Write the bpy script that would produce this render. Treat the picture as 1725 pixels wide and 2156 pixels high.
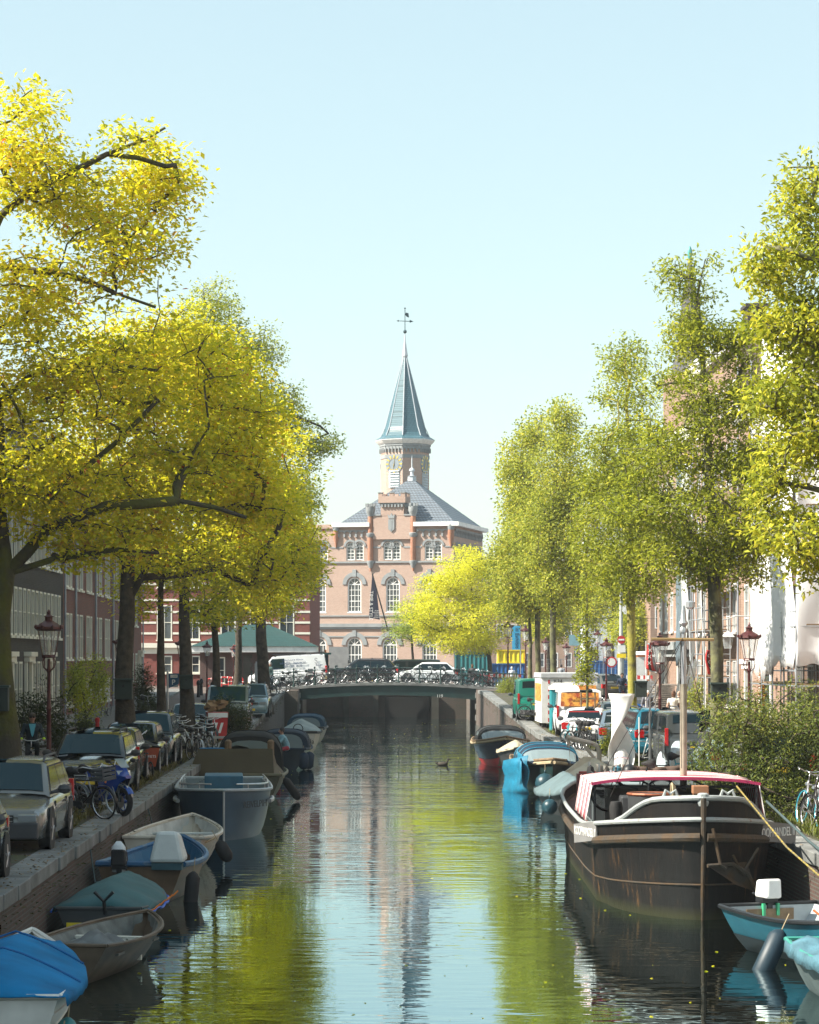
import bpy, math, random
import numpy as np
from mathutils import Vector, Matrix, noise
R=math.radians; PI=math.pi
random.seed(7); HAZE=0.00022
for o in list(bpy.data.objects): bpy.data.objects.remove(o)
sc=bpy.context.scene; COL=sc.collection
# ---------- camera (level, lens-shifted) ----------
F=5500.0; VPX=760.0; HY=1385.0; ZC=3.25; WL=-1.15
cd=bpy.data.cameras.new('camera'); cam=bpy.data.objects.new('camera',cd); COL.objects.link(cam)
cd.sensor_fit='HORIZONTAL'; cd.sensor_width=24.0; cd.lens=24.0*F/1725.0
cd.shift_x=(862.5-VPX)/1725.0; cd.shift_y=(HY-1078.0)/1725.0
cd.clip_start=0.5; cd.clip_end=6000
cam.location=(0,0,ZC); cam.rotation_euler=(R(90),0,0); sc.camera=cam
# ---------- sky and sun ----------
SUN_EL=42.0; SUN_AZ=-76.0     # azimuth measured from the direction towards the camera, to the left
sx=math.sin(R(SUN_AZ))*math.cos(R(SUN_EL)); sy=-math.cos(R(SUN_AZ))*math.cos(R(SUN_EL)); sz=math.sin(R(SUN_EL))
w=bpy.data.worlds.new('World'); sc.world=w; w.use_nodes=True
nt=w.node_tree; bg=nt.nodes['Background']
sk=nt.nodes.new('ShaderNodeTexSky'); sk.sky_type='NISHITA'; sk.sun_disc=False
sk.sun_elevation=R(SUN_EL); sk.sun_rotation=math.atan2(sx,sy); sk.air_density=1.1; sk.dust_density=1.0; sk.ozone_density=1.6
mx=nt.nodes.new('ShaderNodeMix'); mx.data_type='RGBA'; mx.blend_type='MULTIPLY'; mx.inputs[0].default_value=1.0
mx.inputs[7].default_value=(1.0,1.0,.86,1)
m2=nt.nodes.new('ShaderNodeMix'); m2.data_type='RGBA'; m2.inputs[0].default_value=0.5; m2.inputs[7].default_value=(2.72,3.38,3.42,1)
nt.links.new(sk.outputs[0],mx.inputs[6]); nt.links.new(mx.outputs[2],m2.inputs[6]); nt.links.new(m2.outputs[2],bg.inputs[0]); bg.inputs[1].default_value=0.113
sd=bpy.data.lights.new('sun','SUN'); so=bpy.data.objects.new('sun',sd); COL.objects.link(so)
sd.energy=5.0; sd.angle=R(0.55); sd.color=(1.0,0.93,0.80)
so.rotation_euler=Vector((sx,sy,sz)).to_track_quat('Z','Y').to_euler(); so.location=(-60,-20,60)
sc.view_settings.view_transform='Standard'; sc.view_settings.look='None'; sc.view_settings.gamma=1.0
sc.view_settings.exposure=1.2
sc.cycles.use_denoising=True
sc.cycles.max_bounces=7; sc.cycles.transparent_max_bounces=8; sc.cycles.volume_bounces=0
sc.cycles.diffuse_bounces=3; sc.cycles.glossy_bounces=4; sc.cycles.transmission_bounces=4
sc.cycles.caustics_reflective=False; sc.cycles.caustics_refractive=False
sc.cycles.use_adaptive_sampling=True; sc.cycles.adaptive_threshold=0.02

# ---------- projection helpers (photo measured on a 1725 x 2156 grid) ----------
def gz(y):
    return 0.0 if y<112 else min(1.15,(y-112)/50*1.15)
def Dz(vy,z): return F*(ZC-z)/(vy-HY)
def XX(vx,D): return (vx-VPX)*D/F
def ZZ(vy,D): return ZC-(vy-HY)*D/F
def WP(vx,vy): D=Dz(vy,WL); return XX(vx,D),D
# ---------- materials ----------
MATS={}
def _n(nt,t,**k):
    n=nt.nodes.new(t)
    for a,b in k.items(): setattr(n,a,b)
    return n
def mat(name,col,rough=0.7,metal=0.0,var=0.12,scale=3.0,bump=0.0,bscale=None,spec=0.5,col2=None,thr=0.5,coat=0.0):
    if name in MATS: return MATS[name]
    m=bpy.data.materials.new(name); m.use_nodes=True; nt=m.node_tree; b=nt.nodes['Principled BSDF']
    tc=_n(nt,'ShaderNodeTexCoord'); no=_n(nt,'ShaderNodeTexNoise'); no.inputs['Scale'].default_value=scale; no.inputs['Detail'].default_value=5
    nt.links.new(tc.outputs['Object'],no.inputs['Vector'])
    cr=_n(nt,'ShaderNodeValToRGB'); c=col; e=cr.color_ramp.elements
    if col2 is None:
        e[0].color=(c[0]*(1-var),c[1]*(1-var),c[2]*(1-var),1); e[1].color=(min(1,c[0]*(1+var)),min(1,c[1]*(1+var)),min(1,c[2]*(1+var)),1)
        e[0].position=.3; e[1].position=.7
    else:
        e[0].color=(*c,1); e[1].color=(*col2,1); e[0].position=thr-.08; e[1].position=thr+.08
    nt.links.new(no.outputs['Fac'],cr.inputs['Fac']); nt.links.new(cr.outputs[0],b.inputs['Base Color'])
    b.inputs['Roughness'].default_value=rough; b.inputs['Metallic'].default_value=metal
    b.inputs['Specular IOR Level'].default_value=spec; b.inputs['Coat Weight'].default_value=coat; b.inputs['Coat Roughness'].default_value=.06
    if bump:
        n2=_n(nt,'ShaderNodeTexNoise'); n2.inputs['Scale'].default_value=bscale or scale*4; n2.inputs['Detail'].default_value=4
        bp=_n(nt,'ShaderNodeBump'); bp.inputs['Strength'].default_value=bump; bp.inputs['Distance'].default_value=.03
        nt.links.new(tc.outputs['Object'],n2.inputs['Vector']); nt.links.new(n2.outputs['Fac'],bp.inputs['Height']); nt.links.new(bp.outputs[0],b.inputs['Normal'])
    MATS[name]=m; return m
def brick(name,c1,c2,mortar,sx=1.0,sy=1.0,bw=.22,bh=.07,ms=.012,flat=False,rough=.85,stain=.35,scol=(.05,.05,.04)):
    if name in MATS: return MATS[name]
    m=bpy.data.materials.new(name); m.use_nodes=True; nt=m.node_tree; b=nt.nodes['Principled BSDF']; L=nt.links
    tc=_n(nt,'ShaderNodeTexCoord'); 
    if flat: vec=tc.outputs['Object']
    else:
        sp=_n(nt,'ShaderNodeSeparateXYZ'); L.new(tc.outputs['Object'],sp.inputs[0])
        ad=_n(nt,'ShaderNodeMath',operation='ADD'); L.new(sp.outputs[0],ad.inputs[0]); L.new(sp.outputs[1],ad.inputs[1])
        cb=_n(nt,'ShaderNodeCombineXYZ'); L.new(ad.outputs[0],cb.inputs[0]); L.new(sp.outputs[2],cb.inputs[1]); vec=cb.outputs[0]
    bk=_n(nt,'ShaderNodeTexBrick'); L.new(vec,bk.inputs['Vector'])
    bk.inputs['Color1'].default_value=(*c1,1); bk.inputs['Color2'].default_value=(*c2,1); bk.inputs['Mortar'].default_value=(*mortar,1)
    bk.inputs['Scale'].default_value=1; bk.inputs['Brick Width'].default_value=bw; bk.inputs['Row Height'].default_value=bh; bk.inputs['Mortar Size'].default_value=ms
    no=_n(nt,'ShaderNodeTexNoise'); no.inputs['Scale'].default_value=.5; no.inputs['Detail'].default_value=8; no.inputs['Roughness'].default_value=.65; L.new(tc.outputs['Object'],no.inputs['Vector'])
    cr=_n(nt,'ShaderNodeValToRGB'); cr.color_ramp.elements[0].position=.42; cr.color_ramp.elements[1].position=.72
    cr.color_ramp.elements[0].color=(0,0,0,1); cr.color_ramp.elements[1].color=(stain,stain,stain,1); L.new(no.outputs['Fac'],cr.inputs[0])
    mx=_n(nt,'ShaderNodeMix',data_type='RGBA'); L.new(cr.outputs[0],mx.inputs[0]); L.new(bk.outputs[0],mx.inputs[6]); mx.inputs[7].default_value=(*scol,1)
    L.new(mx.outputs[2],b.inputs['Base Color']); b.inputs['Roughness'].default_value=rough
    bp=_n(nt,'ShaderNodeBump'); bp.inputs['Strength'].default_value=.5; bp.inputs['Distance'].default_value=.02
    L.new(bk.outputs['Fac'],bp.inputs['Height']); bp.invert=True; L.new(bp.outputs[0],b.inputs['Normal'])
    MATS[name]=m; return m
def leafmat(name,cols,trans=.5,rough=.55):
    if name in MATS: return MATS[name]
    m=bpy.data.materials.new(name); m.use_nodes=True; nt=m.node_tree; L=nt.links
    for n in list(nt.nodes): nt.nodes.remove(n)
    out=_n(nt,'ShaderNodeOutputMaterial'); at=_n(nt,'ShaderNodeAttribute'); at.attribute_name='tint'
    cr=_n(nt,'ShaderNodeValToRGB'); e=cr.color_ramp.elements
    for i,(p,c) in enumerate(cols):
        if i<2: e[i].position=p; e[i].color=(*c,1)
        else:
            q=e.new(p); q.color=(*c,1)
    L.new(at.outputs['Fac'],cr.inputs[0])
    d=_n(nt,'ShaderNodeBsdfPrincipled'); d.inputs['Roughness'].default_value=rough; d.inputs['Specular IOR Level'].default_value=.35
    t=_n(nt,'ShaderNodeBsdfTranslucent'); mx=_n(nt,'ShaderNodeMixShader'); mx.inputs[0].default_value=trans
    L.new(cr.outputs[0],d.inputs['Base Color']); L.new(cr.outputs[0],t.inputs['Color'])
    L.new(d.outputs[0],mx.inputs[1]); L.new(t.outputs[0],mx.inputs[2]); L.new(mx.outputs[0],out.inputs['Surface'])
    MATS[name]=m; return m
def glass(name,col=(.9,.95,.95),alpha=.25,rough=.02):
    if name in MATS: return MATS[name]
    m=bpy.data.materials.new(name); m.use_nodes=True; b=m.node_tree.nodes['Principled BSDF']
    b.inputs['Base Color'].default_value=(*col,1); b.inputs['Alpha'].default_value=alpha; b.inputs['Roughness'].default_value=rough
    b.inputs['Specular IOR Level'].default_value=.8
    MATS[name]=m; return m
# ---------- mesh builder ----------
class MB:
    def __init__(s): s.v=[]; s.f=[]; s.M=None
    def add(s,vs,fs):
        o=len(s.v)
        if s.M is not None: vs=[s.M@Vector(p) for p in vs]
        s.v.extend([tuple(p) for p in vs]); s.f.extend([tuple(i+o for i in f) for f in fs]); return s
    def box(s,x0,x1,y0,y1,z0,z1):
        return s.add([(x0,y0,z0),(x1,y0,z0),(x1,y1,z0),(x0,y1,z0),(x0,y0,z1),(x1,y0,z1),(x1,y1,z1),(x0,y1,z1)],
          [(0,3,2,1),(4,5,6,7),(0,1,5,4),(1,2,6,5),(2,3,7,6),(3,0,4,7)])
    def quad(s,a,b,c,d): return s.add([a,b,c,d],[(0,1,2,3)])
    def slab(s,a,b,c,d,t):   # quad with thickness t against its normal
        A,B,C,D=map(Vector,(a,b,c,d)); n=(B-A).cross(D-A).normalized()*t
        return s.add([A,B,C,D,A-n,B-n,C-n,D-n],[(0,1,2,3),(7,6,5,4),(0,4,5,1),(1,5,6,2),(2,6,7,3),(3,7,4,0)])
    def tube(s,path,r,n=6,cap=True):
        P=[Vector(p) for p in path]; k=len(P); rr=r if isinstance(r,(list,tuple)) else [r]*k
        vs=[]; up=None
        for i,p in enumerate(P):
            d=(P[min(i+1,k-1)]-P[max(i-1,0)]); d=d.normalized() if d.length>1e-9 else Vector((0,0,1))
            if up is None: up=Vector((0,0,1)) if abs(d.z)<.9 else Vector((1,0,0))
            u=(up-d*up.dot(d)); u=u.normalized() if u.length>1e-6 else d.orthogonal().normalized(); up=u; w_=d.cross(u)
            for j in range(n):
                a=2*PI*j/n; vs.append(p+u*(math.cos(a)*rr[i])+w_*(math.sin(a)*rr[i]))
        fs=[(i*n+j,i*n+(j+1)%n,(i+1)*n+(j+1)%n,(i+1)*n+j) for i in range(k-1) for j in range(n)]
        if cap: fs+= [tuple(reversed(range(n))), tuple((k-1)*n+j for j in range(n))]
        return s.add(vs,fs)
    def bar(s,a,b,w_=.03): return s.tube([a,b],w_*.6,4)
    def lathe(s,prof,c=(0,0,0),n=12,axis='z',sq=1.0):
        vs=[];k=len(prof)
        for r,h in prof:
            for j in range(n):
                a=2*PI*(j+.5)/n; x,y=r*math.cos(a),r*math.sin(a)*sq
                p={'z':(x,y,h),'y':(x,h,y),'x':(h,x,y)}[axis]; vs.append((c[0]+p[0],c[1]+p[1],c[2]+p[2]))
        fs=[(i*n+j,i*n+(j+1)%n,(i+1)*n+(j+1)%n,(i+1)*n+j) for i in range(k-1) for j in range(n)]
        fs+=[tuple(reversed(range(n))),tuple((k-1)*n+j for j in range(n))]
        return s.add(vs,fs)
    def ball(s,c,r,n=8,sc_=(1,1,1)):
        m=max(3,n//2); vs=[];
        for i in range(m+1):
            t=PI*i/m; rr=max(math.sin(t),.02)*r; z=-math.cos(t)*r
            for j in range(n): a=2*PI*j/n; vs.append((c[0]+rr*math.cos(a)*sc_[0],c[1]+rr*math.sin(a)*sc_[1],c[2]+z*sc_[2]))
        fs=[(i*n+j,i*n+(j+1)%n,(i+1)*n+(j+1)%n,(i+1)*n+j) for i in range(m) for j in range(n)]
        fs+=[tuple(reversed(range(n))),tuple(m*n+j for j in range(n))]
        return s.add(vs,fs)
    def loft(s,rings,closed=False,cap=False):
        n=len(rings[0]); vs=[p for r in rings for p in r]; m=n if closed else n-1
        fs=[(i*n+j,i*n+(j+1)%n,(i+1)*n+(j+1)%n,(i+1)*n+j) for i in range(len(rings)-1) for j in range(m)]
        if cap: fs+=[tuple(reversed(range(n))),tuple((len(rings)-1)*n+j for j in range(n))]
        return s.add(vs,fs)
    def torus(s,c,Rr,r,n=20,m=5,axis='x'):
        vs=[]
        for i in range(n):
            a=2*PI*i/n
            for j in range(m):
                b=2*PI*j/m; q=Rr+r*math.cos(b); h=r*math.sin(b)
                p={'x':(h,q*math.cos(a),q*math.sin(a)),'y':(q*math.cos(a),h,q*math.sin(a)),'z':(q*math.cos(a),q*math.sin(a),h)}[axis]
                vs.append((c[0]+p[0],c[1]+p[1],c[2]+p[2]))
        return s.add(vs,[(i*m+j,i*m+(j+1)%m,((i+1)%n)*m+(j+1)%m,((i+1)%n)*m+j) for i in range(n) for j in range(m)])
    def prism(s,poly,y0,y1):   # poly in x,z
        n=len(poly); vs=[(p[0],y0,p[1]) for p in poly]+[(p[0],y1,p[1]) for p in poly]
        return s.add(vs,[tuple(range(n)),tuple(reversed(range(n,2*n)))]+[(i,n+i,n+(i+1)%n,(i+1)%n) for i in range(n)])
    def o(s,name,m,parent=None,smooth=False,bevel=0,label=None,loc=None,rz=None):
        me=bpy.data.meshes.new(name); me.from_pydata(s.v,[],s.f); me.update()
        ob=bpy.data.objects.new(name,me); COL.objects.link(ob)
        if m: me.materials.append(m)
        if smooth:
            me.polygons.foreach_set('use_smooth',[True]*len(me.polygons))
            if smooth!='all': me.set_sharp_from_angle(angle=R(38))
        import bmesh
        bm=bmesh.new(); bm.from_mesh(me); bmesh.ops.recalc_face_normals(bm,faces=bm.faces); bm.to_mesh(me); bm.free()
        if smooth and smooth!='all': me.set_sharp_from_angle(angle=R(38))
        if parent: ob.parent=parent
        if loc: ob.location=loc
        if rz is not None: ob.rotation_euler=(0,0,rz)
        if bevel:
            b=ob.modifiers.new('bevel','BEVEL'); b.width=bevel; b.segments=2; b.limit_method='ANGLE'
        if label: ob['label']=label
        return ob
def T(name,label,cat,loc=(0,0,0),rz=0,group=None):
    o=bpy.data.objects.new(name,None); COL.objects.link(o); o.location=loc; o.rotation_euler=(0,0,rz); o.empty_display_size=.2
    o['label']=label; o['category']=cat
    if group: o['group']=group
    return o
def tag(o,label,cat,group=None,kind=None):
    o['label']=label
    if cat: o['category']=cat
    if group: o['group']=group
    if kind: o['kind']=kind
    return o
def struct(o,label=None):
    o['kind']='structure'
    if label: o['label']=label
    return o
KIDS={}
def kids(o): return [c for c in bpy.data.objects if c.parent==o]
def dup(root,label,loc=None,rz=None,group=None,par=None,scale=None):
    r=root.copy(); COL.objects.link(r)
    if loc is not None: r.location=loc
    if rz is not None: r.rotation_euler=(0,0,rz)
    if scale: r.scale=(scale,)*3
    if label: r['label']=label
    if group: r['group']=group
    if root.name not in KIDS: KIDS[root.name]=[(c,kids(c)) for c in kids(root)]
    for c,gg in KIDS[root.name]:
        d=c.copy(); COL.objects.link(d); d.parent=r
        for g in gg:
            e=g.copy(); COL.objects.link(e); e.parent=d
    return r
def text(s,size,m,parent,loc,rot=(R(90),0,0),depth=.004,name='lettering',align='CENTER',sx=1.0):
    cu=bpy.data.curves.new('t','FONT'); cu.body=s; cu.size=size; cu.extrude=depth; cu.align_x=align; cu.align_y='CENTER'
    t=bpy.data.objects.new('t',cu); COL.objects.link(t); dg=bpy.context.evaluated_depsgraph_get()
    me=bpy.data.meshes.new_from_object(t.evaluated_get(dg)); bpy.data.objects.remove(t)
    me.materials.clear(); me.materials.append(m)
    ob=bpy.data.objects.new(name,me); COL.objects.link(ob); ob.parent=parent; ob.location=loc; ob.rotation_euler=rot; ob.scale=(sx,1,1)
    return ob
# common materials
black=mat('black_rubber',(.012,.012,.013),.75); dark=mat('dark_metal',(.02,.022,.025),.45,.3); chrome=mat('bare_metal',(.55,.56,.58),.3,.9)
white=mat('white_paint',(.78,.78,.76),.5); cream=mat('cream_paint',(.72,.69,.6),.6,var=.06,scale=1); steel=mat('galvanised_steel',(.45,.47,.5),.45,.7)
maroon=mat('maroon_iron',(.085,.022,.022),.42,.2,var=.25,scale=8); stone=mat('grey_stone',(.26,.26,.25),.85,var=.2,scale=2,bump=.3)
wood=mat('weathered_wood',(.22,.15,.09),.8,var=.3,scale=6,bump=.3); rope=mat('rope_fibre',(.4,.32,.2),.9); red=mat('red_paint',(.5,.03,.03),.5)
cglass=mat('tinted_glass',(.01,.016,.02),.04,0,spec=.3,var=.02); cglass.node_tree.nodes['Principled BSDF'].inputs['Specular Tint'].default_value=(.12,.8,1,1); pane=mat('window_glass',(.05,.06,.07),.06,0,spec=.9,var=.3,scale=.6)
lglass=glass('lantern_glass',(.85,.92,.95),.28); orange=mat('orange_paint',(.75,.2,.03),.5); yellow=mat('yellow_paint',(.8,.6,.02),.5)
tealt=mat('teal_tarpaulin',(.018,.085,.095),.75,var=.25,scale=1.5,bump=.5,bscale=3)
# ================= SETTING =================
M_quaybrick=brick('quay_brick',(.10,.045,.035),(.06,.035,.03),(.10,.095,.08),stain=.75,scol=(.035,.04,.028))
M_cap=mat('quay_capstone',(.17,.175,.17),.8,var=.4,scale=1.5,bump=.4,bscale=12)
M_pave=brick('street_clinker',(.17,.11,.09),(.12,.09,.08),(.08,.07,.06),flat=True,bw=.2,bh=.1,ms=.008,stain=.4,scol=(.10,.09,.07))
M_walk=brick('pavement_tiles',(.2,.19,.18),(.16,.155,.15),(.09,.08,.07),flat=True,bw=.3,bh=.3,ms=.008,stain=.4,scol=(.1,.1,.08))
M_verge=mat('earth_verge',(.065,.052,.042),.95,col2=(.05,.055,.018),scale=1.2,bump=.6,bscale=14)
QL=-4.9; QR=7.55
ys=[14]+list(range(20,112,4))+list(range(112,168,4))+[168]
def strip(name,prof_fn,m,label):
    b=MB(); b.loft([prof_fn(y) for y in ys]); return struct(b.o(name,m),label)
g=MB(); g.quad((-3000,-600,-3.2),(3000,-600,-3.2),(3000,5000,-3.2),(-3000,5000,-3.2)); struct(g.o('ground',M_verge))
for s,name,q in ((-1,'quay_wall',QL),(1,'quay_wall',QR)):
    strip(name,lambda y:[(q+s*.02,y,gz(y)-.2),(q+s*.02,y,-3.0)],M_quaybrick,'brick quay wall along the %s bank'%('left' if s<0 else 'right'))
    # capstones: individual bevelled blocks in one kerb
    b=MB(); y=14.0; rr=random.Random(3)
    while y<167.5:
        l=rr.uniform(.9,1.5); y2=min(y+l,168); z=gz((y+y2)/2); dx=rr.uniform(-.022,.022)
        x0,x1=sorted((q+dx-s*.03,q+s*.52)); b.add([(x0,y,gz(y)-.2),(x1,y,gz(y)-.2),(x1,y2-.015,gz(y2)-.2),(x0,y2-.015,gz(y2)-.2),(x0,y,gz(y)+.02),(x1,y,gz(y)+.02),(x1,y2-.015,gz(y2)+.02),(x0,y2-.015,gz(y2)+.02)],
          [(0,3,2,1),(4,5,6,7),(0,1,5,4),(1,2,6,5),(2,3,7,6),(3,0,4,7)]); y=y2+rr.choice([0,0,.01,.03])
    struct(b.o('quay_kerb',M_cap,bevel=.015))
    strip('quay_verge',lambda y:[(q+s*.5,y,gz(y)),(q+s*2.9,y,gz(y))],M_verge,None)
    strip('street',lambda y:[(q+s*2.9,y,gz(y)+.004),(q+s*6.2,y,gz(y)+.004)],M_pave,None)
    strip('pavement_kerb',lambda y:[(q+s*6.2,y,gz(y)),(q+s*6.2,y,gz(y)+.11),(q+s*6.35,y,gz(y)+.11)],M_cap,None)
    strip('pavement',lambda y:[(q+s*6.35,y,gz(y)+.108),(q+s*13,y,gz(y)+.108)],M_walk,None)
# plaza beyond the bridge
z1=1.15
pz=MB(); pz.box(-400,-4.05,168,195,-3.1,z1); pz.box(7.6,400,168,195,-3.1,z1); pz.box(-600,600,195,1200,-3.1,z1)
struct(pz.o('plaza',M_pave))
rd=MB(); rd.quad((7.9,178,z1+.006),(30,178,z1+.006),(30,420,z1+.006),(7.9,420,z1+.006)); struct(rd.o('road',mat('asphalt_violet',(.13,.11,.11),.85,var=.2,scale=.8)))
# ---------- water ----------
wm=bpy.data.materials.new('canal_water'); wm.use_nodes=True; n_=wm.node_tree; b_=n_.nodes['Principled BSDF']
b_.inputs['Base Color'].default_value=(.004,.005,.003,1); b_.inputs['Roughness'].default_value=.012; b_.inputs['IOR'].default_value=1.5; b_.inputs['Specular IOR Level'].default_value=.6
tc=_n(n_,'ShaderNodeTexCoord')
def wave(sc_,mul,det=3):
    mp=_n(n_,'ShaderNodeMapping'); mp.inputs['Scale'].default_value=sc_; n_.links.new(tc.outputs['Object'],mp.inputs[0])
    a=_n(n_,'ShaderNodeTexNoise'); a.inputs['Scale'].default_value=1; a.inputs['Detail'].default_value=det; n_.links.new(mp.outputs[0],a.inputs[0])
    k=_n(n_,'ShaderNodeMath',operation='MULTIPLY'); k.inputs[1].default_value=mul; n_.links.new(a.outputs['Fac'],k.inputs[0]); return k.outputs[0]
a=_n(n_,'ShaderNodeMath',operation='ADD'); n_.links.new(wave((1.2,3.0,1),1.0,2),a.inputs[0]); n_.links.new(wave((.25,.5,1),1.6,2),a.inputs[1])
# rougher and calmer patches of ripple
pt=_n(n_,'ShaderNodeTexNoise'); pt.inputs['Scale'].default_value=.12; n_.links.new(tc.outputs['Object'],pt.inputs[0])
pr=_n(n_,'ShaderNodeMapRange'); pr.inputs[1].default_value=.35; pr.inputs[2].default_value=.7; pr.inputs[3].default_value=.35; pr.inputs[4].default_value=1.3; n_.links.new(pt.outputs['Fac'],pr.inputs[0])
bp=_n(n_,'ShaderNodeBump'); bp.inputs['Distance'].default_value=.0145; syz=_n(n_,'ShaderNodeSeparateXYZ'); n_.links.new(tc.outputs['Object'],syz.inputs[0]); my=_n(n_,'ShaderNodeMapRange'); my.inputs[1].default_value=50; my.inputs[2].default_value=150; my.inputs[3].default_value=.62; my.inputs[4].default_value=1.5; n_.links.new(syz.outputs[1],my.inputs[0]); mm=_n(n_,'ShaderNodeMath',operation='MULTIPLY'); n_.links.new(my.outputs[0],mm.inputs[0]); n_.links.new(pr.outputs[0],mm.inputs[1]); n_.links.new(mm.outputs[0],bp.inputs['Strength']); n_.links.new(a.outputs[0],bp.inputs['Height']); n_.links.new(bp.outputs[0],b_.inputs['Normal'])
gl=_n(n_,'ShaderNodeBsdfAnisotropic'); gl.inputs['Color'].default_value=(.60,.88,.95,1); gl.inputs['Roughness'].default_value=.012; n_.links.new(bp.outputs[0],gl.inputs['Normal'])
ms=_n(n_,'ShaderNodeMixShader'); ms.inputs[0].default_value=.42; n_.links.new(b_.outputs[0],ms.inputs[1]); n_.links.new(gl.outputs[0],ms.inputs[2]); n_.links.new(ms.outputs[0],n_.nodes['Material Output'].inputs['Surface'])
wa=MB(); wa.quad((-60,-40,WL),(60,-40,WL),(60,195,WL),(-60,195,WL)); struct(wa.o('canal_water',wm))
# ---------- far quay wall under the bridge ----------
b=MB(); b.box(-4.1,5.3,194.2,195.0,-3,z1-.25); struct(b.o('quay_wall',M_quaybrick),'brick quay wall facing the camera beyond the bridge')
b=MB(); b.box(-4.1,5.3,194.0,195.2,z1-.25,z1+.02); struct(b.o('quay_kerb',M_cap))
b=MB(); b.box(1.8,5.0,194.1,194.19,-3,.35); struct(b.o('culvert',mat('culvert_dark',(.01,.01,.01),.9)))  # flat near-black panel: shade of the culvert mouth put into its colour
b=MB(); b.box(5.3,7.7,188,195.0,-3,z1-.02); struct(b.o('quay_wall',M_quaybrick),'projecting brick pier beneath the far side of the bridge')
M_darkstone=mat('damp_stone',(.05,.045,.035),.8,var=.3,scale=1.5)  # dark brown-grey stone for pilasters and pavilion quoins
for x0,x1,y0,yy,zt in ((-1.3,-.9,193.9,194.19,.9),(5.1,5.6,187.7,188.0,.5),(.9,1.3,193.9,194.19,.9)): b=MB(); b.box(x0,x1,y0,yy,-3,zt); struct(b.o('stone_pilaster',M_darkstone))
# ---------- BRIDGE ----------
M_girder=mat('dark_green_iron',(.003,.026,.024),.6,.0,var=.3,scale=2)
BX0,BX1=-4.03,7.6
def dz(x):
    t=(x-1.8)/7.8; return 1.60-.42*min(1,abs(t))**2 if abs(t)<=1 else 1.18-.03*min(1,(abs(t)-1))
br=T('arched_bridge','low arched bridge with dark green girder and stone deck edge crossing the canal','bridge',(1.8,172,0))
def bxs(a,b_,n): return [a+(b_-a)*i/n for i in range(n+1)]
b=MB(); b.loft([[(x-1.8,0,dz(x)-.16),(x-1.8,0,dz(x)),(x-1.8,9.5,dz(x)),(x-1.8,9.5,dz(x)-.16)] for x in bxs(-7.5,11,28)],closed=True,cap=True); b.o('deck',M_cap,br)
b=MB()
for yy,t_ in ((.12,.14),(3,.3),(6,.3),(9.2,.15)):
    b.loft([[(x-1.8,yy,dz(x)-.16),(x-1.8,yy,.78-.32*abs((x-1.8)/5.9)**2),(x-1.8,yy+t_,.78-.32*abs((x-1.8)/5.9)**2),(x-1.8,yy+t_,dz(x)-.16)] for x in bxs(BX0,BX1,24)],closed=True,cap=True)
b.o('girder',M_girder,br)
b=MB(); b.loft([[(x-1.8,.03,.86-.32*abs((x-1.8)/5.9)**2),(x-1.8,.03,.78-.32*abs((x-1.8)/5.9)**2),(x-1.8,.12,.78-.32*abs((x-1.8)/5.9)**2),(x-1.8,.12,.86-.32*abs((x-1.8)/5.9)**2)] for x in bxs(BX0,BX1,24)],closed=True,cap=True); b.o('girder_flange',M_girder,br)
b=MB(); b.box(BX0-3.2-1.8,BX0-1.8,.02,9.3,-3,.98); b.o('abutment',M_quaybrick,br,label='brick abutment at the left end')
b=MB(); b.box(BX1-1.8,BX1+3.2-1.8,.02,9.3,-3,.98); b.o('abutment',M_quaybrick,br,label='brick abutment at the right end')
for xx in (BX0-1.0,BX1):
    b=MB()
    for k in range(8): b.box(xx-1.8-(.06 if k%2 else 0),xx-1.8+1.0+(.06 if k%2 else 0),-.06,.3,-2.0+k*.37,-1.64+k*.37)
    b.o('stone_quoin',stone,br,bevel=.01)
text('119',.28,white,br,(3.4,.02,.72))
# railing, front and rear
for yy in (.25,9.1):
    rl=T('bridge_railing','dark green iron railing along the %s edge of the bridge'%('near' if yy<1 else 'far'),'railing',(1.8,172+yy,0))
    xs_=bxs(-7.2,10.8,13); b=MB()
    for h in (.98,.66,.34): b.tube([(x-1.8,0,dz(x)+h) for x in bxs(-7.2,10.8,26)],.028 if h>.9 else .02,5)
    b.o('rails',M_girder,rl,smooth=True)
    for x in xs_:
        p=MB(); p.lathe([(.09,0),(.09,.12),(.05,.18),(.045,.9),(.075,.94),(.07,1.03),(.03,1.08),(.065,1.13),(.06,1.2),(.01,1.24)],(x-1.8,0,dz(x)),8); p.o('post',M_girder,rl,smooth=True)
# ---------- facade tools ----------
def facade(b,x0,x1,z0,z1,ops,dep=.18,y=0):
    xs=sorted({x0,x1,*[o[0] for o in ops],*[o[1] for o in ops]}); zs=sorted({z0,z1,*[o[2] for o in ops],*[o[3] for o in ops]})
    for i in range(len(xs)-1):
        for j in range(len(zs)-1):
            cx,cz=(xs[i]+xs[i+1])/2,(zs[j]+zs[j+1])/2
            if any(o[0]<cx<o[1] and o[2]<cz<o[3] for o in ops): continue
            b.quad((xs[i],y,zs[j]),(xs[i+1],y,zs[j]),(xs[i+1],y,zs[j+1]),(xs[i],y,zs[j+1]))
    for a,c,d,e in ops:
        b.quad((a,y,d),(a,y,e),(a,y+dep,e),(a,y+dep,d)); b.quad((c,y,d),(c,y+dep,d),(c,y+dep,e),(c,y,e))
        b.quad((a,y,e),(c,y,e),(c,y+dep,e),(a,y+dep,e)); b.quad((a,y,d),(a,y+dep,d),(c,y+dep,d),(c,y,d))
        b.quad((a,y+dep,d),(c,y+dep,d),(c,y+dep,e),(a,y+dep,e))
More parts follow.
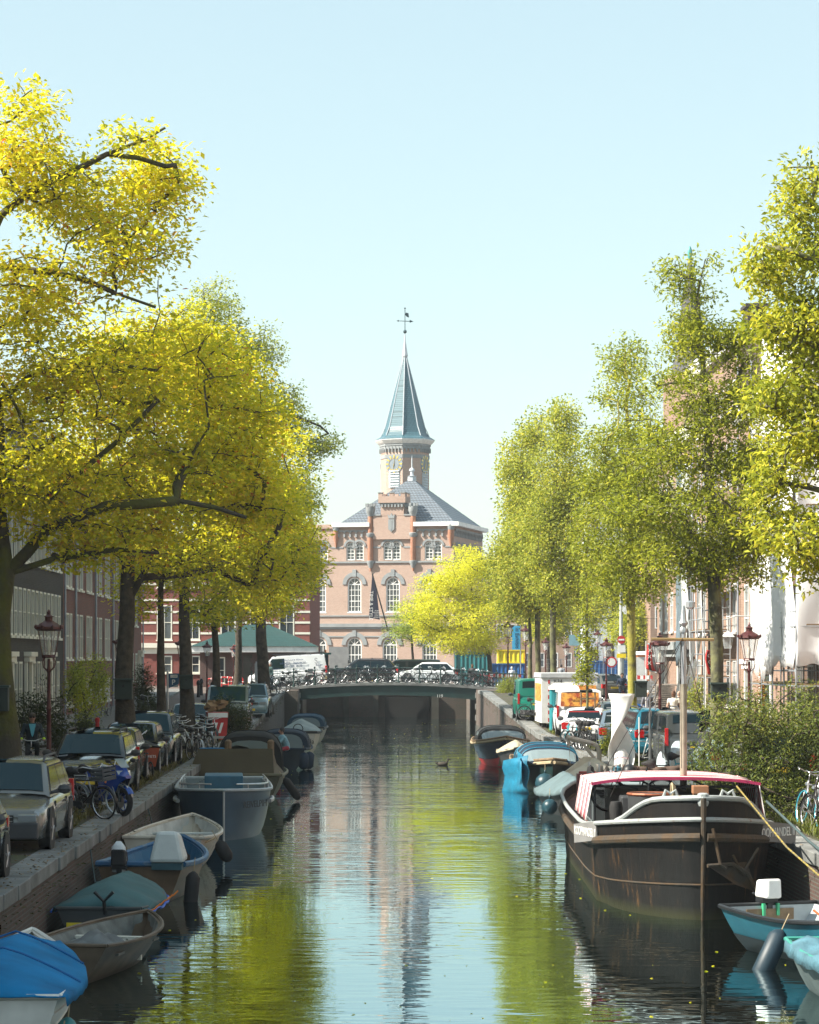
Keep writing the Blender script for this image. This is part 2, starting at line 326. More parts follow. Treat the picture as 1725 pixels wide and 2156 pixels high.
def arcpts(cx,cz,r,n,a0=0,a1=PI): return [(cx+r*math.cos(a0+(a1-a0)*i/n),cz+r*math.sin(a0+(a1-a0)*i/n)) for i in range(n+1)]
def spandrel(b,x0,x1,z1,dep=.18,y=0):   # brick filling between a half-round arch and its square head at z1
    r=(x1-x0)/2; cx=(x0+x1)/2; zs=z1-r; P=arcpts(cx,zs,r,10)
    for i in range(10):
        (ax,az),(bx_,bz)=P[i],P[i+1]
        b.add([(ax,y,az),(bx_,y,bz),(bx_,y,z1),(ax,y,z1)],[(0,1,2,3)]); b.quad((ax,y,az),(ax,y+dep,az),(bx_,y+dep,bz),(bx_,y,bz))
def window(par,x0,x1,z0,z1,fm,cols=2,rows=3,fw=.09,y0=-.03,y1=.12,arch=False,sill=True,pm=None,mw=.03,label=None):
    b=MB(); py=y1-.03; r=(x1-x0)/2; zt=z1-r if arch else z1
    b.box(x0,x0+fw,y0,y1,z0,zt); b.box(x1-fw,x1,y0,y1,z0,zt); b.box(x0+fw,x1-fw,y0,y1,z0,z0+fw)
    if not arch: b.box(x0+fw,x1-fw,y0,y1,z1-fw,z1)
    else:
        O=arcpts((x0+x1)/2,zt,r,10); I=arcpts((x0+x1)/2,zt,r-fw,10)
        for i in range(10):
            b.add([(O[i][0],y0,O[i][1]),(O[i+1][0],y0,O[i+1][1]),(I[i+1][0],y0,I[i+1][1]),(I[i][0],y0,I[i][1]),(I[i][0],y1,I[i][1]),(I[i+1][0],y1,I[i+1][1])],[(0,1,2,3),(3,2,5,4)])
        for a in (45,90,135): b.tube([((x0+x1)/2,py-.02,zt),((x0+x1)/2+(r-fw)*math.cos(R(a)),py-.02,zt+(r-fw)*math.sin(R(a)))],mw*.6,4)
        b.box(x0+fw,x1-fw,py-.03,py+.01,zt-mw,zt+mw)
    for i in range(1,cols): x=x0+(x1-x0)*i/cols; b.box(x-mw/2,x+mw/2,py-.03,py+.01,z0+fw,zt)
    for j in range(1,rows):
        z=z0+(zt-z0)*j/rows; k=mw*(1.6 if j==rows//2+ (0 if rows>2 else 0) else 1); b.box(x0+fw,x1-fw,py-.035,py+.01,z-k/2,z+k/2)
    f=b.o('window',fm,par,label=label)
    p=MB()
    if arch:
        I=arcpts((x0+x1)/2,zt,r-fw*.5,10); p.add([(x0+fw*.5,py+.015,z0+fw*.5),(x1-fw*.5,py+.015,z0+fw*.5)]+[(q[0],py+.015,q[1]) for q in I],[tuple(range(13))])
    else: p.quad((x0+fw*.5,py+.015,z0+fw*.5),(x1-fw*.5,py+.015,z0+fw*.5),(x1-fw*.5,py+.015,z1-fw*.5),(x0+fw*.5,py+.015,z1-fw*.5))
    p.o('pane',pm or pane,f)
    if sill: s=MB(); s.box(x0-.06,x1+.06,y0-.08,y0+.01,z0-.1,z0-.003); s.o('sill',fm,f)
    return f
def house(name,label,loc,rz,W,H,ops,bm,fm,depth=9,roof='flat',rm=None,cols=2,rows=3,cornice=True,cm=None,doors=(),base=None,group=None):
    t=T(name,label,'house',loc,rz,group); b=MB(); allops=list(ops)+[d[:4] for d in doors]
    facade(b,0,W,0,H,allops); b.quad((0,depth,0),(0,depth,H),(0,0,H),(0,0,0)); b.quad((W,0,0),(W,0,H),(W,depth,H),(W,depth,0)); b.quad((W,depth,0),(W,depth,H),(0,depth,H),(0,depth,0)); b.quad((0,0,H),(W,0,H),(W,depth,H),(0,depth,H))
    b.o('wall',bm,t)
    for o in ops: window(t,*o,fm,cols,rows,y1=.055,fw=.075)
    for d in doors:
        q=MB(); x0,x1,z0,z1=d[:4]; q.box(x0,x1,.08,.16,z0,z1-.4); 
        for k in (0,1): q.box(x0+.12+k*(x1-x0)/2*.95,x0+(x1-x0)/2*(1+k)*.95-.03,.06,.08,z0+.2,z0+1.0)
        dd=q.o('door',mat(name+'_door',d[4] if len(d)>4 else (.03,.05,.04),.4),t)
        q=MB(); q.ball((x1-.15,.04,z0+1.0),.04,6); q.o('handle',chrome,dd)
        q=MB(); q.box(x0-.25,x0,-.12,.1,z0,z1); q.box(x1,x1+.25,-.12,.1,z0,z1); q.box(x0-.4,x1+.4,-.3,.05,z1,z1+.18); q.box(x0-.32,x1+.32,-.22,.05,z1-.2,z1); q.box(x0,x1,.05,.14,z1-.4,z1-.2); q.o('door_surround',fm,t)
        q=MB(); q.box(x0-.2,x1+.2,-.9,0,0,.18); q.box(x0-.1,x1+.1,-.5,0,.18,z0); q.o('doorstep',stone,t)
    if cornice:
        q=MB(); q.box(-.05,W+.05,-.45,.1,H-.25,H+.05); q.box(-.02,W+.02,-.3,.1,H-.6,H-.25)
        for i in range(int(W/.8)): q.box(.2+i*.8,.35+i*.8,-.4,-.3,H-.55,H-.25)
        q.o('cornice',cm or fm,t)
    if roof=='pitched':
        q=MB(); q.add([(0,.2,H),(W,.2,H),(W,depth,H),(0,depth,H),(0,depth*.5,H+2.6),(W,depth*.5,H+2.6)],[(0,1,5,4),(2,3,4,5),(0,4,3),(1,2,5)]); q.o('roof',rm,t)
        q=MB(); q.box(.3,.9,depth*.45,depth*.6,H+2,H+3.6); q.box(.25,.95,depth*.43,depth*.62,H+3.6,H+3.7); q.o('chimney',bm,t)
    if base: q=MB(); q.box(0,W,-.05,-.003,0,base); q.o('plinth',stone,t)
    q=MB(); q.tube([(W-.1,-.1,0),(W-.1,-.1,H-.3)],.05,6); q.o('drainpipe',mat('zinc_pipe',(.3,.33,.38),.5,.4),t,smooth=True)
    return t
BR_dark=brick('dark_brown_brick',(.045,.03,.026),(.03,.022,.022),(.05,.045,.04),stain=.2)
BR_red=brick('red_brick',(.24,.07,.05),(.18,.05,.045),(.16,.11,.09),stain=.2)
BR_pink=brick('salmon_brick',(.52,.33,.26),(.44,.27,.21),(.48,.4,.34),stain=.35,scol=(.3,.2,.16))
BR_warm=brick('warm_brown_brick',(.33,.2,.15),(.26,.15,.11),(.34,.26,.2),stain=.2,scol=(.18,.12,.09))
BR_band=brick('deep_red_brick',(.28,.05,.04),(.22,.04,.03),(.14,.08,.07),stain=.15)
tile=mat('dark_roof_tiles',(.05,.055,.065),.6,var=.3,scale=5,bump=.5,bscale=10)
# ----- left row, facing the canal; local x runs away from the camera -----
def grid(xs,w_,rows): return [(x,x+w_,a,b_) for x in xs for a,b_ in rows]
GL='canal houses along the left bank'
LH=[(22,13,12.0,BR_red,'pitched','red brick canal house nearest the camera on the left bank'),
    (35,12,12.6,BR_dark,'pitched','dark brick canal house second along the left bank'),
    (47,14,11.6,BR_red,'flat','plain red brick canal house third along the left bank'),
    (61,17,12.2,BR_dark,'pitched','dark brick house hidden by the nearest yellow tree'),
    (78,16,12.0,BR_red,'flat','brick house behind the leaning mossy trunk on the left')]
for y0,W,H,m,rf,lb in LH:
    n=int(W/2.2); house('canal_house',lb,(-13.1,y0,0),R(90),W-.02,H,grid([.8+i*(W-1.6)/n for i in range(n)],1.1,[(1.2,3.1),(4.4,6.4),(7.6,9.4)]),m,cream,roof=rf,rm=tile,group=GL)
house('canal_house','dark brown brick house with close-set tall cream windows and white door cornices',(-13.1,94,0),R(90),20.98,12.6,
   grid([.7,2.0,3.3,4.6,5.9,7.2,8.5,9.8,11.1,12.4,13.7,15.0,16.3,17.6,18.9],.82,[(4.1,5.95),(7.0,9.2),(10.2,11.5)])+[(x,x+.9,1.0,3.1) for x in (.6,4.6,6.0,10.2,11.6,13.0,16.8,18.4)],BR_dark,cream,rows=2,cols=1,roof='pitched',rm=tile,
   doors=[(2.3,3.5,.4,3.3),(7.9,9.1,.4,3.3),(14.6,15.8,.4,3.3,(.05,.12,.11))],base=.7,group=GL)
rh=house('canal_house','long red brick house with tall white windows and thin grey drainpipes',(-13.1,115,.1),R(90),30.9,12.2,
   [(x,x+w_,a,b_) for x,w_ in ((.8,1.3),(2.6,.7),(5.2,.7),(6.6,1.3),(9.6,1.3),(11.4,.7),(14.2,.7),(15.6,1.3),(18.6,1.3),(20.4,.7),(23.2,.7),(24.6,1.3),(27.6,1.3)) for a,b_ in ((1.0,2.1),(3.1,5.15),(6.3,8.7),(9.8,11.3))],BR_red,cream,rows=2,cols=2,base=.6,group=GL)
b=MB()
for x in (4.2,13.2,22.2): b.tube([(x,-.1,0),(x,-.1,12)],.06,6)
b.o('drainpipe',mat('zinc_pipe',(.3,.33,.38),.5,.4),rh,smooth=True)
b=MB()
for x in (4.75,8.6,13.75,17.6,22.7):
    for z0 in (3.2,.7): b.ball((x,.0,z0+1),1.0,12,(.16,.03,1.0))
b.o('blind_slit',BR_dark,rh)
house('canal_house','red brick end house with white door and grey brick quoins behind the street trees',(-13.1,146,.9),R(90),10,11.5,grid([.8,3.2,5.6],1.2,[(1.0,2.6),(4.2,6.2),(7.4,9.4)]),BR_red,cream,doors=[(7.8,8.9,.2,2.6,(.6,.6,.58))],group=GL)
# ----- white-banded red house left of the church -----
hb=T('corner_building','deep red brick building with white stone bands left of the church front','house',(-16.5,196,1.1),R(-4))
ops=[(x,x+1.15,a,b_) for x in (1.2,3.3,6.0,8.2,10.4) for a,b_ in ((1.0,2.3),(3.5,6.1),(7.4,9.4))]
b=MB(); facade(b,0,12.7,0,11.2,ops); b.quad((12.7,0,0),(12.7,0,11.2),(12.7,9,11.2),(12.7,9,0)); b.quad((0,0,11.2),(12.7,0,11.2),(12.7,9,11.2),(0,9,11.2)); b.quad((0,9,0),(0,9,11.2),(0,0,11.2),(0,0,0)); b.o('wall',BR_band,hb)
b=MB()
for z in (3.9,4.7,5.5,6.4,7.6,8.4,9.2,10.0):
    e=[0]+sorted([v for o in ops if o[2]<z<o[3] for v in o[:2]])+[12.75]
    for i in range(0,len(e),2): b.box(e[i]+(.0 if i==0 else .05),e[i+1]-(.05 if i+1<len(e)-1 else 0),-.035,-.004,z,z+.16)
b.o('stone_bands',cream,hb)
b=MB(); b.box(-.1,12.9,-.35,.05,2.9,3.25); b.box(-.05,12.8,-.12,.05,2.45,2.9); b.box(-.15,12.95,-.5,.1,10.7,11.3); b.o('cornice',cream,hb)
for o in ops: window(hb,*o,cream,2,2)
# ----- pavilion with green hip roof -----
pv=T('pavilion','single-storey brick pavilion with green slate hip roof and white fascia','building',(0,186,1.1))
X0,X1=-12.0,-3.45
b=MB(); facade(b,X0+.5,X1-.6,0,2.7,[(X0+1.5,X0+2.3,.3,2.2)],y=.6); b.quad((X1-.6,.6,0),(X1-.6,7,0),(X1-.6,7,2.7),(X1-.6,.6,2.7)); b.quad((X0+.5,.6,0),(X0+.5,.6,2.7),(X0+.5,7,2.7),(X0+.5,7,0)); b.o('wall',brick('purple_brick',(.14,.06,.055),(.1,.045,.045),(.1,.08,.07)),pv)
b=MB(); b.box(X0-.1,X1+.3,-.1,8,2.55,2.95); b.o('fascia',white,pv)
b=MB(); b.add([(X0-.2,-.2,2.96),(X1+.4,-.2,2.96),(X1+.4,8.2,2.96),(X0-.2,8.2,2.96),(X0+3.6,3.9,4.55),(X1-3.2,3.9,4.55)],[(0,1,5,4),(1,2,5),(2,3,4,5),(3,0,4)]); b.o('roof',brick('green_slate',(.012,.06,.06),(.01,.05,.05),(.008,.03,.03),flat=False,bw=.4,bh=.12,stain=.25,scol=(.03,.07,.06)),pv)
window(pv,X0+1.5,X0+2.3,.3,2.2,cream,1,2,y0=.57,y1=.75)
b=MB(); [b.box(X1-1.0-(.15 if k%2 else 0),X1-.55,.5,.75,k*.3,k*.3+.29) for k in range(8)]; [b.box(X0+3.6,X0+4.1+(.15 if k%2 else 0),.5,.59,k*.3,k*.3+.29) for k in range(8)]; b.o('quoins',M_darkstone,pv)
# ================= CHURCH-LIKE POLICE STATION AND TOWER =================
S0=22.0; CD=250.0; CZ=1.15
def cx_(vx): return (vx-829)/(S0*.97)
def cz_(vy): return (1385-vy)/S0+ZC-CZ
ch=T('church_building','large salmon brick building with arched windows and crenellated gable under hipped roof','building',((829-760)/S0,CD+1.6,CZ),R(-14))
gstone=mat('blue_grey_stone',(.27,.29,.30),.8,var=.15,scale=1,bump=.2)
lw,rw_=cx_(600),cx_(956)
ops=[]; up=[(707.6,0)]
upw=[cx_(v) for v in (664,680.5,738,757,817,835,904,922)]
for x in upw: ops.append((x-.42,x+.42,cz_(1177),cz_(1139)))
bigw=[cx_(v) for v in (671,746.5,828,905)]
for x in bigw: ops.append((x-.68,x+.68,cz_(1288),cz_(1214)))
grw=[cx_(v) for v in (671,746.5,821.5,905)]
for x in grw: ops.append((x-.72,x+.72,cz_(1400),cz_(1342)))
ez=cz_(1103)
b=MB(); facade(b,lw,rw_,0,ez,ops,.25)
for o in ops: spandrel(b,o[0],o[1],o[3],.25)
b.quad((rw_,0,0),(rw_,14,0),(rw_,14,ez),(rw_,0,ez)); b.quad((lw,14,0),(lw,0,0),(lw,0,ez),(lw,14,ez)); b.quad((lw,0,ez),(rw_,0,ez),(rw_,14,ez),(lw,14,ez)); b.o('wall',BR_pink,ch)
for i,o in enumerate(ops):
    if i<8: window(ch,*o,white,2,4,arch=True,fw=.09,y1=.2,y0=.08,mw=.05)
    elif i<12: window(ch,*o,white,4,5,arch=True,fw=.11,y1=.2,y0=.06,mw=.05)
    else: window(ch,*o,white,4,2,arch=True,fw=.1,y1=.2,y0=.06,mw=.05,sill=False)
# hood mouldings
b=MB()
def hood(cx,zs,r,t,y0=-.09,y1=-.003,n=12):
    O=arcpts(cx,zs,r+t,n); I=arcpts(cx,zs,r,n)
    for i in range(n): b.add([(I[i][0],y0,I[i][1]),(O[i][0],y0,O[i][1]),(O[i+1][0],y0,O[i+1][1]),(I[i+1][0],y0,I[i+1][1]),(I[i][0],y1,I[i][1]),(O[i][0],y1,O[i][1]),(O[i+1][0],y1,O[i+1][1]),(I[i+1][0],y1,I[i+1][1])],[(0,1,2,3),(1,5,6,2),(4,0,3,7)])
for o in ops[:8]: hood((o[0]+o[1])/2,o[3]-.42,.47,.2); b.o('hood_moulding',gstone,ch); b=MB()
for o in ops[8:12]:
    c=(o[0]+o[1])/2; hood(c,o[3]-.68,.8,.38); b.box(c-.18,c+.18,-.14,-.003,o[3]+.05,o[3]+.75); b.o('hood_moulding',gstone,ch); b=MB()
for o in ops[12:]:
    c=(o[0]+o[1])/2; hood(c,o[3]-.72,.85,.42); b.box(c-.18,c+.18,-.14,-.003,o[3]+.1,o[3]+.7); b.o('hood_moulding',gstone,ch); b=MB()
b=MB()
for vy,t_,p in ((1182,.16,.12),(1296,.12,.1),(1316,.34,.25),(1322,.2,.14),(1340,.12,.08)): b.box(lw,rw_+.06,-p,-.004,cz_(vy)-t_/2,cz_(vy)+t_/2); b.box(rw_+.004,rw_+p,0,14,cz_(vy)-t_/2,cz_(vy)+t_/2)
z=cz_(1141); e=[lw]+sorted([v for o in ops[:8] for v in (o[0]-.3,o[1]+.3)])+[rw_]
for i in range(0,len(e),2):
    if e[i+1]>e[i]: b.box(e[i],e[i+1],-.05,-.004,z-.5,z-.36)
b.o('string_courses',gstone,ch)
# corbel table
b=MB()
def corb(x0,x1,z,n,side=False):
    for i in range(n):
        c=x0+(x1-x0)*(i+.5)/n; w_=(x1-x0)/n
        O=arcpts(0,0,w_*.46,6); 
        for k in range(6):
            a,d=O[k],O[k+1]
            q=[(c+a[0],z+a[1]),(c+d[0],z+d[1]),(c+d[0],z+w_*.62),(c+a[0],z+w_*.62)]
            pts=[(p[0],-.16,p[1]) for p in q]+[(p[0],-.004,p[1]) for p in q] if not side else [(side+.16,p[0],p[1]) for p in q]+[(side+.004,p[0],p[1]) for p in q]
            b.add(pts,[(0,1,2,3),(0,4,5,1)])
        for xx in (c-w_*.5,):
            if not side: b.box(xx-.09,xx+.09,-.2,-.004,z-.3,z)
            else: b.box(side+.004,side+.2,xx-.09,xx+.09,z-.3,z)
cb=cz_(1122)
for a_,c_,n in ((713,775,5),(878,946,5)): corb(cx_(a_),cx_(c_),cb,n); b.o('corbel_table',gstone,ch); b=MB()
corb(.3,13.5,cb,17,side=rw_); b.o('corbel_table',gstone,ch)
b=MB(); b.box(cx_(700),cx_(780),-.45,.0,ez-.18,ez+.22); b.box(cx_(873),rw_+.55,-.45,.0,ez-.18,ez+.22); b.box(rw_,rw_+.55,0,14.3,ez-.18,ez+.22); b.o('eaves_gutter',white,ch)
b=MB(); b.box(lw,cx_(702),-.15,.3,ez-.3,ez-.1); b.box(lw,cx_(702),-.05,.3,ez-.1,ez+.1); b.o('parapet',BR_pink,ch)
# side windows
for k in range(5):
    y=1.2+k*2.6
    for dy in (0,.95):
        q=MB(); I=arcpts(y+dy,cz_(1152),.38,8); q.add([(rw_+.02,y+dy-.38,cz_(1178)),(rw_+.02,y+dy+.38,cz_(1178))]+[(rw_+.02,p[0],p[1]) for p in I],[tuple(range(11))]); f=q.o('window',pane,ch)
        q=MB(); O=arcpts(y+dy,cz_(1152),.62,8); I=arcpts(y+dy,cz_(1152),.4,8)
        for i in range(8): q.add([(rw_+.08,I[i][0],I[i][1]),(rw_+.08,O[i][0],O[i][1]),(rw_+.08,O[i+1][0],O[i+1][1]),(rw_+.08,I[i+1][0],I[i+1][1])],[(0,1,2,3)])
        q.box(rw_+.03,rw_+.06,y+dy-.03,y+dy+.03,cz_(1178),cz_(1145)); q.o('frame',gstone,f)
# hip roof
M_tile=brick('blue_roof_pantiles',(.17,.2,.235),(.14,.17,.205),(.06,.07,.085),bw=.32,bh=.26,ms=.04,stain=.15,scol=(.14,.15,.16),rough=.5)
rx0=cx_(716); rx1=rw_+.1; az=cz_(996); ay=6.5; axx=.45
b=MB(); b.add([(rx0,-.1,ez+.2),(rx1,-.1,ez+.2),(rx1,14.2,ez+.2),(rx0,14.2,ez+.2),(axx-.3,ay,az),(axx,ay,az)],[(0,1,5,4),(1,2,5),(2,3,4,5),(3,0,4)]); b.o('roof',M_tile,ch)
b=MB(); b.lathe([(.45,0),(.4,.45),(.5,.5),(.2,.55),(.15,.9),(.3,1.05),(.2,1.25),(.06,1.35),(.05,2.2),(.0,2.6)],(axx-.1,ay,az-.25),8); b.o('finial',mat('lead_grey',(.5,.54,.58),.5),ch,smooth=True)
# central gable bay with crenellated turret
gx0,gx1=cx_(787),cx_(866); tx0,tx1=cx_(803.5),cx_(852)
b=MB(); b.box(gx0,gx1,-.22,-.004,cz_(1134),cz_(1084)); b.box(tx0,tx1,-.24,1.6,cz_(1084),cz_(1060)); b.o('gable',BR_pink,ch)
b=MB(); b.box(gx0-.1,tx0,-.3,.3,cz_(1084),cz_(1081)); b.box(tx1,gx1+.1,-.3,.3,cz_(1084),cz_(1081)); b.box(tx0-.1,tx1+.1,-.32,1.7,cz_(1061),cz_(1057))
n=7
for i in range(n): x=tx0+(tx1-tx0)*(i+.5)/n; b.box(x-.08,x+.08,-.42,-.245,cz_(1066),cz_(1060))
for i in range(5): y=.0+i*.35; b.box(tx1+.004,tx1+.18,y,y+.16,cz_(1066),cz_(1060))
b.o('gable_corbels',gstone,ch)
b=MB(); z0,z1_,z2=cz_(1057),cz_(1043),cz_(1036)
b.box(tx0-.2,tx1+.2,-.45,1.8,z0,z1_)
for i in range(3):
    x=tx0-.2+(tx1-tx0+.4)*i/2.0*.83; b.box(x,x+.42,-.45,-.1,z1_,z2); b.box(x,x+.42,1.5,1.8,z1_,z2)
for y in (-.1,.55,1.15): b.box(tx1-.1,tx1+.2,y+.1,y+.45,z1_,z2); b.box(tx0-.2,tx0+.1,y+.1,y+.45,z1_,z2)
b.o('crenellated_turret',BR_pink,ch)
b=MB()
for i in range(3): x=tx0-.2+(tx1-tx0+.4)*i/2.0*.83; b.box(x-.04,x+.46,-.5,-.05,z2,z2+.08)
for y in (.0,.65,1.25): b.box(tx1-.14,tx1+.24,y-.04,y+.39,z2,z2+.08)
b.o('merlon_caps',gstone,ch)
def shaft(vx,vt,vb,r,crown):
    x=cx_(vx); q=MB(); zt,zb=cz_(vt),cz_(vb)
    q.lathe([(r*.2,zb-.9),(r*.45,zb-.6),(r*.5,zb-.35),(r,zb),(r,zt)],(x,-.1,0),10); s_=q.o('colonette',mat('terracotta_brick',(.40,.19,.12),.8,var=.15,scale=3),ch,smooth=True)
    q=MB()
    if crown:
        zm=zb+(zt-zb)*.55; q.lathe([(r*1.02,zm-.1),(r*1.5,zm+.1),(r*1.55,zm+.3),(r*1.02,zm+.35)],(x,-.1,0),10); q.o('band',gstone,s_,smooth=True); q=MB(); q.lathe([(r*.4,zb-.62),(r*1.35,zb-.1),(r*1.4,zb+.12),(r*1.05,zb+.14)],(x,-.1,0),10); q.o('corbel',gstone,s_,smooth=True); q=MB(); q.lathe([(r*1.02,zt-.1),(r*1.6,zt+.3),(r*1.75,zt+.4),(r*1.75,zt+.85),(r*1.3,zt+.86)],(x,-.1,0),10)
        for k in range(6): a=2*PI*k/6; q.box(x+r*1.5*math.cos(a)-.1,x+r*1.5*math.cos(a)+.1,-.1+r*1.5*math.sin(a)-.1,-.1+r*1.5*math.sin(a)+.1,zt+.85,zt+1.15)
    else: q.lathe([(r*1.02,zt-.5),(r*1.3,zt-.2),(r*1.3,zt)],(x,-.1,0),10)
    q.o('capital',gstone,s_,smooth=True)
shaft(707.6,1104,1131,.26,0); shaft(950,1104,1131,.3,0); shaft(781,1083,1182,.26,1); shaft(871,1083,1182,.26,1)
# plain shield with crown on gable
b=MB(); x=cx_(826); z=cz_(1105); b.prism([(x-.3,z-.35),(x,z-.62),(x+.3,z-.35),(x+.3,z+.6),(x-.3,z+.6)],-.32,-.225); b.prism([(x-.28,z+.68),(x+.28,z+.68),(x+.36,z+1.1),(x+.14,z+.92),(x,z+1.2),(x-.14,z+.92),(x-.36,z+1.1)],-.32,-.225); b.box(x-.06,x+.06,-.345,-.322,z-.45,z+.5); b.o('coat_of_arms',gstone,ch)
# ---------- clock tower ----------
TD=262.0; S1=F/TD
tw=T('clock_tower','octagonal brick clock tower with tall blue slate spire behind the hipped roof','tower',((853-760)/S1,TD,CZ),R(16))
def tz(vy): return (1385-vy)/S1+ZC-CZ
r8=2.52
def octr(r,z): return [(r*math.cos(PI/8+k*PI/4)/math.cos(PI/8)*1.0,r*math.sin(PI/8+k*PI/4)/math.cos(PI/8),z) for k in range(8)]
b=MB(); b.loft([octr(2.25,0),octr(2.25,tz(937))],closed=True,cap=True); b.o('shaft',BR_pink,tw)
b=MB()
for k in range(8):
    a=PI/8+k*PI/4; b.M=Matrix.Rotation(a-PI/8,4,'Z')  # face normal along +x
    w8=2.25*math.tan(PI/8)
    for z in (tz(962),): b.box(2.252,2.3,-w8,w8,z-.25,z+.1)
    for i in range(5):
        c=-w8+(i+.5)*2*w8/5; P=arcpts(c,tz(951),.16,6)
        for j in range(6): b.add([(2.36,P[j][0],P[j][1]),(2.36,P[j+1][0],P[j+1][1]),(2.36,P[j+1][0],tz(940)),(2.36,P[j][0],tz(940)),(2.25,P[j][0],P[j][1]),(2.25,P[j+1][0],P[j+1][1])],[(0,1,2,3),(0,4,5,1)])
        b.box(2.252,2.42,c-.19-.05,c-.19+.05,tz(955),tz(945))
b.M=None; b.loft([octr(2.28,tz(943)),octr(2.42,tz(941)),octr(2.42,tz(936)),octr(2.28,tz(936))],closed=True)
b.o('arcaded_frieze',gstone,tw)
b=MB(); b.loft([octr(2.45,tz(937)),octr(2.6,tz(934)),octr(2.78,tz(929)),octr(2.78,tz(927.5))],closed=True,cap=True); b.o('cornice',white,tw)
slate=brick('blue_slate',(.075,.16,.20),(.065,.14,.175),(.02,.07,.09),bw=.35,bh=.2,ms=.02,stain=.1,scol=(.12,.2,.24),rough=.3)
b=MB(); b.loft([octr(2.8,tz(927.4)),octr(2.25,tz(920)),octr(2.0,tz(912)),octr(1.83,tz(900)),octr(.13,tz(749))],closed=True,cap=True); b.o('spire',slate,tw)
b=MB()
for k in range(8):
    P=[octr(2.26,tz(920))[k],octr(1.85,tz(900))[k],octr(.14,tz(750))[k]]; b.tube(P,.05,5)
b.loft([octr(.22,tz(752)),octr(.28,tz(749)),octr(.17,tz(735)),octr(.06,tz(716)),octr(.03,tz(700))],closed=True,cap=True); b.o('lead_ridges',mat('lead_grey',(.5,.54,.58),.5),tw)
b=MB(); b.tube([(0,0,tz(712)),(0,0,tz(648))],.04,5); b.ball((0,0,tz(698)),.2,8); b.ball((0,0,tz(649)),.1,6); b.tube([(-.6,0,tz(676)),(.6,0,tz(676))],.035,4); b.prism([(-.65,tz(678)),(-.9,tz(676)),(-.65,tz(674))],-.02,.02); b.prism([(.5,tz(679)),(.9,tz(676)),(.5,tz(673))],-.02,.02)
b.prism([(0,tz(662)),(.2,tz(667)),(.42,tz(668)),(.36,tz(659)),(.1,tz(658))],-.02,.02); b.o('weathervane',mat('vane_iron',(.05,.09,.1),.5,.5),tw)
gold=mat('gilding',(.75,.55,.15),.35,.7)
for ang in (-45,45,-135,135):    # clock faces and louvres on alternate faces
    A=R(ang)-R(0); face=(90+45+ang) 
    for_=None
CF=[R(-135),R(-45),R(45),R(135)]
for a in CF:
    Mx=Matrix.Rotation(a,4,'Z'); zc=tz(980)
    b=MB(); b.M=Mx; b.lathe([(.95,2.26),(.95,2.31),(.78,2.315)],(0,0,zc),20,'x'); f=b.o('clock_face',mat('clock_blue_grey',(.2,.24,.28),.5),tw)
    b=MB(); b.M=Mx
    for k in range(12):
        t=R(30*k); c,s=math.cos(t),math.sin(t); b.add([(2.335,.62*s-.06*c,zc+.62*c+.06*s),(2.335,.62*s+.06*c,zc+.62*c-.06*s),(2.335,.9*s+.09*c,zc+.9*c-.09*s),(2.335,.9*s-.09*c,zc+.9*c+.09*s)],[(0,1,2,3)])
    b.torus((2.33,0,zc),.58,.02,20,4,'x'); b.o('hour_marks',gold,f)
    b=MB(); b.M=Mx; b.tube([(2.36,0,zc-.15),(2.36,.08,zc+.8)],[.03,.015],4); b.tube([(2.36,0,zc),(2.36,-.1,zc-.45)],[.05,.02],4); b.o('hands',gold,f)
    b=MB(); b.M=Mx; P=arcpts(0,tz(1003),.62,8); b.add([(2.27,-.62,tz(1030)),(2.27,.62,tz(1030))]+[(2.27,p[0],p[1]) for p in P],[tuple(range(11))])
    for k in range(7): z=tz(1026)+k*.26; b.slab((2.28,-.55,z),(2.28,.55,z),(2.40,.55,z-.12),(2.40,-.55,z-.12),.02)
    b.o('louvre',mat('louvre_grey',(.55,.6,.63),.6),tw)
# ---------- banner on a slanting pole, fence and street things before the church ----------
D=222; s=F/D
fl=T('banner_flag','long dark navy triangular banner with white lettering on slanting pole before the brick front','banner',(XX(797,D),D,ZZ(1305,D)))
def q2(vx,vy): return ((vx-797)/s,(1305-vy)/s)
b=MB(); P=[q2(784,1210),q2(777,1300),q2(800,1305)]
q=MB(); q.add([(P[0][0],0,P[0][1]),(P[1][0],0,P[1][1]),(P[2][0]+.0,.0,P[2][1]),(q2(794,1250)[0],0,q2(794,1250)[1]),(P[0][0],.02,P[0][1]),(P[1][0],.02,P[1][1]),(P[2][0],.02,P[2][1]),(q2(794,1250)[0],.02,q2(794,1250)[1])],[(0,1,2,3),(7,6,5,4),(0,4,5,1),(1,5,6,2),(2,6,7,3),(3,7,4,0)]); q.o('cloth',mat('navy_cloth',(.02,.022,.045),.8),fl)
a,c=q2(784,1208),q2(818,1330); b.tube([(a[0],.05,a[1]),(c[0],.05,c[1])],.06,6); b.o('pole',dark,fl)
tx=text('TIME & STYLE',.42,white,fl,(q2(781.5,1275)[0],-.01,q2(781.5,1275)[1]),rot=(R(90),R(91),0),align='CENTER')
for k,wd in enumerate(('MILAN','AMSTERDAM','TOKYO','OSAKA','MONACO')): text(wd,.13,white,fl,(q2(794,1286+k*3.6)[0],-.01,q2(794,1286+k*3.6)[1]))
fe=T('iron_fence','black iron railing fence in front of the arched ground floor','fence',(XX(785,214),214,1.15)); b=MB()
for i in range(28): b.box(-2.0+i*.15,-1.97+i*.15,0,.03,0,1.9)
b.box(-2.05,2.1,-.01,.04,.2,.26); b.box(-2.05,2.1,-.01,.04,1.7,1.76); b.o('bars',dark,fe); b=MB(); [b.box(x,x+.1,-.03,.07,0,2.1) for x in (-2.1,-.1,2.0)]; b.o('posts',dark,fe)
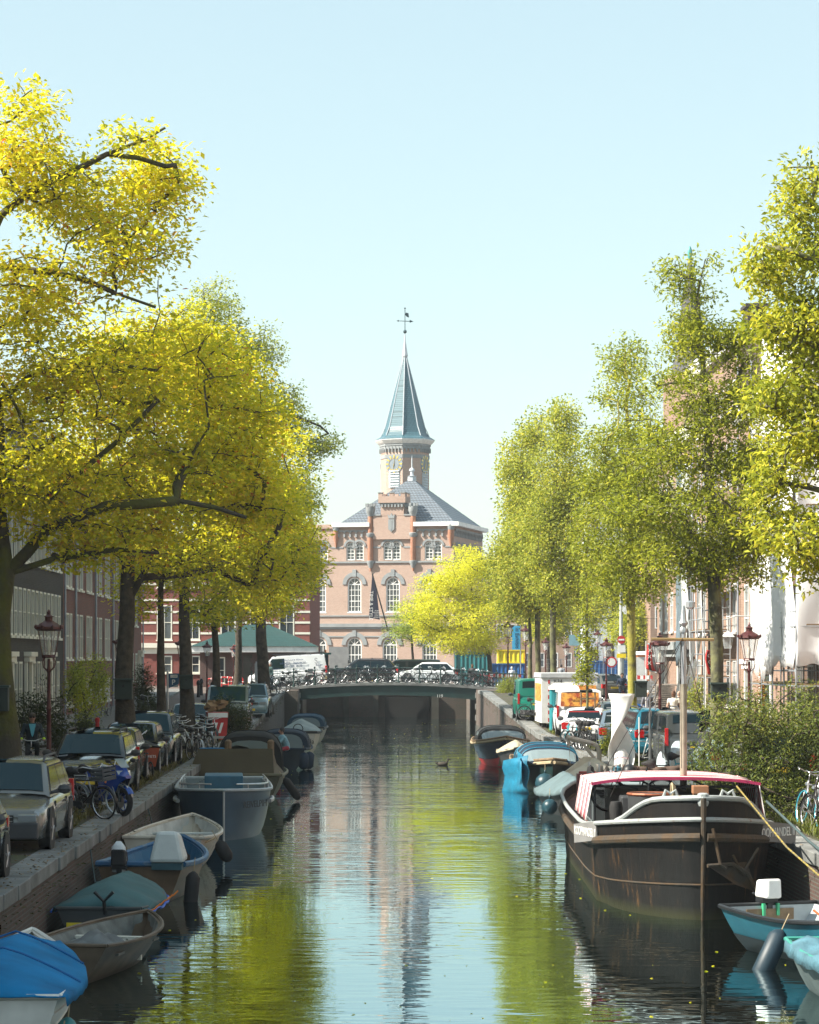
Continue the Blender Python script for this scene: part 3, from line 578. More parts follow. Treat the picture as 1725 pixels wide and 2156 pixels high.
gw=MB(); gw.box(XX(693,214),XX(733,214),213.5,214.2,1.15,ZZ(1362,214)); tag(gw.o('concrete_wall',mat('concrete_grey',(.3,.31,.32),.85)),'short grey concrete wall between tractor cab and iron fence','wall')
tr=T('tractor','dark green tractor cab with orange beacon parked beyond the white van','tractor',(XX(672,205),205,1.15)); b=MB(); b.box(-.8,.8,-.6,.6,.8,1.5); b.box(-1.0,1.4,-.5,.5,.5,.9); b.o('body',M_girder,tr)
b=MB(); b.box(-.75,.75,-.55,.55,1.5,2.35); b.o('cab',cglass,tr); b=MB(); b.box(-.95,.95,-.7,.7,2.35,2.5); b.o('roof',mat('cab_roof_teal',(.06,.2,.18),.5),tr)
b=MB(); b.lathe([(.08,2.5),(.08,2.68),(.04,2.74)],(.5,0,0),8); b.o('beacon',orange,tr)
for x in (-.6,.8): b=MB(); b.torus((x,-.7,.55),.4,.16,14,6,'y'); b.o('wheel',black,tr)
# ---------- right bank houses (face the canal; local x runs towards the camera) ----------
GR='brick canal houses along the right bank'
rows3=[(1.0,3.0),(4.2,6.3),(7.4,9.4),(10.4,12.0)]
def rgrid(W,n,w_,rows): return grid([.7+i*(W-1.4)/n+(.5*((W-1.4)/n-w_)) for i in range(n)],w_,rows)
house('canal_house','warm brick house behind the white-sheeted scaffold',(16,97,0),R(-90),13,14,rgrid(13,5,1.2,rows3),BR_warm,white,roof='flat',group=GR,base=.6)
house('canal_house','lower brown brick house beside the white-sheeted scaffold with awning shopfront',(16,110,0),R(-90),13,13.6,rgrid(13,5,1.25,[(4.2,6.3),(7.4,9.4),(10.3,11.9)]),BR_warm,white,doors=[(2,3.2,.3,3.0),(6,8.5,.3,3.0,(.5,.48,.4))],group=GR,base=.6)
house('canal_house','tall brick house with dark windowless party wall and chimney on the right',(16,125,.15),R(-90),15,16.9,rgrid(15,7,1.0,[(1.0,3.0),(4.2,6.3),(7.4,9.4),(10.6,12.4),(13.5,15)]),BR_warm,white,group=GR)
b=MB(); b.box(16.02,25,109.9,109.98,13.7,17.0); tag(b.o('party_wall',brick('umber_brick',(.13,.075,.06),(.1,.06,.05),(.3,.26,.22),stain=.2)),'dark brick party wall rising above lower roof','wall')
b=MB(); b.box(15.9,25,109.8,110.2,17.0,17.15); tag(b.o('coping',white),'white coping along the top of the dark party wall','coping')
b=MB(); b.box(16.6,17.4,112,113.4,16.9,18.3); b.box(16.5,17.5,111.9,113.5,18.3,18.45); tag(b.o('chimney',BR_dark),'square brick chimney on the tall right-hand house','chimney')
hc=house('canal_house','corner brick house with grey stone shopfront and carved brackets at the square',(16,141,.6),R(-90),16,13.8,rgrid(16,6,1.1,[(4.0,6.0),(7.2,9.2),(10.2,12)]),BR_warm,white,doors=[(3,4.2,.2,2.9),(10,12,.2,2.9)],group=GR)
b=MB(); b.box(-.2,16,-.5,-.003,3.05,3.45); b.box(-.1,16,-.25,-.003,2.7,3.05)
for x in (.2,1.4): 
    b.prism([(x,2.7),(x+.35,2.7),(x+.35,1.9),(x+.2,2.1),(x,2.3)],-.5,-.1)
b.o('shopfront_cornice',gstone,hc)
for k,(y0,W,H,lb) in enumerate([(32,16,13.5,'right-bank brick house closest to the camera'),(48,18,14.2,'second right-bank brick house from the camera'),(66,18,13.2,'right-bank brick house behind the nearest bush')]):
    house('canal_house',lb,(16.2,y0+W,0),R(-90),W-.02,H,rgrid(W,6,1.2,rows3),BR_warm,white,group=GR)
# far backdrop buildings right of the church
def farb(label,x0,x1,D,z_top,m,nx,nz):
    t=T('city_building',label,'building',(XX(x0,D),D,1.1)); W=XX(x1,D)-XX(x0,D); H=z_top-1.1
    ops=[(W*(i+.25)/nx,W*(i+.75)/nx,H*(j+.3)/nz,H*(j+.8)/nz) for i in range(nx) for j in range(nz)]
    b=MB(); facade(b,0,W,0,H,ops); b.quad((W,0,0),(W,9,0),(W,9,H),(W,0,H)); b.quad((0,0,H),(W,0,H),(W,9,H),(0,9,H)); b.quad((0,0,0),(0,0,H),(0,9,H),(0,9,0)); b.o('wall',m,t)
    for o in ops: window(t,*o,white,2,2,fw=.08,sill=False)
    b=MB(); b.box(-.1,W+.1,-.3,.1,H,H+.3); b.o('cornice',white,t)
farb('pale grey office block glimpsed between the far right trees',1236,1400,300,ZZ(1070,300),mat('pale_plaster',(.5,.54,.58),.8),5,5)
farb('brick apartment block far behind the honey locust tree',1010,1240,310,ZZ(1180,310),BR_warm,8,4)
farb('brick block behind the square at the far right',1370,1560,200,ZZ(980,200),BR_warm,5,5)
# distant church spire behind right trees
D=255; s=F/D
sp=T('distant_spire','slim dark church spire with green onion tip rising behind the right trees','tower',(XX(1453,D),D,1.1))
def zz2(vy): return (1385-vy)/s+ZC-1.1
def oc(r,z,n=8): return [(r*math.cos(2*PI*k/n),r*math.sin(2*PI*k/n),z) for k in range(n)]
b=MB(); b.loft([oc(2.6,0,4),oc(2.6,zz2(800),4),oc(2.2,zz2(790),4)],closed=True,cap=True); b.o('tower_body',BR_warm,sp)
b=MB(); b.loft([oc(1.9,zz2(790)),oc(1.35,zz2(740)),oc(1.2,zz2(705)),oc(.55,zz2(600)),oc(.28,zz2(565)),oc(.2,zz2(545))],closed=True,cap=True); b.o('spire',mat('brown_slate',(.07,.065,.07),.6),sp)
b=MB(); b.lathe([(.12,zz2(547)),(.22,zz2(540)),(.23,zz2(528)),(.12,zz2(521)),(.02,zz2(518))],(0,0,0),8); b.o('onion_tip',mat('copper_green',(.05,.28,.26),.5),sp,smooth=True)
# ---------- scaffolds ----------
def scaffold(label,x0,y0,y1,zt,sheet,lifts,name='scaffold'):
    t=T(name,label,'scaffold',(x0,y0,0)); b=MB(); L=y1-y0; n=max(2,int(L/2.2))
    for i in range(n+1):
        for x in (0,1.1): b.tube([(x,L*i/n,.11),(x,L*i/n,zt)],.03,5)
    for z in lifts:
        for x in (0,1.1):
            for dz_ in (0,.5,1.0): b.tube([(x,0,z+dz_),(x,L,z+dz_)],.024,4)
        for i in range(n+1): b.tube([(0,L*i/n,z),(1.1,L*i/n,z)],.024,4)
    for i in range(n): b.tube([(0,L*i/n,lifts[0]),(0,L*(i+1)/n,lifts[-1])],.02,4)
    b.o('tubes',steel,t); 
    for z in lifts: q=MB(); q.box(.05,1.05,0,L,z+.03,z+.08); q.o('platform',wood,t)
    return t
s1=scaffold('steel scaffold wrapped in torn white sheeting against the brick house',14.5,87,97,14.3,1,[2.3,4.3,6.3,8.3,10.3,12.3])
def sheet(par,y0,y1,z0,z1,x,m,seed,amp=.12,axis='y'):
    rr=random.Random(seed); ny,nz=16,24; rings=[]
    for j in range(nz+1):
        z=z0+(z1-z0)*j/nz; row=[]
        for i in range(ny+1):
            y=y0+(y1-y0)*i/ny; d=noise.noise(Vector((y*.8+seed,z*.35,seed)))*amp*2
            zz=z+(noise.noise(Vector((y*1.3,seed,3)))*.5 if j==0 else 0)
            row.append((x+d,y,zz) if axis=='y' else (y,x+d,zz))
        rings.append(row)
    b=MB(); b.loft(rings); o=b.o('sheeting',m,par,smooth='all'); so_=o.modifiers.new('thick','SOLIDIFY'); so_.thickness=.01; return o
shm=mat('white_scaffold_sheet',(.85,.86,.88),.7,var=.04,scale=.6)
sheet(s1,.1,6.0,2.9,14.6,-.1,shm,1); sheet(s1,0,1.1,3.0,14.4,-.08,shm,5,axis='x'); 
net=glass('debris_net',(.8,.84,.86),.35,.8); sheet(s1,6.05,9.9,2.7,12.3,-.08,net,3)
s2=scaffold('bare steel scaffold with ladders and dark tarp on the corner house',14.6,111,120,12.5,0,[2.4,4.4,6.4,8.4,10.4])
sheet(s2,7.2,9.0,3.0,12.3,-.08,mat('grey_blue_tarp',(.12,.16,.19),.7,var=.3,scale=1),7); sheet(s2,5.2,7.1,2.6,12,-.08,mat('pale_grey_mesh',(.4,.42,.42),.7,var=.2,scale=1),9)
for k,(y,x) in enumerate(((1.2,-.9),(3.4,-.7),(5.2,-.8),(2.3,-.5))):
    b=MB(); zt=3.2+k*.4
    for d in (0,.4): b.tube([(x,y+d,.12),(x+.7,y+d,zt)],.025,5)
    for i in range(12): f=(i+.5)/12; b.tube([(x+.7*f,y,.12+(zt-.12)*f),(x+.7*f,y+.4,.12+(zt-.12)*f)],.015,4)
    b.o('ladder',chrome,s2)
# ================= TREES =================
M_bark=mat('ridged_bark',(.06,.048,.035),.95,var=.45,scale=5,bump=.9,bscale=18)
M_moss=mat('mossy_bark',(.055,.045,.03),.95,col2=(.085,.085,.015),scale=1.1,thr=.5,bump=.9,bscale=14)
M_barky=mat('yellow_lichen_bark',(.10,.085,.05),.95,col2=(.32,.29,.05),scale=2.2,thr=.44,bump=.6,bscale=14)
M_barkg=mat('grey_green_bark',(.08,.075,.05),.95,col2=(.17,.17,.08),scale=2.5,thr=.5,bump=.6,bscale=14)
LY=leafmat('yellow_elm_leaf',[(0,(.23,.31,.012)),(.3,(.52,.54,.018)),(.65,(.82,.74,.028)),(.9,(.93,.75,.04)),(.97,(.6,.28,.03)),(1,(.55,.10,.02))],.55)
LG=leafmat('olive_green_leaf',[(0,(.17,.22,.03)),(.5,(.36,.41,.05)),(.85,(.6,.6,.07)),(1,(.7,.6,.08))],.5)
LR=leafmat('lime_leaf',[(0,(.16,.19,.018)),(.4,(.29,.34,.03)),(.8,(.53,.54,.045)),(1,(.8,.7,.06))],.5)
LH_=leafmat('honey_locust_leaf',[(0,(.38,.46,.03)),(.4,(.68,.70,.04)),(1,(.9,.82,.07))],.5)
LD=leafmat('dark_shrub_leaf',[(0,(.02,.035,.01)),(.6,(.06,.075,.02)),(1,(.13,.12,.03))],.35)
LB=leafmat('willow_shrub_leaf',[(0,(.05,.08,.02)),(.6,(.17,.22,.045)),(1,(.42,.42,.08))],.45)
def blob(vx,vy,D,rx,ry,rd,w=None):
    s=F/D; return (XX(vx,D),D,ZZ(vy,D),rx/s,rd,ry/s,w if w else (rx/s*rd*ry/s)**.5)
def leaves_mesh(name,pos,outd,size,lm,parent,seed,tb=0.0,flat=.5,narrow=.5,droop=.3,spread=1.0):
    rs=np.random.RandomState(seed); n=len(pos)
    nrm=rs.normal(size=(n,3)); nrm[:,2]=np.abs(nrm[:,2])*(1+flat*2)+flat; nrm/=np.linalg.norm(nrm,axis=1)[:,None]
    d=rs.normal(size=(n,3))*.8+outd*spread; d[:,2]-=droop; d-=nrm*np.sum(d*nrm,axis=1)[:,None]; d/=np.linalg.norm(d,axis=1)[:,None]+1e-9
    sd=np.cross(nrm,d); L=size*(.42+.85*rs.rand(n)**.8)[:,None]; W=L*narrow*.5
    v=np.empty((n,4,3)); v[:,0]=pos; v[:,1]=pos+d*L*.45+sd*W+nrm*L*.08; v[:,2]=pos+d*L-nrm*L*.12; v[:,3]=pos+d*L*.45-sd*W+nrm*L*.08
    me=bpy.data.meshes.new(name); me.vertices.add(n*4); me.vertices.foreach_set('co',v.reshape(-1)); me.loops.add(n*4); me.loops.foreach_set('vertex_index',np.arange(n*4))
    me.polygons.add(n); me.polygons.foreach_set('loop_start',np.arange(n)*4); me.polygons.foreach_set('loop_total',np.full(n,4))
    me.update(); at=me.attributes.new('tint','FLOAT','FACE'); 
    t=rs.rand(n)**1.1; 
    # clumps of a tree share a hue
    c=np.array([noise.noise(Vector(p*.9+seed)) for p in pos[::8]]); c=np.repeat(c,8)[:n] if len(c)*8>=n else np.resize(np.repeat(c,8),n)
    t=np.clip(t*.62+.2+c*.38+tb,0,.955); q=rs.rand(n); t=np.where(q<.004,1.0,t); at.data.foreach_set('value',t.astype(np.float32))
    me.materials.append(lm); ob=bpy.data.objects.new(name,me); COL.objects.link(ob); ob.parent=parent; return ob
def tree(name,label,trunk,tr,blobs,ntip,nleaf,lsize,lm,bm,seed,tb=0.,limbs=(),trmin=.012,sp=(.55,.28),flat=.5,narrow=.55,droop=.35,group=None,cat='tree',up=.25,shell=.45,lay=0,twig=1.0,gap=(-.2,.8)):
    rr=random.Random(seed); rs=np.random.RandomState(seed); base=Vector(trunk[0])
    t=T(name,label,cat,tuple(base),0,group)
    nodes=[Vector(p)-base for p in trunk]; par=[-1]+list(range(len(trunk)-1)); rmin=[0]*len(nodes)
    # refine trunk
    N=[nodes[0]];P=[-1];RM=[tr]
    for i in range(1,len(nodes)):
        a,b_=nodes[i-1],nodes[i]; k=max(1,int((b_-a).length/.7))
        for j in range(1,k+1):
            f=j/k; N.append(a.lerp(b_,f)+Vector((rr.uniform(-1,1),rr.uniform(-1,1),0))*tr*.12); P.append(len(N)-2); g=(i-1+f)/(len(nodes)-1); RM.append(tr*(1-.72*g))
    ntrunk=len(N); trunk_top=ntrunk
    firstz=N[ntrunk//3].z
    for lb in limbs:   # explicit limbs: ([points], r0)
        pts=[Vector(p)-base for p in lb[0]]; k0=min(range(len(N)),key=lambda i:(N[i]-pts[0]).length); prev=k0
        for i,p in enumerate(pts):
            if i==0 and (N[k0]-p).length<.15: continue
            q=N[prev]; m=max(1,int((p-q).length/.6))
            for j in range(1,m+1):
                N.append(q.lerp(p,j/m)+Vector((rr.uniform(-.05,.05),rr.uniform(-.05,.05),rr.uniform(-.06,.06)))); P.append(prev); prev=len(N)-1; g=(i+j/m)/len(pts); RM.append(lb[1]*(1-.75*g))
    if lm is LR or lm is LG: gap=(-.27,1.1)
    if cat=='shrub' or ntip<160: gap=(-9,1)
    W=np.array([b_[6] for b_ in blobs]); W/=W.sum(); tips=[]
    for i in range(ntip):
        b_=blobs[rs.choice(len(blobs),p=W)]; d=Vector(rs.normal(size=3)).normalized(); r=rr.random()**shell
        p=Vector((b_[0]+d.x*r*b_[3],b_[1]+d.y*r*b_[4],b_[2]+d.z*r*b_[5]))-base
        if noise.noise((p+base)*gap[1]+Vector((seed,0,0)))<gap[0]: continue
        if lay: p.z=round(p.z/lay)*lay+rr.uniform(-.25,.25)*lay
        tips.append(p)
    arr=np.empty((len(N)+ntip*4,3)); arr[:len(N)]=[tuple(p) for p in N]; cnt=len(N); leafp=[];leafd=[]
    lo=max(1,int(ntrunk*.3))
    for i,p in enumerate(tips):
        A=arr[lo:cnt]; pp=np.array(p); dv=pp-A; dist=np.linalg.norm(dv,axis=1); cost=dist+np.where(dv[:,2]<-.2,-dv[:,2]*.7,0)+np.where(np.arange(lo,cnt)>=ntrunk,0,.0)
        k=int(np.argmin(cost))+lo; q=N[k]; L=(p-q).length
        if L<.12: continue
        m=3 if L>1.2 else 2; prev=k
        for j in range(1,m+1):
            f=j/m; mid=q.lerp(p,f)+Vector((0,0,1))*(L*up*f*(1-f))+Vector((rr.uniform(-1,1),rr.uniform(-1,1),rr.uniform(-1,1)))*L*.06*(j<m)
            N.append(mid); P.append(prev); RM.append(trmin); arr[cnt]=tuple(mid); cnt+=1; prev=len(N)-1
        leafp.append(p); leafd.append((p-q).normalized())
    n=len(N); w_=np.zeros(n)
    isleaf=np.ones(n,bool)
    for i in range(1,n): isleaf[P[i]]=False
    w_[isleaf]=1
    for i in range(n-1,0,-1): w_[P[i]]+=w_[i]
    rad=np.maximum(trmin*w_**.42,RM); rad=np.minimum(rad,tr)
    for i in range(1,n): rad[i]=min(rad[i],rad[P[i]])
    b=MB(); ch_={}
    for i in range(1,n): ch_.setdefault(P[i],[]).append(i)
    tb_=MB(); flare=[(N[i]) for i in range(ntrunk)]; rads=[rad[i] for i in range(ntrunk)]; rads[0]=tr*1.35
    if len(rads)>1: rads[1]=tr*1.02
    tb_.tube(flare,rads,12); trk=tb_.o('trunk',bm,t,smooth='all')
    # chains
    def chains(start):
        st=[(P[start],start)]
    done=set(range(ntrunk)); order=[i for i in range(ntrunk,n)]
    for i in order:
        if i in done: continue
        path=[P[i],i]; done.add(i)
        while path[-1] in ch_:
            c=[k for k in ch_[path[-1]] if k not in done]
            if not c: break
            c=max(c,key=lambda k:rad[k]); path.append(c); done.add(c)
        r=[min(rad[path[1]],rad[path[0]])]+[rad[k] for k in path[1:]]
        b.tube([N[k] for k in path],r,3 if r[0]<.03 else (5 if r[0]<.09 else 8),cap=False)
    b.o('branches',bm,t,smooth='all')
    if leafp:
        LP=np.array([tuple(p) for p in leafp]); LDn=np.array([tuple(d) for d in leafd]); m=max(1,int(nleaf/len(LP)))
        off=np.clip(rs.normal(size=(len(LP),m,3)),-1.35,1.35)*np.array([sp[0],sp[0],sp[1]])*.5; back=rs.rand(len(LP),m,1)*.5
        pos=(LP[:,None]+off-LDn[:,None]*back*sp[0]).reshape(-1,3); od=off+LDn[:,None]*.3; od=(od/(np.linalg.norm(od,axis=2,keepdims=True)+1e-6)).reshape(-1,3)
        leaves_mesh('crown',pos,od,lsize,lm,t,seed,tb,flat,narrow,droop)
    return t
GT='street trees along the left quay'
def up_(vx,D,z=0): return (XX(vx,D),D,z)
# --- A: nearest left tree, mossy leaning trunk at frame edge
DA=56; sA=F/DA
def PA(vx,vy,dd=0): D=DA+dd; return (XX(vx,D),D,ZZ(vy,D))
tree('street_tree','large yellow tree with leaning mossy trunk at the left edge, boughs reaching over the canal',
  [(XX(28,DA)-.1,DA,0),(XX(5,DA),DA,2.1),PA(-5,1300),PA(15,1210),PA(-30,900),PA(-60,600)],.36,
  [blob(40,300,56,90,140,1.8),blob(170,420,57,120,90,1.8),blob(330,400,58,85,100,1.5),blob(250,540,57,130,80,2),blob(80,620,56,150,100,2.2),blob(130,820,56,230,100,2.4),blob(330,760,58,200,110,2.2),blob(90,1010,56,180,120,2.4),blob(360,960,58,220,120,2.4),blob(250,1120,57,180,60,2),blob(500,870,60,90,110,2.2,2.2),blob(520,1040,60,100,100,2.2,2.0),blob(-150,600,55,180,350,2.5,4),blob(285,300,56,55,30,.5,.22)],
  1750,58000,.15,LY,M_moss,11,tb=.06,limbs=[([PA(-60,600),PA(0,455),PA(100,385),PA(230,322),PA(300,300),PA(345,266)],.11),([PA(230,322),PA(350,352)],.05),([PA(-40,700),PA(0,555),PA(120,570),PA(250,615),PA(330,650)],.13),
   ([PA(-20,1130),PA(0,1010),PA(60,960),PA(140,905)],.15),([PA(15,1210),PA(100,1120),PA(230,1070),PA(370,1050),PA(520,1085)],.17),([PA(15,1210),PA(110,1180),PA(250,1160),PA(340,1165)],.12),([PA(-10,1060),PA(0,840),PA(70,790),PA(210,765),PA(330,775)],.12),([PA(-15,1000),PA(90,1050),PA(250,930),PA(330,850)],.12)],
  sp=(.75,.4),flat=.45,droop=.5,group=GT,up=.15,shell=.5,lay=.55)
# --- B
DB=75
tree('street_tree','thick-trunked yellow elm with dark nest box behind the parked estate cars',
  [up_(268,DB),up_(262,DB,2),(XX(268,DB),DB,5.2),(XX(280,DB),DB,8),(XX(300,DB),DB,11.5)],.33,
  [blob(250,800,75,170,160,2.4),blob(420,830,76,150,140,2.4),blob(180,1000,75,160,110,2.4),blob(420,1020,76,190,110,2.4),blob(540,1080,78,110,90,2.2),blob(380,1150,75,210,60,2),blob(560,1190,78,90,70,2),blob(330,720,76,130,80,2),blob(470,760,77,80,70,2,1.5)],
  1400,47000,.15,LY,M_bark,12,tb=.02,limbs=[([(XX(275,DB),DB,5.0),(XX(300,DB),DB,5.6),(XX(360,DB),DB,7.2)],.16),([(XX(262,DB),DB,6.0),(XX(180,DB),DB,7.4),(XX(120,DB),DB,9)],.13)],sp=(.8,.42),flat=.45,droop=.5,group=GT,shell=.5,lay=.6)
# --- C thin
tree('street_tree','slim-trunked yellow-green tree second from the camera row, left quay',[up_(339,88),up_(340,88,2.5),up_(338,88,5),up_(345,88,9)],.19,
  [blob(350,1180,88,120,80,2.2),blob(460,1200,89,110,80,2.2),blob(330,1050,88,110,90,2.2),blob(300,1260,88,70,45,1.2,.8)],340,13000,.16,LY,M_bark,13,tb=-.06,sp=(.8,.42),group=GT)
# --- D thick
tree('street_tree','thick grey-brown elm trunk behind the blue parking sign with low lime crown',[up_(397,101),up_(392,101,2.5),up_(388,101,5),up_(400,101,10),up_(420,101,14)],.32,
  [blob(470,960,101,140,110,2.5),blob(560,1000,102,110,110,2.4),blob(590,1120,103,85,120,2.2),blob(470,1200,101,120,90,2.2),blob(630,1200,104,48,60,1.6,1.4),blob(540,1250,102,80,40,1.8)],560,22000,.18,LY,M_bark,14,tb=-.02,sp=(.9,.45),group=GT,lay=.7,droop=.5)
# --- E
tree('street_tree','slim tree in front of the brick pavilion with leaves down to the lantern height',[up_(452,119),up_(455,119,3),up_(450,119,6),up_(470,119,11)],.22,
  [blob(520,1150,119,110,90,2.4),blob(600,1180,120,80,100,2.2),blob(470,1290,119,90,30,2),blob(560,1270,119,60,35,1.8)],360,14000,.18,LY,M_bark,15,tb=-.08,sp=(.9,.45),group=GT)
# --- F tall duller green tree behind
tree('street_tree','tall olive-green tree with open twiggy top behind the yellow elms',[up_(560,135,.3),up_(550,135,5),up_(520,135,12),up_(450,135,19)],.35,
  [blob(450,660,135,70,75,2.2),blob(530,740,135,75,70,2.5),blob(400,760,135,90,110,2.5),blob(570,860,135,70,70,2.5),blob(640,930,135,60,60,2.2),blob(540,900,136,110,110,3),blob(640,1040,135,35,60,1.5,.8),blob(600,1100,136,70,130,2.5),blob(690,940,135,25,25,.8,.25),blob(480,1000,136,120,150,3)],
  1300,40000,.16,LG,M_bark,16,tb=.05,sp=(.8,.5),flat=.2,group=GT,up=.1)
tree('street_tree','dark green tree filling the gap between the elms and the red banded house',[up_(500,160,1),up_(505,160,7),up_(520,160,13)],.25,
  [blob(560,1170,160,90,130,3),blob(600,1050,160,60,90,2.5),blob(640,1180,160,28,80,1.5,.8)],300,12000,.2,LG,M_bark,17,tb=-.02,sp=(1.1,.6),group=GT)
# ---- right side ----
GR2='street trees along the right quay'
tree('street_tree','lime-green tree at the right edge whose trunk stands outside the view',[(8.9,46,0),(8.85,46,3),(8.6,46,7),(8.7,46,11.5)],.2,
  [blob(1690,430,46,50,110,.9),blob(1660,560,46,90,80,1.1),blob(1640,690,46,60,60,1),blob(1700,700,46,90,110,1.4),blob(1655,830,46,95,60,1.1),blob(1700,930,46,110,80,1.3),blob(1650,1010,46,80,55,1),blob(1690,1110,46,110,60,1.3),blob(1730,1180,46,60,50,1),blob(1820,700,46,120,400,1.8)],
  1000,27000,.13,LR,M_barkg,21,tb=.14,sp=(.5,.3),flat=.1,narrow=.42,droop=.35,group=GR2,up=-.1)
tree('street_tree','tall slender green tree with mottled trunk behind the quayside bush',[(XX(1512,67),67,0),(XX(1510,67),67,3),(XX(1500,67),67,6),(XX(1490,67),67,9),(XX(1470,67),67,12.5)],.165,
  [blob(1455,590,67,68,60,.8),blob(1460,700,67,75,60,1),blob(1550,730,67,50,55,.9),blob(1450,810,67,100,70,1.3),blob(1560,850,67,70,70,1.2),blob(1440,930,67,150,75,1.6),blob(1560,980,67,80,70,1.3),blob(1450,1060,67,190,80,1.8),blob(1560,1120,67,80,70,1.3),blob(1430,1170,67,90,50,1.2),blob(1530,1205,67,100,45,1.2),blob(1580,1150,67,60,30,.8),blob(1370,970,68,80,55,1.1),blob(1340,1060,68,80,55,1.1),blob(1600,990,67,55,70,.9)],
  1250,38000,.125,LR,M_barkg,22,tb=-.02,limbs=[([(XX(1500,67),67,5.5),(XX(1440,67),67,6.9),(XX(1390,67),67,8.2)],.06),([(XX(1505,67),67,5.0),(XX(1560,67),67,6.2),(XX(1590,67),67,7.2)],.06)],sp=(.55,.32),flat=.1,narrow=.42,group=GR2,up=-.1)
tree('street_tree','green tree with yellow lichened trunk and dark nest box between the parked cars',[(XX(1332,89),89,0),(XX(1331,89),89,3),(XX(1328,89),89,7),(XX(1320,89),89,12)],.15,
  [blob(1312,760,89,45,50,1),blob(1330,840,89,65,55,1.3),blob(1290,930,89,65,50,1.3),blob(1345,960,89,90,80,1.8),blob(1300,1060,89,80,70,1.7),blob(1370,1130,89,80,80,1.7),blob(1300,1180,89,80,65,1.6),blob(1350,1240,89,70,35,1.3),blob(1262,1010,90,45,65,1.2),blob(1255,1130,90,50,70,1.2)],
  1000,32000,.135,LR,M_barky,23,tb=-.03,sp=(.7,.4),flat=.1,narrow=.42,group=GR2,up=-.1)
tree('street_tree','dense upright hornbeam with lichened trunk, tallest of the three beyond the wagon',[(XX(1167,126),126,.3),(XX(1166,126),126,3),(XX(1162,126),126,8),(XX(1175,126),126,14)],.17,
  [blob(1187,900,126,30,60,1.3),blob(1170,1000,126,55,90,2),blob(1200,1080,126,40,110,1.8),blob(1150,1130,126,70,110,2.2),blob(1180,1220,126,70,70,2)],900,30000,.15,LG,M_barkg,24,tb=.1,sp=(.7,.6),flat=0,group=GR2,up=-.15)
tree('street_tree','upright green hornbeam with twin-tipped crown left of the tallest one',[(XX(1133,136),136,.55),(XX(1133,136),136,4),(XX(1130,136),136,9),(XX(1125,136),136,14)],.17,
  [blob(1125,910,136,32,50,1.3),blob(1100,1000,136,45,80,2),blob(1075,990,136,18,60,1,.6),blob(1110,1110,136,60,100,2.4),blob(1080,1180,136,50,80,2.2),blob(1120,1260,136,60,40,2)],800,26000,.16,LG,M_barkg,25,tb=.12,sp=(.8,.6),flat=0,group=GR2,up=-.15)
tree('street_tree','shorter green tree at the bridge corner with trunk leftmost of the three',[(XX(1117,143),143,.7),(XX(1117,143),143,4),(XX(1110,143),143,9)],.15,
  [blob(1090,1130,143,45,110,2),blob(1060,1200,143,35,80,1.8),blob(1085,1260,143,50,50,2)],240,9000,.17,LG,M_barkg,26,tb=.06,sp=(.8,.6),group=GR2)
tree('honey_locust','bright golden-yellow feathery tree beyond the right end of the bridge',[(XX(1033,188),188,1.15),(XX(1030,188),188,3.5),(XX(1000,188),188,6),(XX(990,188),188,9)],.2,
  [blob(985,1200,188,70,55,3),blob(940,1250,188,70,50,3),blob(1030,1240,188,55,70,3),blob(900,1290,187,45,40,2),blob(1000,1310,187,75,60,3),blob(960,1350,186,40,30,2,1),blob(1010,1345,188,55,30,2.5,1.6),blob(920,1330,187,40,30,2,1.2)],640,46000,.19,LH_,M_bark,27,tb=.08,sp=(1.2,.5),flat=.5,narrow=.35,cat='tree',lay=.7)
tree('honey_locust','smaller duller green feathery tree left of the golden one beyond the bridge',[(XX(872,196),196,1.15),(XX(870,196),196,3),(XX(865,196),196,6)],.16,
  [blob(865,1290,196,38,40,2),blob(850,1330,196,30,30,1.6),blob(895,1330,196,35,40,2),blob(890,1260,196,25,30,1.5)],200,9000,.17,leafmat('sage_leaf',[(0,(.2,.3,.05)),(.6,(.45,.55,.08)),(1,(.65,.7,.1))],.45),M_bark,28,sp=(1.2,.5),narrow=.3)
for k,(vx,vy,D,rx,ry,lb,tb) in enumerate([(1290,1220,215,75,110,'yellow-green square tree behind the lantern row',.12),(1380,1210,225,65,120,'lime tree at the far side of the square near the corner house',.15),(1235,1250,230,50,90,'shadowy green tree behind the road sign on the square',0),(1345,1320,205,60,50,'low green tree behind the construction fence',.05),(1155,1300,220,60,60,'green tree behind the yellow container',.08)]):
    tree('square_tree',lb,[(XX(vx,D),D,1.15),(XX(vx,D),D,4),(XX(vx,D),D,8)],.2,[blob(vx,vy-ry*.4,D,rx*.7,ry*.6,3),blob(vx,vy+ry*.3,D,rx,ry*.6,3.5)],260,11000,.24,LR,M_bark,40+k,tb=tb,sp=(1.5,.8),group='trees on the square')
# young staked tree
yt=tree('young_tree','young sapling with narrow leafy crown tied to stakes above the white van',[(XX(1237,103),103,0),(XX(1237,103),103,3),(XX(1236,103),103,6.2)],.05,
  [blob(1234,1255,103,6,45,.15,.5),blob(1232,1330,103,18,35,.4),blob(1240,1380,103,24,35,.5),blob(1230,1420,103,20,28,.4)],130,2200,.13,LR,M_barkg,50,tb=-.05,sp=(.25,.25),up=-.1)
b=MB(); [b.tube([(x,0,0),(x,0,1.9)],.035,5) for x in (-.25,.3)]; b.box(-.28,.33,-.03,.03,1.6,1.68); b.o('stake',wood,yt)
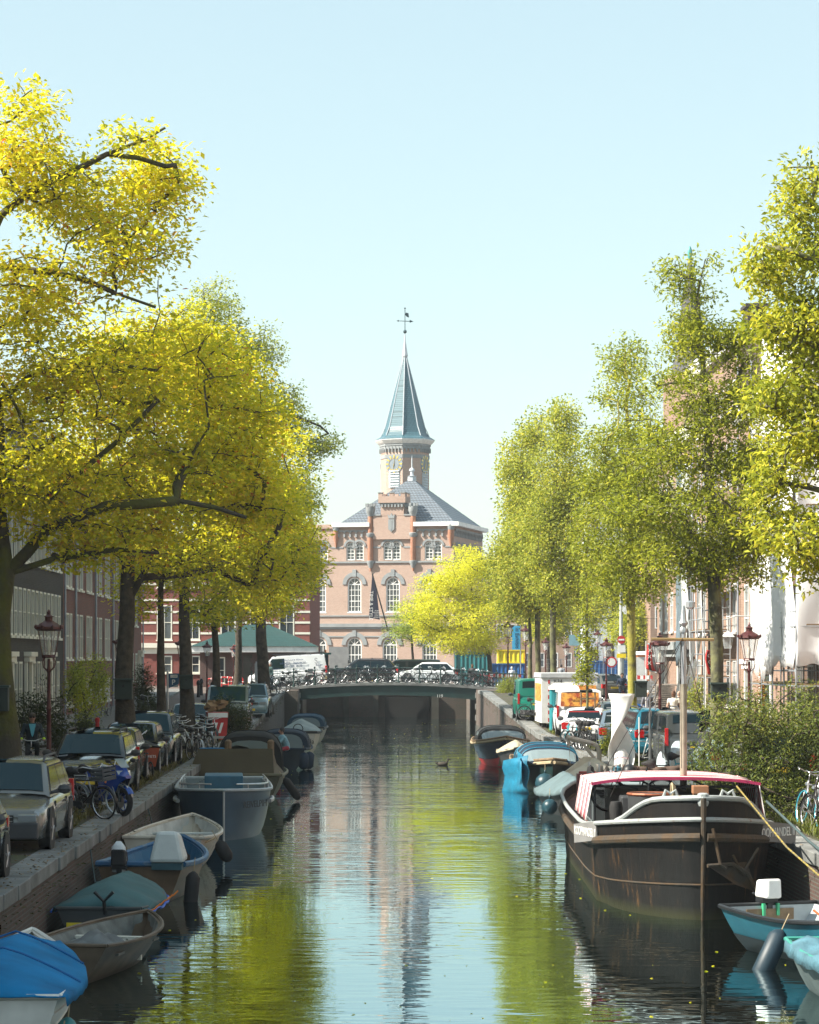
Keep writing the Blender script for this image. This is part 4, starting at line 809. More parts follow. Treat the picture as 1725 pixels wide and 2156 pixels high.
# nest boxes on trunks
def nestbox(label,vx,vy,D,w_,h,par=None):
    t=T('nest_box',label,'nest box',(XX(vx,D),D-.42,ZZ(vy,D)),0,'nest boxes fixed to trunks'); b=MB(); b.box(-w_/2,w_/2,-.12,.14,-h/2,h/2); b.o('body',mat('black_stained_wood',(.02,.03,.025),.7),t,bevel=.01)
    b=MB(); b.box(-w_/2-.03,w_/2+.03,-.17,.14,h/2+.003,h/2+.05); b.o('lid',mat('box_lid',(.03,.05,.045),.6),t); b=MB(); b.lathe([(.035,-.125),(.035,-.121)],(0,0,h*.2),8,'y'); b.o('hole',black,t)
nestbox('dark box strapped to the thick trunk behind the estate cars',263,1452,75,.5,.55)
nestbox('dark box on the trunk right of the parking sign',394,1437,101,.5,.5)
nestbox('grey-black box on the yellow lichened trunk',1347,1452,89.2,.4,.5)
nestbox('small black box on the mottled trunk above the bush',1510,1455,67.2,.4,.35)
nestbox('dark box low on the mossy leaning trunk',4,1472,56,.4,.5)
# ---------- shrubs ----------
def shrub(name,label,vx,vy,D,rx,ry,rd,nt,nl,ls,lm,seed,base=0,group=None,extra=(),nar=.4,sp=(.35,.35)):
    s=F/D; x=XX(vx,D); return tree(name,label,[(x,D,base),(x,D,base+.5),(x+.1,D,base+1.0)],.05,[blob(vx,vy,D,rx,ry,rd)]+[blob(*e) for e in extra],nt,nl,ls,lm,M_bark,seed,sp=sp,flat=0,narrow=nar,droop=0,cat='shrub',group=group,up=.1,shell=.6)
shrub('quayside_bush','large willowy bush spilling over the right quay behind the barge',1600,1600,53.5,130,110,1.5,520,26000,.085,LB,60,0,None,[(1560,1520,53.5,90,70,1.1),(1680,1530,53.5,80,90,1.2),(1500,1620,53.5,60,60,.9,.5),(1650,1680,53.2,90,50,1.2),(1730,1600,53,60,140,1.2)],nar=.32,sp=(.28,.35))
b=MB(); rr=random.Random(5)
pass
shrub('bamboo_shrub','tall feathery green-brown bamboo clump against the red brick front',175,1470,98,28,80,.8,120,5500,.16,LG,61,0,None,[(205,1440,99,25,70,.7),(160,1440,97,25,60,.6)],nar=.2)
shrub('hedge_plant','brown-green pavement hedge behind the cyclist',60,1520,78,50,60,.8,110,5000,.12,LD,62,0,None,[(110,1500,80,50,70,.8),(130,1560,79,50,40,.8)],nar=.3)
shrub('pavement_shrub','dark green shrub beside the parked bicycle at the side street corner',300,1450,128,26,50,1,90,4000,.14,LD,63,0,None,[(315,1490,126,22,25,.8)],nar=.3)
shrub('quay_shrub','dark spiky shrub between the trash container and the silver van',497,1515,104,30,32,.8,90,4500,.12,LD,64,0,None,[(470,1490,104,20,22,.6)],nar=.25)
shrub('grassy_shrub','pale green feathery shrub on the right bridge abutment',1072,1451,160,24,28,.9,120,6000,.14,LR,65,1.0,None,[],nar=.12)
shrub('grassy_shrub','scrubby green growth on the right quay wall beneath the teal van',1122,1512,128,16,22,.8,60,2500,.1,LG,66,.2,None,[],nar=.15)
shrub('potted_shrub','yellow-green potted plant at the foot of the white wind turbine',1290,1560,80,16,26,.35,50,1800,.08,LR,67,0,None,[],nar=.3)
shrub('facade_plant','green leafy plants at the foot of the scaffold ladders',1470,1480,112,28,55,.8,90,3500,.13,LG,68,.1,None,[(1500,1520,108,35,30,.8)],nar=.3)
shrub('abutment_weed','small tuft of leaves growing from the left abutment',616,1492,171,8,12,.3,20,500,.12,LG,69,.2)
fw=shrub('flower_tub_plant','bush of small white flowers in a tub at the quay edge',512,1527,112,15,22,.5,60,1800,.08,LD,70,0)
rs=np.random.RandomState(3); pp=rs.normal(size=(500,3))*np.array([.28,.28,.36]); pp[:,2]+=ZZ(1527,112); 
leaves_mesh('blossoms',pp,rs.normal(size=(500,3)),.07,mat('white_blossom',(.6,.55,.62),.7),fw,4,narrow=.9)
# ================= CARS =================
def paint(name,col,rough=.16,metal=.2): return mat('car_'+name,col,rough,metal,var=.05,scale=1,coat=.35,spec=.35)
platem=mat('plate_yellow',(.75,.52,.03),.5); headm=mat('headlamp_glass',(.35,.38,.4),.08,.3); tailm=mat('tail_lamp_red',(.5,.01,.012),.15); rimm=mat('alloy_rim',(.35,.36,.38),.3,.8); trimm=mat('grey_plastic',(.05,.05,.055),.6)
SPEC={ # L,W,H,wheel r, belt z, hood profile [(y,ztop,w)], cabin [(y_base_front,y_roof_front,y_roof_rear,y_base_rear)], axle f/r
'wagon':dict(L=4.7,W=1.84,H=1.5,wr=.34,zb=.94,prof=[(0,.60,.80),(.10,.70,.90),(.5,.78,.965),(1.2,.90,1),(2.6,.94,1),(4.2,.95,.99),(4.6,.90,.94),(4.7,.82,.88)],cab=(1.15,1.95,4.15,4.62),ax=(.93,3.72),rails=1),
'suv':dict(L=4.5,W=1.86,H=1.64,wr=.36,zb=1.02,prof=[(0,.68,.82),(.10,.80,.92),(.5,.92,.97),(1.1,1.0,1),(2.6,1.03,1),(4.0,1.05,.99),(4.42,.98,.95),(4.5,.86,.9)],cab=(1.05,1.85,3.95,4.42),ax=(.9,3.6),rails=1),
'hatch':dict(L=4.0,W=1.72,H=1.46,wr=.31,zb=.92,prof=[(0,.58,.80),(.10,.70,.90),(.5,.80,.97),(1.0,.89,1),(2.2,.93,1),(3.5,.95,.98),(3.92,.90,.93),(4.0,.75,.88)],cab=(.95,1.75,3.35,3.9),ax=(.8,3.3),rails=0),
'mini':dict(L=3.9,W=1.72,H=1.42,wr=.31,zb=.93,prof=[(0,.62,.82),(.10,.76,.92),(.5,.86,.97),(1.1,.91,1),(2.2,.93,1),(3.5,.94,.98),(3.85,.90,.93),(3.9,.75,.9)],cab=(1.15,1.62,3.4,3.8),ax=(.75,3.2),rails=0),
'van':dict(L=5.0,W=1.92,H=1.95,wr=.34,zb=1.12,prof=[(0,.70,.84),(.08,.85,.92),(.4,.98,.97),(.9,1.12,1),(2.6,1.14,1),(4.8,1.14,1),(4.96,1.12,.98),(5.0,1.0,.97)],cab=(.75,1.6,4.88,4.98),ax=(.95,3.95),rails=0)}
def car(label,kind,pm,loc,rz,cat='car',name='parked_car',roofm=None,group=None,plate=None,sidewin=True,H=None,L=None,plastic=False,rack=False,seats=True):
    S=dict(SPEC[kind]); 
    if H: S['H']=H
    k=(L/S['L']) if L else 1.0; L=S['L']*k; W=S['W']; H=S['H']; hw=W/2; zb=S['zb']; van=kind=='van'
    t=T(name,label,cat,loc,rz,group); Y=lambda y:y*k-L/2
    prof=S['prof']; b=MB(); rings=[]
    def ring(y,zt,wf):
        w_=hw*wf; zl=.2 if .3<y<S['L']-.3 else .3; zs=zt-.10
        half=[(0,zt+.02),(w_*.55,zt+.012),(w_*.86,zt-.012),(w_*.965,zs),(w_,zs-.14),(w_*1.0,.55 if .55<zs-.16 else zs-.2),(w_*.975,.38),(w_*.95,zl+.04),(w_*.85,zl),(0,zl)]
        return [(x,Y(y),z) for x,z in half]+[(-x,Y(y),z) for x,z in reversed(half[1:-1])]
    for i in range(len(prof)-1):
        (a,za,wa),(c,zc_,wc)=prof[i],prof[i+1]; m=3 if c-a>1 else 2
        for j in range(m): f=j/m; rings.append(ring(a+(c-a)*f,za+(zc_-za)*f,wa+(wc-wa)*f))
    rings.append(ring(*prof[-1])); b.loft(rings,closed=True,cap=True)
    # wheel arch flares
    body=b.o('body',pm,t,smooth=True)
    c0,c1,c2,c3=S['cab']; tw=.93 if van else .76; bw_=.965 if van else .93
    def cr(y,zt,wt,wb=bw_): 
        hb=hw*wb; ht=hw*wt; z0=zb-.06
        half=[(0,zt+.03),(ht*.6,zt+.022),(ht*.9,zt),(ht,zt-.045),(hb,z0)]
        return [(x,Y(y),z) for x,z in half]+[(-x,Y(y),z) for x,z in reversed(half[1:])]
    R_=H-.035; rs_=[cr(c0,zb-.02,bw_),cr(c1,R_-.03,tw),cr(c1+.35,R_,tw),cr((c1+c2)/2,R_,tw),cr(c2-.2,R_-.01,tw),cr(c2,R_-.04,tw*.98),cr(c3,zb,bw_*.97)]
    b=MB(); b.loft(rs_); b.o('cabin',roofm or pm,t,smooth=True)
    # glass panels: bilinear patch on the cabin surface
    def lerp(a,c,f): return tuple(a[i]+(c[i]-a[i])*f for i in range(3))
    def panel(nm,A,B,C,D,off,m=cglass,thick=.012,lab=None):
        n=(Vector(B)-Vector(A)).cross(Vector(D)-Vector(A)).normalized()*off
        p=[Vector(q)+n for q in (A,B,C,D)]; q=MB(); q.slab(*p,thick if off>0 else -thick); return q.o(nm,m,t)
    z1,z2=zb+.02,R_-.03; hb,ht=hw*bw_,hw*tw
    def shell(nm,r0,r1,v0,v1,off,ydir,wd=.9):
        # glass follows the crowned cabin surface: rows between two body rings, standing 1 cm proud
        m_=len(r0); idx=[j for j in range(m_) if j not in(m_//2,m_//2+1) or True]
        top=sorted([(r1[j][0],j) for j in range(m_) if abs(r1[j][0])<=hw*tw*.93+.001 and r1[j][2]>zb+.1]); js=[j for _,j in top]
        q=MB(); rows=[]
        for v in (v0,(v0+v1)/2,v1):
            row=[]
            for j in js:
                p=[r0[j][i]+(r1[j][i]-r0[j][i])*v for i in range(3)]; row.append((p[0]*wd/.93*(1.0 if v>.5 else 1.0),p[1]+ydir*off*.75,p[2]+off))
            rows.append(row)
        inn=[[(p[0],p[1]-ydir*.02,p[2]-.02) for p in r] for r in rows]
        q.loft(rows); q.loft(inn); q.loft([rows[0],inn[0]]); q.loft([rows[-1],inn[-1]]); q.loft([[r[0] for r in rows],[r[0] for r in inn]]); q.loft([[r[-1] for r in rows],[r[-1] for r in inn]]); return q.o(nm,cglass,t)
    shell('windshield',rs_[0],rs_[1],.10,.93,.012,-1)
    shell('rear_window',rs_[6],rs_[5],.5 if van else .25,.9,.012,1,.86)
    def sd(y,v,s_):  # side plane
        return (s_*(hb+(ht-hb)*v),Y(y),zb-.06+(R_-.045-zb+.06)*v)
    if van: segs=[(c0+.35,c1+.75,c1-.02,c1+.75)]+([(1.6+.95,3.6,2.55,3.6),(3.7,4.8,3.7,4.7)] if sidewin else [])
    else:
        mid=c1+(c2-c1)*.42; mid2=c1+(c2-c1)*.86
        segs=[(c0+.28,mid-.03,c1+.06,mid-.03),(mid+.03,mid2-.03,mid+.03,mid2-.03),(mid2+.03,c3-.22,mid2+.03,c2-.05)]
    for s_ in (-1,1):
        if len(segs)>1:
            a_,c_,d_,e_=segs[0][0]-.07,segs[-1][1]+.05,segs[0][2]-.05,segs[-1][3]+.03
            pts=[Vector(p)+Vector((s_*.006,0,0)) for p in (sd(a_,.11,s_),sd(c_,.11,s_),sd(e_,.92,s_),sd(d_,.92,s_))]; q=MB(); q.add(pts+[p-Vector((s_*.03,0,0)) for p in pts],[(0,1,2,3),(7,6,5,4),(0,4,5,1),(1,5,6,2),(2,6,7,3),(3,7,4,0)]); q.o('window_trim',black,t)
        for (a,c,d,e) in segs:
            A,B,C,D=sd(a,.16,s_),sd(c,.16,s_),sd(e,.88,s_),sd(d,.88,s_)
            q=MB(); 
            pts=[Vector(p)+Vector((s_*.01,0,0)) for p in (A,B,C,D)]; pin=[p-Vector((s_*.03,0,0)) for p in pts]
            q.add(pts+pin,[(0,1,2,3),(7,6,5,4),(0,4,5,1),(1,5,6,2),(2,6,7,3),(3,7,4,0)]); q.o('side_window',cglass,t)
        # mirror
        q=MB(); q.ball((s_*(hw+.13),Y(c0+.42),zb+.06),.11,8,(1.1,.75,.8)); q.tube([(s_*(hw-.08),Y(c0+.42),zb+.0),(s_*(hw+.08),Y(c0+.42),zb+.03)],.03,5); q.o('mirror',trimm if plastic or not van else trimm,t,smooth=True)
        # lamps
        y,zt,wf=prof[1]; q=MB(); q.slab((s_*hw*.52,Y(-.005),zt-.16),(s_*hw*.84,Y(.06),zt-.14),(s_*hw*.88,Y(.18),zt-.01),(s_*hw*.5,Y(.08),zt-.03),.03); q.box(min(s_*hw*.5,s_*hw*.83),max(s_*hw*.5,s_*hw*.83),Y(-.012),Y(.12),zt-.17,zt-.05); q.o('headlight',headm,t,bevel=.01)
        q=MB(); e_=S['L']; 
        if van: q.box(min(s_*hw*.90,s_*hw*1.0),max(s_*hw*.90,s_*hw*1.0),Y(e_-.10),Y(e_)+.012,zb-.35,zb+.15)
        elif kind in('wagon',): q.box(min(s_*hw*.78,s_*hw*.955),max(s_*hw*.78,s_*hw*.955),Y(e_-.14),Y(e_)+.01,zb-.30,zb+.1)
        else: q.box(min(s_*hw*.62,s_*hw*.93),max(s_*hw*.62,s_*hw*.93),Y(e_-.14),Y(e_)+.012,zb-.28,zb-.04)
        q.o('tail_light',tailm,t,bevel=.012)
        # wheels
        for ay in S['ax']:
            wy=Y(ay); r=S['wr']; x=s_*(hw-.10); q=MB(); q.lathe([(r*.6,-.10),(r*.94,-.105),(r,-.07),(r,.07),(r*.94,.105),(r*.6,.10)],(x,wy,r),22,'x'); wh=q.o('wheel',black,t,smooth=True)
            q=MB(); xx=x+s_*.085
            q.torus((xx,wy,r),r*.60,.018,20,4,'x'); q.lathe([(.06,-.01),(.06,.03)] if s_>0 else [(.06,-.03),(.06,.01)],(xx,wy,r),8,'x')
            for i in range(5):
                a=2*PI*i/5+.3; q.tube([(xx,wy,r),(xx,wy+r*.6*math.cos(a),r+r*.6*math.sin(a))],[.04,.03],4)
            q.o('rim',rimm,wh)
            q=MB(); O=[(s_*(hw+.004),wy+(r+.075)*math.cos(a),r+(r+.075)*math.sin(a)) for a in [PI*i/12 for i in range(13)]]; I=[(s_*(hw+.004),wy+(r-.02)*math.cos(a),r+(r-.02)*math.sin(a)) for a in [PI*i/12 for i in range(13)]]
            q.loft([O,I,[(p[0]-s_*.1,p[1],p[2]) for p in I]]); q.o('wheel_arch',trimm if plastic else pm,t,smooth=True)
            q=MB(); q.lathe([(r+.055,-.012),(r+.055,.012)],(s_*(hw-.006),wy,r),20,'x'); q.o('arch_shadow_disc',black,t)  # black disc puts the shade inside the wheel arch into colour
    e_=S['L']; q=MB(); q.box(-hw*.86,hw*.86,Y(0)-.03,Y(.12),.24,.42 if not plastic else .52); q.o('front_bumper',trimm if plastic or van else pm,t,bevel=.03)
    q=MB(); q.box(-hw*.9,hw*.9,Y(e_-.12),Y(e_)+.035,.26,.5); q.o('rear_bumper',trimm if plastic or van else pm,t,bevel=.03)
    q=MB(); zt=prof[1][1]; q.box(-hw*.42,hw*.42,Y(0)-.012,Y(.05),zt-.20,zt-.06); q.o('grille',black,t); 
    q=MB(); q.box(-hw*.40,hw*.40,Y(0)-.02,Y(0)-.013,zt-.10,zt-.085); q.box(-hw*.40,hw*.40,Y(0)-.02,Y(0)-.013,zt-.17,zt-.155); q.o('grille_bars',chrome,t)
    for yy,s_ in ((Y(0)-.045,1),(Y(e_)+.05 if not van else Y(e_)+.05,-1)):
        q=MB(); z=.33 if s_>0 else (.62 if not van else .72); yq=yy if s_>0 else Y(e_)+.012; q.box(-.26,.26,min(yq,yq-.012*s_),max(yq,yq-.012*s_),z,z+.11); pl=q.o('number_plate',platem,t)
        if plate and s_<0: text(plate,.1,black,t,(0,yq+.016,z+.055),rot=(R(90),0,R(180)),name='plate_number')
    q=MB()
    for s_ in (-1,1):
        for f in ((c0+.35),(c1+c2)/2+.05): q.box(min(s_*(hw-.03),s_*(hw+.003)),max(s_*(hw-.03),s_*(hw+.003)),Y(f)-.006,Y(f)+.006,.35,zb-.14)
    q.o('door_seams',black,t)
    for s_ in (-1,1):
        for f in ((c1+c2)/2-.25,(c1+c2)/2+.75): q=MB(); q.box(min(s_*(hw-.01),s_*(hw+.03)),max(s_*(hw-.01),s_*(hw+.03)),Y(f)-.08,Y(f)+.08,zb-.21,zb-.18); q.o('door_handle',trimm,t)
    if S['rails'] or rack:
        for s_ in (-1,1): q=MB(); x=s_*ht*.9; q.tube([(x,Y(c1+.15),R_-.02),(x,Y(c1+.35),R_+.07),(x,Y(c2-.4),R_+.07),(x,Y(c2-.1),R_-.02)],.022,6); q.o('roof_rail',trimm,t,smooth=True)
    if rack:
        q=MB(); 
        for f in (.1,.3,.5,.7,.9): y=Y(c1+(c2-c1)*f); q.tube([(-ht,y,R_+.14),(ht,y,R_+.14)],.025,5)
        for x in (-ht,ht): q.tube([(x,Y(c1),R_+.14),(x,Y(c2),R_+.14)],.03,5)
        q.o('roof_rack',dark,t)
    return t
GC='cars parked along the left quay'
XL=-6.14
P_=paint
car('silver-beige estate car with grey roof rails and raised grey bumpers, nearest on left quay','wagon',P_('champagne',(.14,.145,.14),.2),(XL,45.6,0),0,group=GC,plastic=True)
car('dark car cut off by the left frame edge, only its rear wheel showing','hatch',P_('graphite',(.03,.033,.037)),(XL+.05,37.3,0),0,group=GC)
car('black estate car with chrome roof rails behind the blue motorcycle','wagon',P_('black',(.012,.014,.016)),(-6.38,62.6,0),0,group=GC)
car('dark teal car directly behind the black estate with roof rails','hatch',P_('dark_teal',(.012,.035,.04)),(-6.5,67.6,0),0,group=GC,L=4.2)
car('dark hatchback behind the cargo bicycle, half hidden by thick trunk','hatch',P_('anthracite',(.035,.04,.045)),(-6.45,73.9,0),0,group=GC,L=4.2)
car('second dark hatchback with tan interior beside the row of bicycles','suv',P_('black_green',(.02,.03,.03)),(-6.42,78.6,0),0,group=GC,L=4.2)
car('small grey car parked behind the bicycle rack','hatch',P_('mid_grey',(.16,.18,.19)),(-6.75,103.5,0),0,group=GC)
car('boxy silver people carrier with wide windscreen near the flower tub','van',P_('silver',(.22,.25,.25)),(-5.95,118,gz(118)),0,cat='van',name='parked_van',group=GC,H=1.9,L=4.4)
car('pale blue-silver car between the silver people carrier and the bridge','suv',P_('pale_blue',(.16,.24,.28)),(-5.35,128,gz(128)),0,group=GC)
# bridge
BD=1.52
wv=car('white delivery van with roof rack and contact lettering on its side, on the bridge','van',P_('white',(.78,.79,.8),.35,0),(XX(607,178),178.6,1.36),R(-90),cat='van',name='delivery_van',sidewin=False,rack=True,L=5.4,H=2.1)
wv.rotation_euler=(0,R(-3),R(-90)); wv.rotation_euler=(R(3.2),0,R(-90)); wv.location.z=1.30
for s_,sz_,l in (('info@L  bouw.nl',.26,(.96*1.0,.1,1.58)),('023 - 355 24 78',.2,(.97,.1,1.36)),('Onderhoud & Afbouw',.16,(.95,.1,1.78)),('Bouw+s',.18,(.97,-1.05,1.22)),('Bouw',.2,(.97,1.9,1.35))):
    text(s_,sz_,mat('navy_lettering',(.03,.06,.15),.5),wv,(.975,l[1]+.3,l[2]),rot=(R(90),0,R(90)))
text('S',.55,mat('grey_lettering',(.3,.32,.35),.5),wv,(.975,2.0,1.62),rot=(R(90),0,R(90)))
car('black sport utility with tinted windows behind the bridge railing','suv',P_('jet',(.01,.011,.013)),(XX(764,177.5),177.5,BD),R(-90),group=None,L=4.8,H=1.66)
car('white compact hatchback on the right half of the bridge','hatch',P_('pearl',(.72,.75,.77),.3,0),(XX(897,176.8),176.8,1.5),R(-92),L=4.3)
car('dark blue-grey van parked beyond the bridge behind the white hatchback','van',P_('slate',(.02,.035,.045)),(XX(857,192.5),192.5,1.2),R(-88),cat='van',name='parked_van')
# right
RR=R(180)
car('green van with square rear window and pale number plate by the bridge end','van',P_('emerald',(.01,.19,.14),.3,.1),(8.35,125.5,gz(125)),RR,cat='van',name='parked_van',plate='VH-245-J',sidewin=False,H=1.97)
tv=car('white van with fiery picture covering its back window, beside the teal toilet cabin','van',P_('white',(.78,.79,.8),.35,0),(XX(1226,108),110.5,0),R(178),cat='van',name='parked_van',plate='V-58-RK',H=1.95)
b=MB(); b.slab((-.78,2.49,1.24),(.78,2.49,1.24),(.76,2.47,1.80),(-.76,2.47,1.80),-.004); fp=mat('flame_picture',(.35,.07,.03),.3,col2=(.85,.42,.08),scale=4,thr=.5)
b=MB(); b.add([(.80,2.535,1.24),(-.80,2.535,1.24),(-.77,2.49,1.80),(.77,2.49,1.80),(.80,2.52,1.24),(-.80,2.52,1.24),(-.77,2.475,1.80),(.77,2.475,1.80)],[(0,1,2,3),(7,6,5,4),(0,4,5,1),(1,5,6,2),(2,6,7,3),(3,7,4,0)]); b.o('window_picture',fp,tv)
text('HOT',.22,red,tv,(0,2.53,1.66),rot=(R(90),0,R(180))); text('BEAUTIFUL & BOLD',.08,black,tv,(0,2.535,1.50),rot=(R(90),0,R(180)))
mn=car('small white hatchback with black-trimmed tail lamps and rounded roof, beside the white van','mini',P_('white',(.78,.79,.8),.35,0),(8.38,97.0,0),R(172),roofm=P_('white',(.78,.79,.8),.35,0),plate='3-XTB-90',plastic=True)
b=MB(); b.box(-.55,.55,1.905,1.95,1.27,1.31); b.o('red_trim',red,mn)
car('dark car with yellow plate in the outer lane behind the maroon lamp post','suv',P_('slate_grey',(.08,.1,.12)),(XX(1296,103),103,0),RR,plate='N-390-LR',L=4.3,H=1.55)
car('grey-blue hatchback with bright red tail lamp behind the steel pipe frame','hatch',P_('blue_grey',(.12,.16,.2)),(XX(1308,89)+.1,90,0),R(176),H=1.5)
tb_=car('teal-blue sport utility with dark rear window behind the pale step-through bicycle','suv',P_('petrol',(.015,.13,.19)),(9.35,84.2,0),R(183),plate='P-512-KX',H=1.66,L=4.5)
text('LEVANTE',.1,chrome,tb_,(-.35,2.27,1.0),rot=(R(90),0,R(180)))
b=MB(); b.box(-.7,.7,2.235,2.262,.94,.965); b.o('trim_strip',chrome,tb_)
car('dark grey double-cab van beside the electric charging post','van',P_('dark_grey',(.07,.08,.085)),(9.5,75.6,0),RR,cat='van',name='parked_van',H=1.75,L=4.6)
car('light blue car mostly hidden by the quayside bush','hatch',P_('ice_blue',(.3,.42,.5)),(9.7,68.5,0),RR)
car('dark car behind the thick of the bush','wagon',P_('black',(.012,.014,.016)),(9.6,62.3,0),RR)
car('dark car with orange-striped side crossing the square behind the container','hatch',P_('sand_grey',(.11,.11,.10)),(XX(1262,150),150,gz(150)),R(200),L=4.2)
# ================= BICYCLES =================
bk_t=MB()
def bicycle(name,label,fm,loc,rz,lean=0,tyre=None,basket=None,group=None,rimc=None,kid=False):
    t=T(name,label,'bicycle',loc,rz,group); r=.34; wb=.53; t.rotation_euler=(0,R(0),rz); t.rotation_euler=(R(lean),0,rz)
    for x in (-wb,wb):
        b=MB(); b.torus((x,0,r),r-.02,.019,22,5,'y'); w_=b.o('wheel',tyre or black,t,smooth='all')
        b=MB(); b.torus((x,0,r),r-.045,.008,22,4,'y'); b.lathe([(.025,-.04),(.025,.04)],(x,0,r),6,'y')
        for i in range(14): a=2*PI*i/14; b.tube([(x,0.02*(-1)**i,r),(x+(r-.05)*math.cos(a),0,r+(r-.05)*math.sin(a))],.0025,3,cap=False)
        b.o('rim',rimc or chrome,w_)
        b=MB(); A=[R(20+ i*14) for i in range(10)] if x<0 else [R(10+i*14) for i in range(10)]
        b.loft([[(x+(r+.025)*math.cos(a),-.028,r+(r+.025)*math.sin(a)) for a in A],[(x+(r+.032)*math.cos(a),0,r+(r+.032)*math.sin(a)) for a in A],[(x+(r+.025)*math.cos(a),.028,r+(r+.025)*math.sin(a)) for a in A]]); b.o('mudguard',fm,t,smooth='all')
    bb=(-.08,0,.29); hd=(.36,0,.80); st=(-.22,0,.78)
    b=MB(); b.tube([bb,(-.26,0,.92)],.017,6); b.tube([hd,(.34,0,.62),bb],.019,6) ; b.tube([(.37,0,.88),(.40,0,.68)],.022,6); b.tube([(.37,0,.80),st],.016,6)
    for y in (-.045,.045): b.tube([(-wb,y,r),st],.009,5); b.tube([(-wb,y,r),bb],.010,5); b.tube([(wb,y,r),(.41,y*.8,.66)],.011,5)
    b.o('frame',fm,t,smooth='all')
    b=MB(); b.tube([(.37,0,.86),(.36,0,1.02)],.013,5); b.tube([(.12,-.30,1.06),(.30,-.28,1.10),(.40,-.1,1.04),(.40,.1,1.04),(.30,.28,1.10),(.12,.30,1.06)],.012,6); b.o('handlebar',chrome,t,smooth='all')
    b=MB(); b.lathe([(.02,-.15),(.09,-.13),(.11,-.06),(.05,.06),(.025,.14)],(-.27,0,.96),8,'x'); sa=b.o('saddle',black,t,smooth='all'); 
    b=MB(); b.box(-.86,-.42,-.07,.07,.74,.755); b.tube([(-.8,0,.74),(-.55,0,.36)],.01,4); b.o('rear_rack',dark,t)
    b=MB(); b.lathe([(.085,-.015),(.085,.015)],(bb[0],-.05,bb[2]),12,'y'); b.tube([(bb[0],-.06,bb[2]),(bb[0]+.12,-.07,bb[2]-.11)],.012,4); b.tube([(bb[0],.06,bb[2]),(bb[0]-.12,.07,bb[2]+.11)],.012,4); b.box(bb[0]+.06,bb[0]+.18,-.16,-.07,bb[2]-.13,bb[2]-.11); b.box(-wb,bb[0],-.062,-.052,.26,.37); b.o('crankset',dark,t)
    b=MB(); b.ball((.47,0,.80),.04,6); b.o('lamp',chrome,t)
    if basket:
        b=MB(); x0,x1=.42,.74
        if basket=='crate':
            for (a,c,d,e) in ((x0,x1,-.2,-.185),(x0,x1,.185,.2),(x0,x0+.015,-.2,.2),(x1-.015,x1,-.2,.2)):
                for z in (.84,.92,1.0): b.box(a,c,d,e,z,z+.05)
            for x in (x0,x1-.02):
                for y in (-.2,.18): b.box(x,x+.02,y,y+.02,.82,1.06)
            b.box(x0,x1,-.2,.2,.81,.825); b.o('crate',mat('grey_crate',(.07,.08,.09),.7),t)
        else: b.lathe([(.13,.80),(.17,1.02)],(.58,0,0),10); b.o('basket',wood if basket=='wood' else black,t)
    return t
fb=mat('black_frame',(.015,.015,.017),.35); fw_=mat('white_frame',(.6,.62,.62),.35); fs_=mat('silver_frame',(.35,.36,.38),.3,.6); fbl=mat('turquoise_frame',(.03,.3,.38),.4); fr=mat('red_frame',(.4,.03,.03),.4); fp_=mat('pink_frame',(.55,.25,.28),.5); fg=mat('olive_frame',(.07,.09,.06),.4); ft_blue=mat('blue_tyre',(.03,.3,.4),.6)
B0=bicycle('bicycle','x',fb,(0,0,0),0); B1=bicycle('bicycle','x',fs_,(0,0,0),0); B2=bicycle('bicycle','x',fb,(0,0,0),0,basket='round'); B3=bicycle('bicycle','x',fw_,(0,0,0),0); B4=bicycle('bicycle','x',fbl,(0,0,0),0); B5=bicycle('bicycle','x',fr,(0,0,0),0,basket='crate'); B6=bicycle('bicycle','x',fp_,(0,0,0),0,basket='crate')
USED=set()
PROT=dict(k=B0,s=B1,b=B2,w=B3,t=B4,r=B5,p=B6)
CN=dict(k='black',s='silver-grey',b='black basket-fronted',w='white-framed',t='turquoise',r='red crate-carrying',p='pink crate-carrying')
def putbike(k,label,x,y,z,rz,lean=0,group=None,flip=0):
    p=PROT[k]
    if k in USED: o=dup(p,label,(x,y,z),rz,group)
    else: o=p; USED.add(k); o.location=(x,y,z); o['label']=label
    if group: o['group']=group
    o.rotation_euler=(R(lean),0,rz+(PI if flip else 0)); return o
ordn=['first','second','third','fourth','fifth','sixth','seventh','eighth','ninth','tenth','eleventh','twelfth','thirteenth','fourteenth','fifteenth','sixteenth','seventeenth','eighteenth','nineteenth','twentieth','twenty-first','twenty-second','twenty-third','twenty-fourth']
GB='bicycles leaning on the bridge railing'
# on the bridge: photo x of each bicycle centre
bb_=[(596,'s'),(606,'k'),(620,'w'),(634,'k'),(655,'k'),(672,'r'),(692,'k'),(716,'b'),(741,'k'),(765,'s'),(778,'k'),(800,'k'),(818,'b'),(842,'s'),(874,'w'),(897,'k'),(926,'k'),(946,'b'),(968,'k'),(983,'s'),(998,'k'),(1012,'p'),(1024,'r'),(1036,'k')]
rr=random.Random(12)
for i,(vx,k) in enumerate(bb_):
    yy=172.62+(.22 if i%2 else 0)+rr.uniform(0,.1); x=XX(vx,yy); z=dz(x) if x<9.6 else 1.15
    putbike(k,f'{CN[k]} bicycle leaning on the bridge railing, {ordn[i]} from its left end',x,yy,z,rr.uniform(-.12,.12),rr.uniform(3,9),GB,flip=rr.random()<.5)
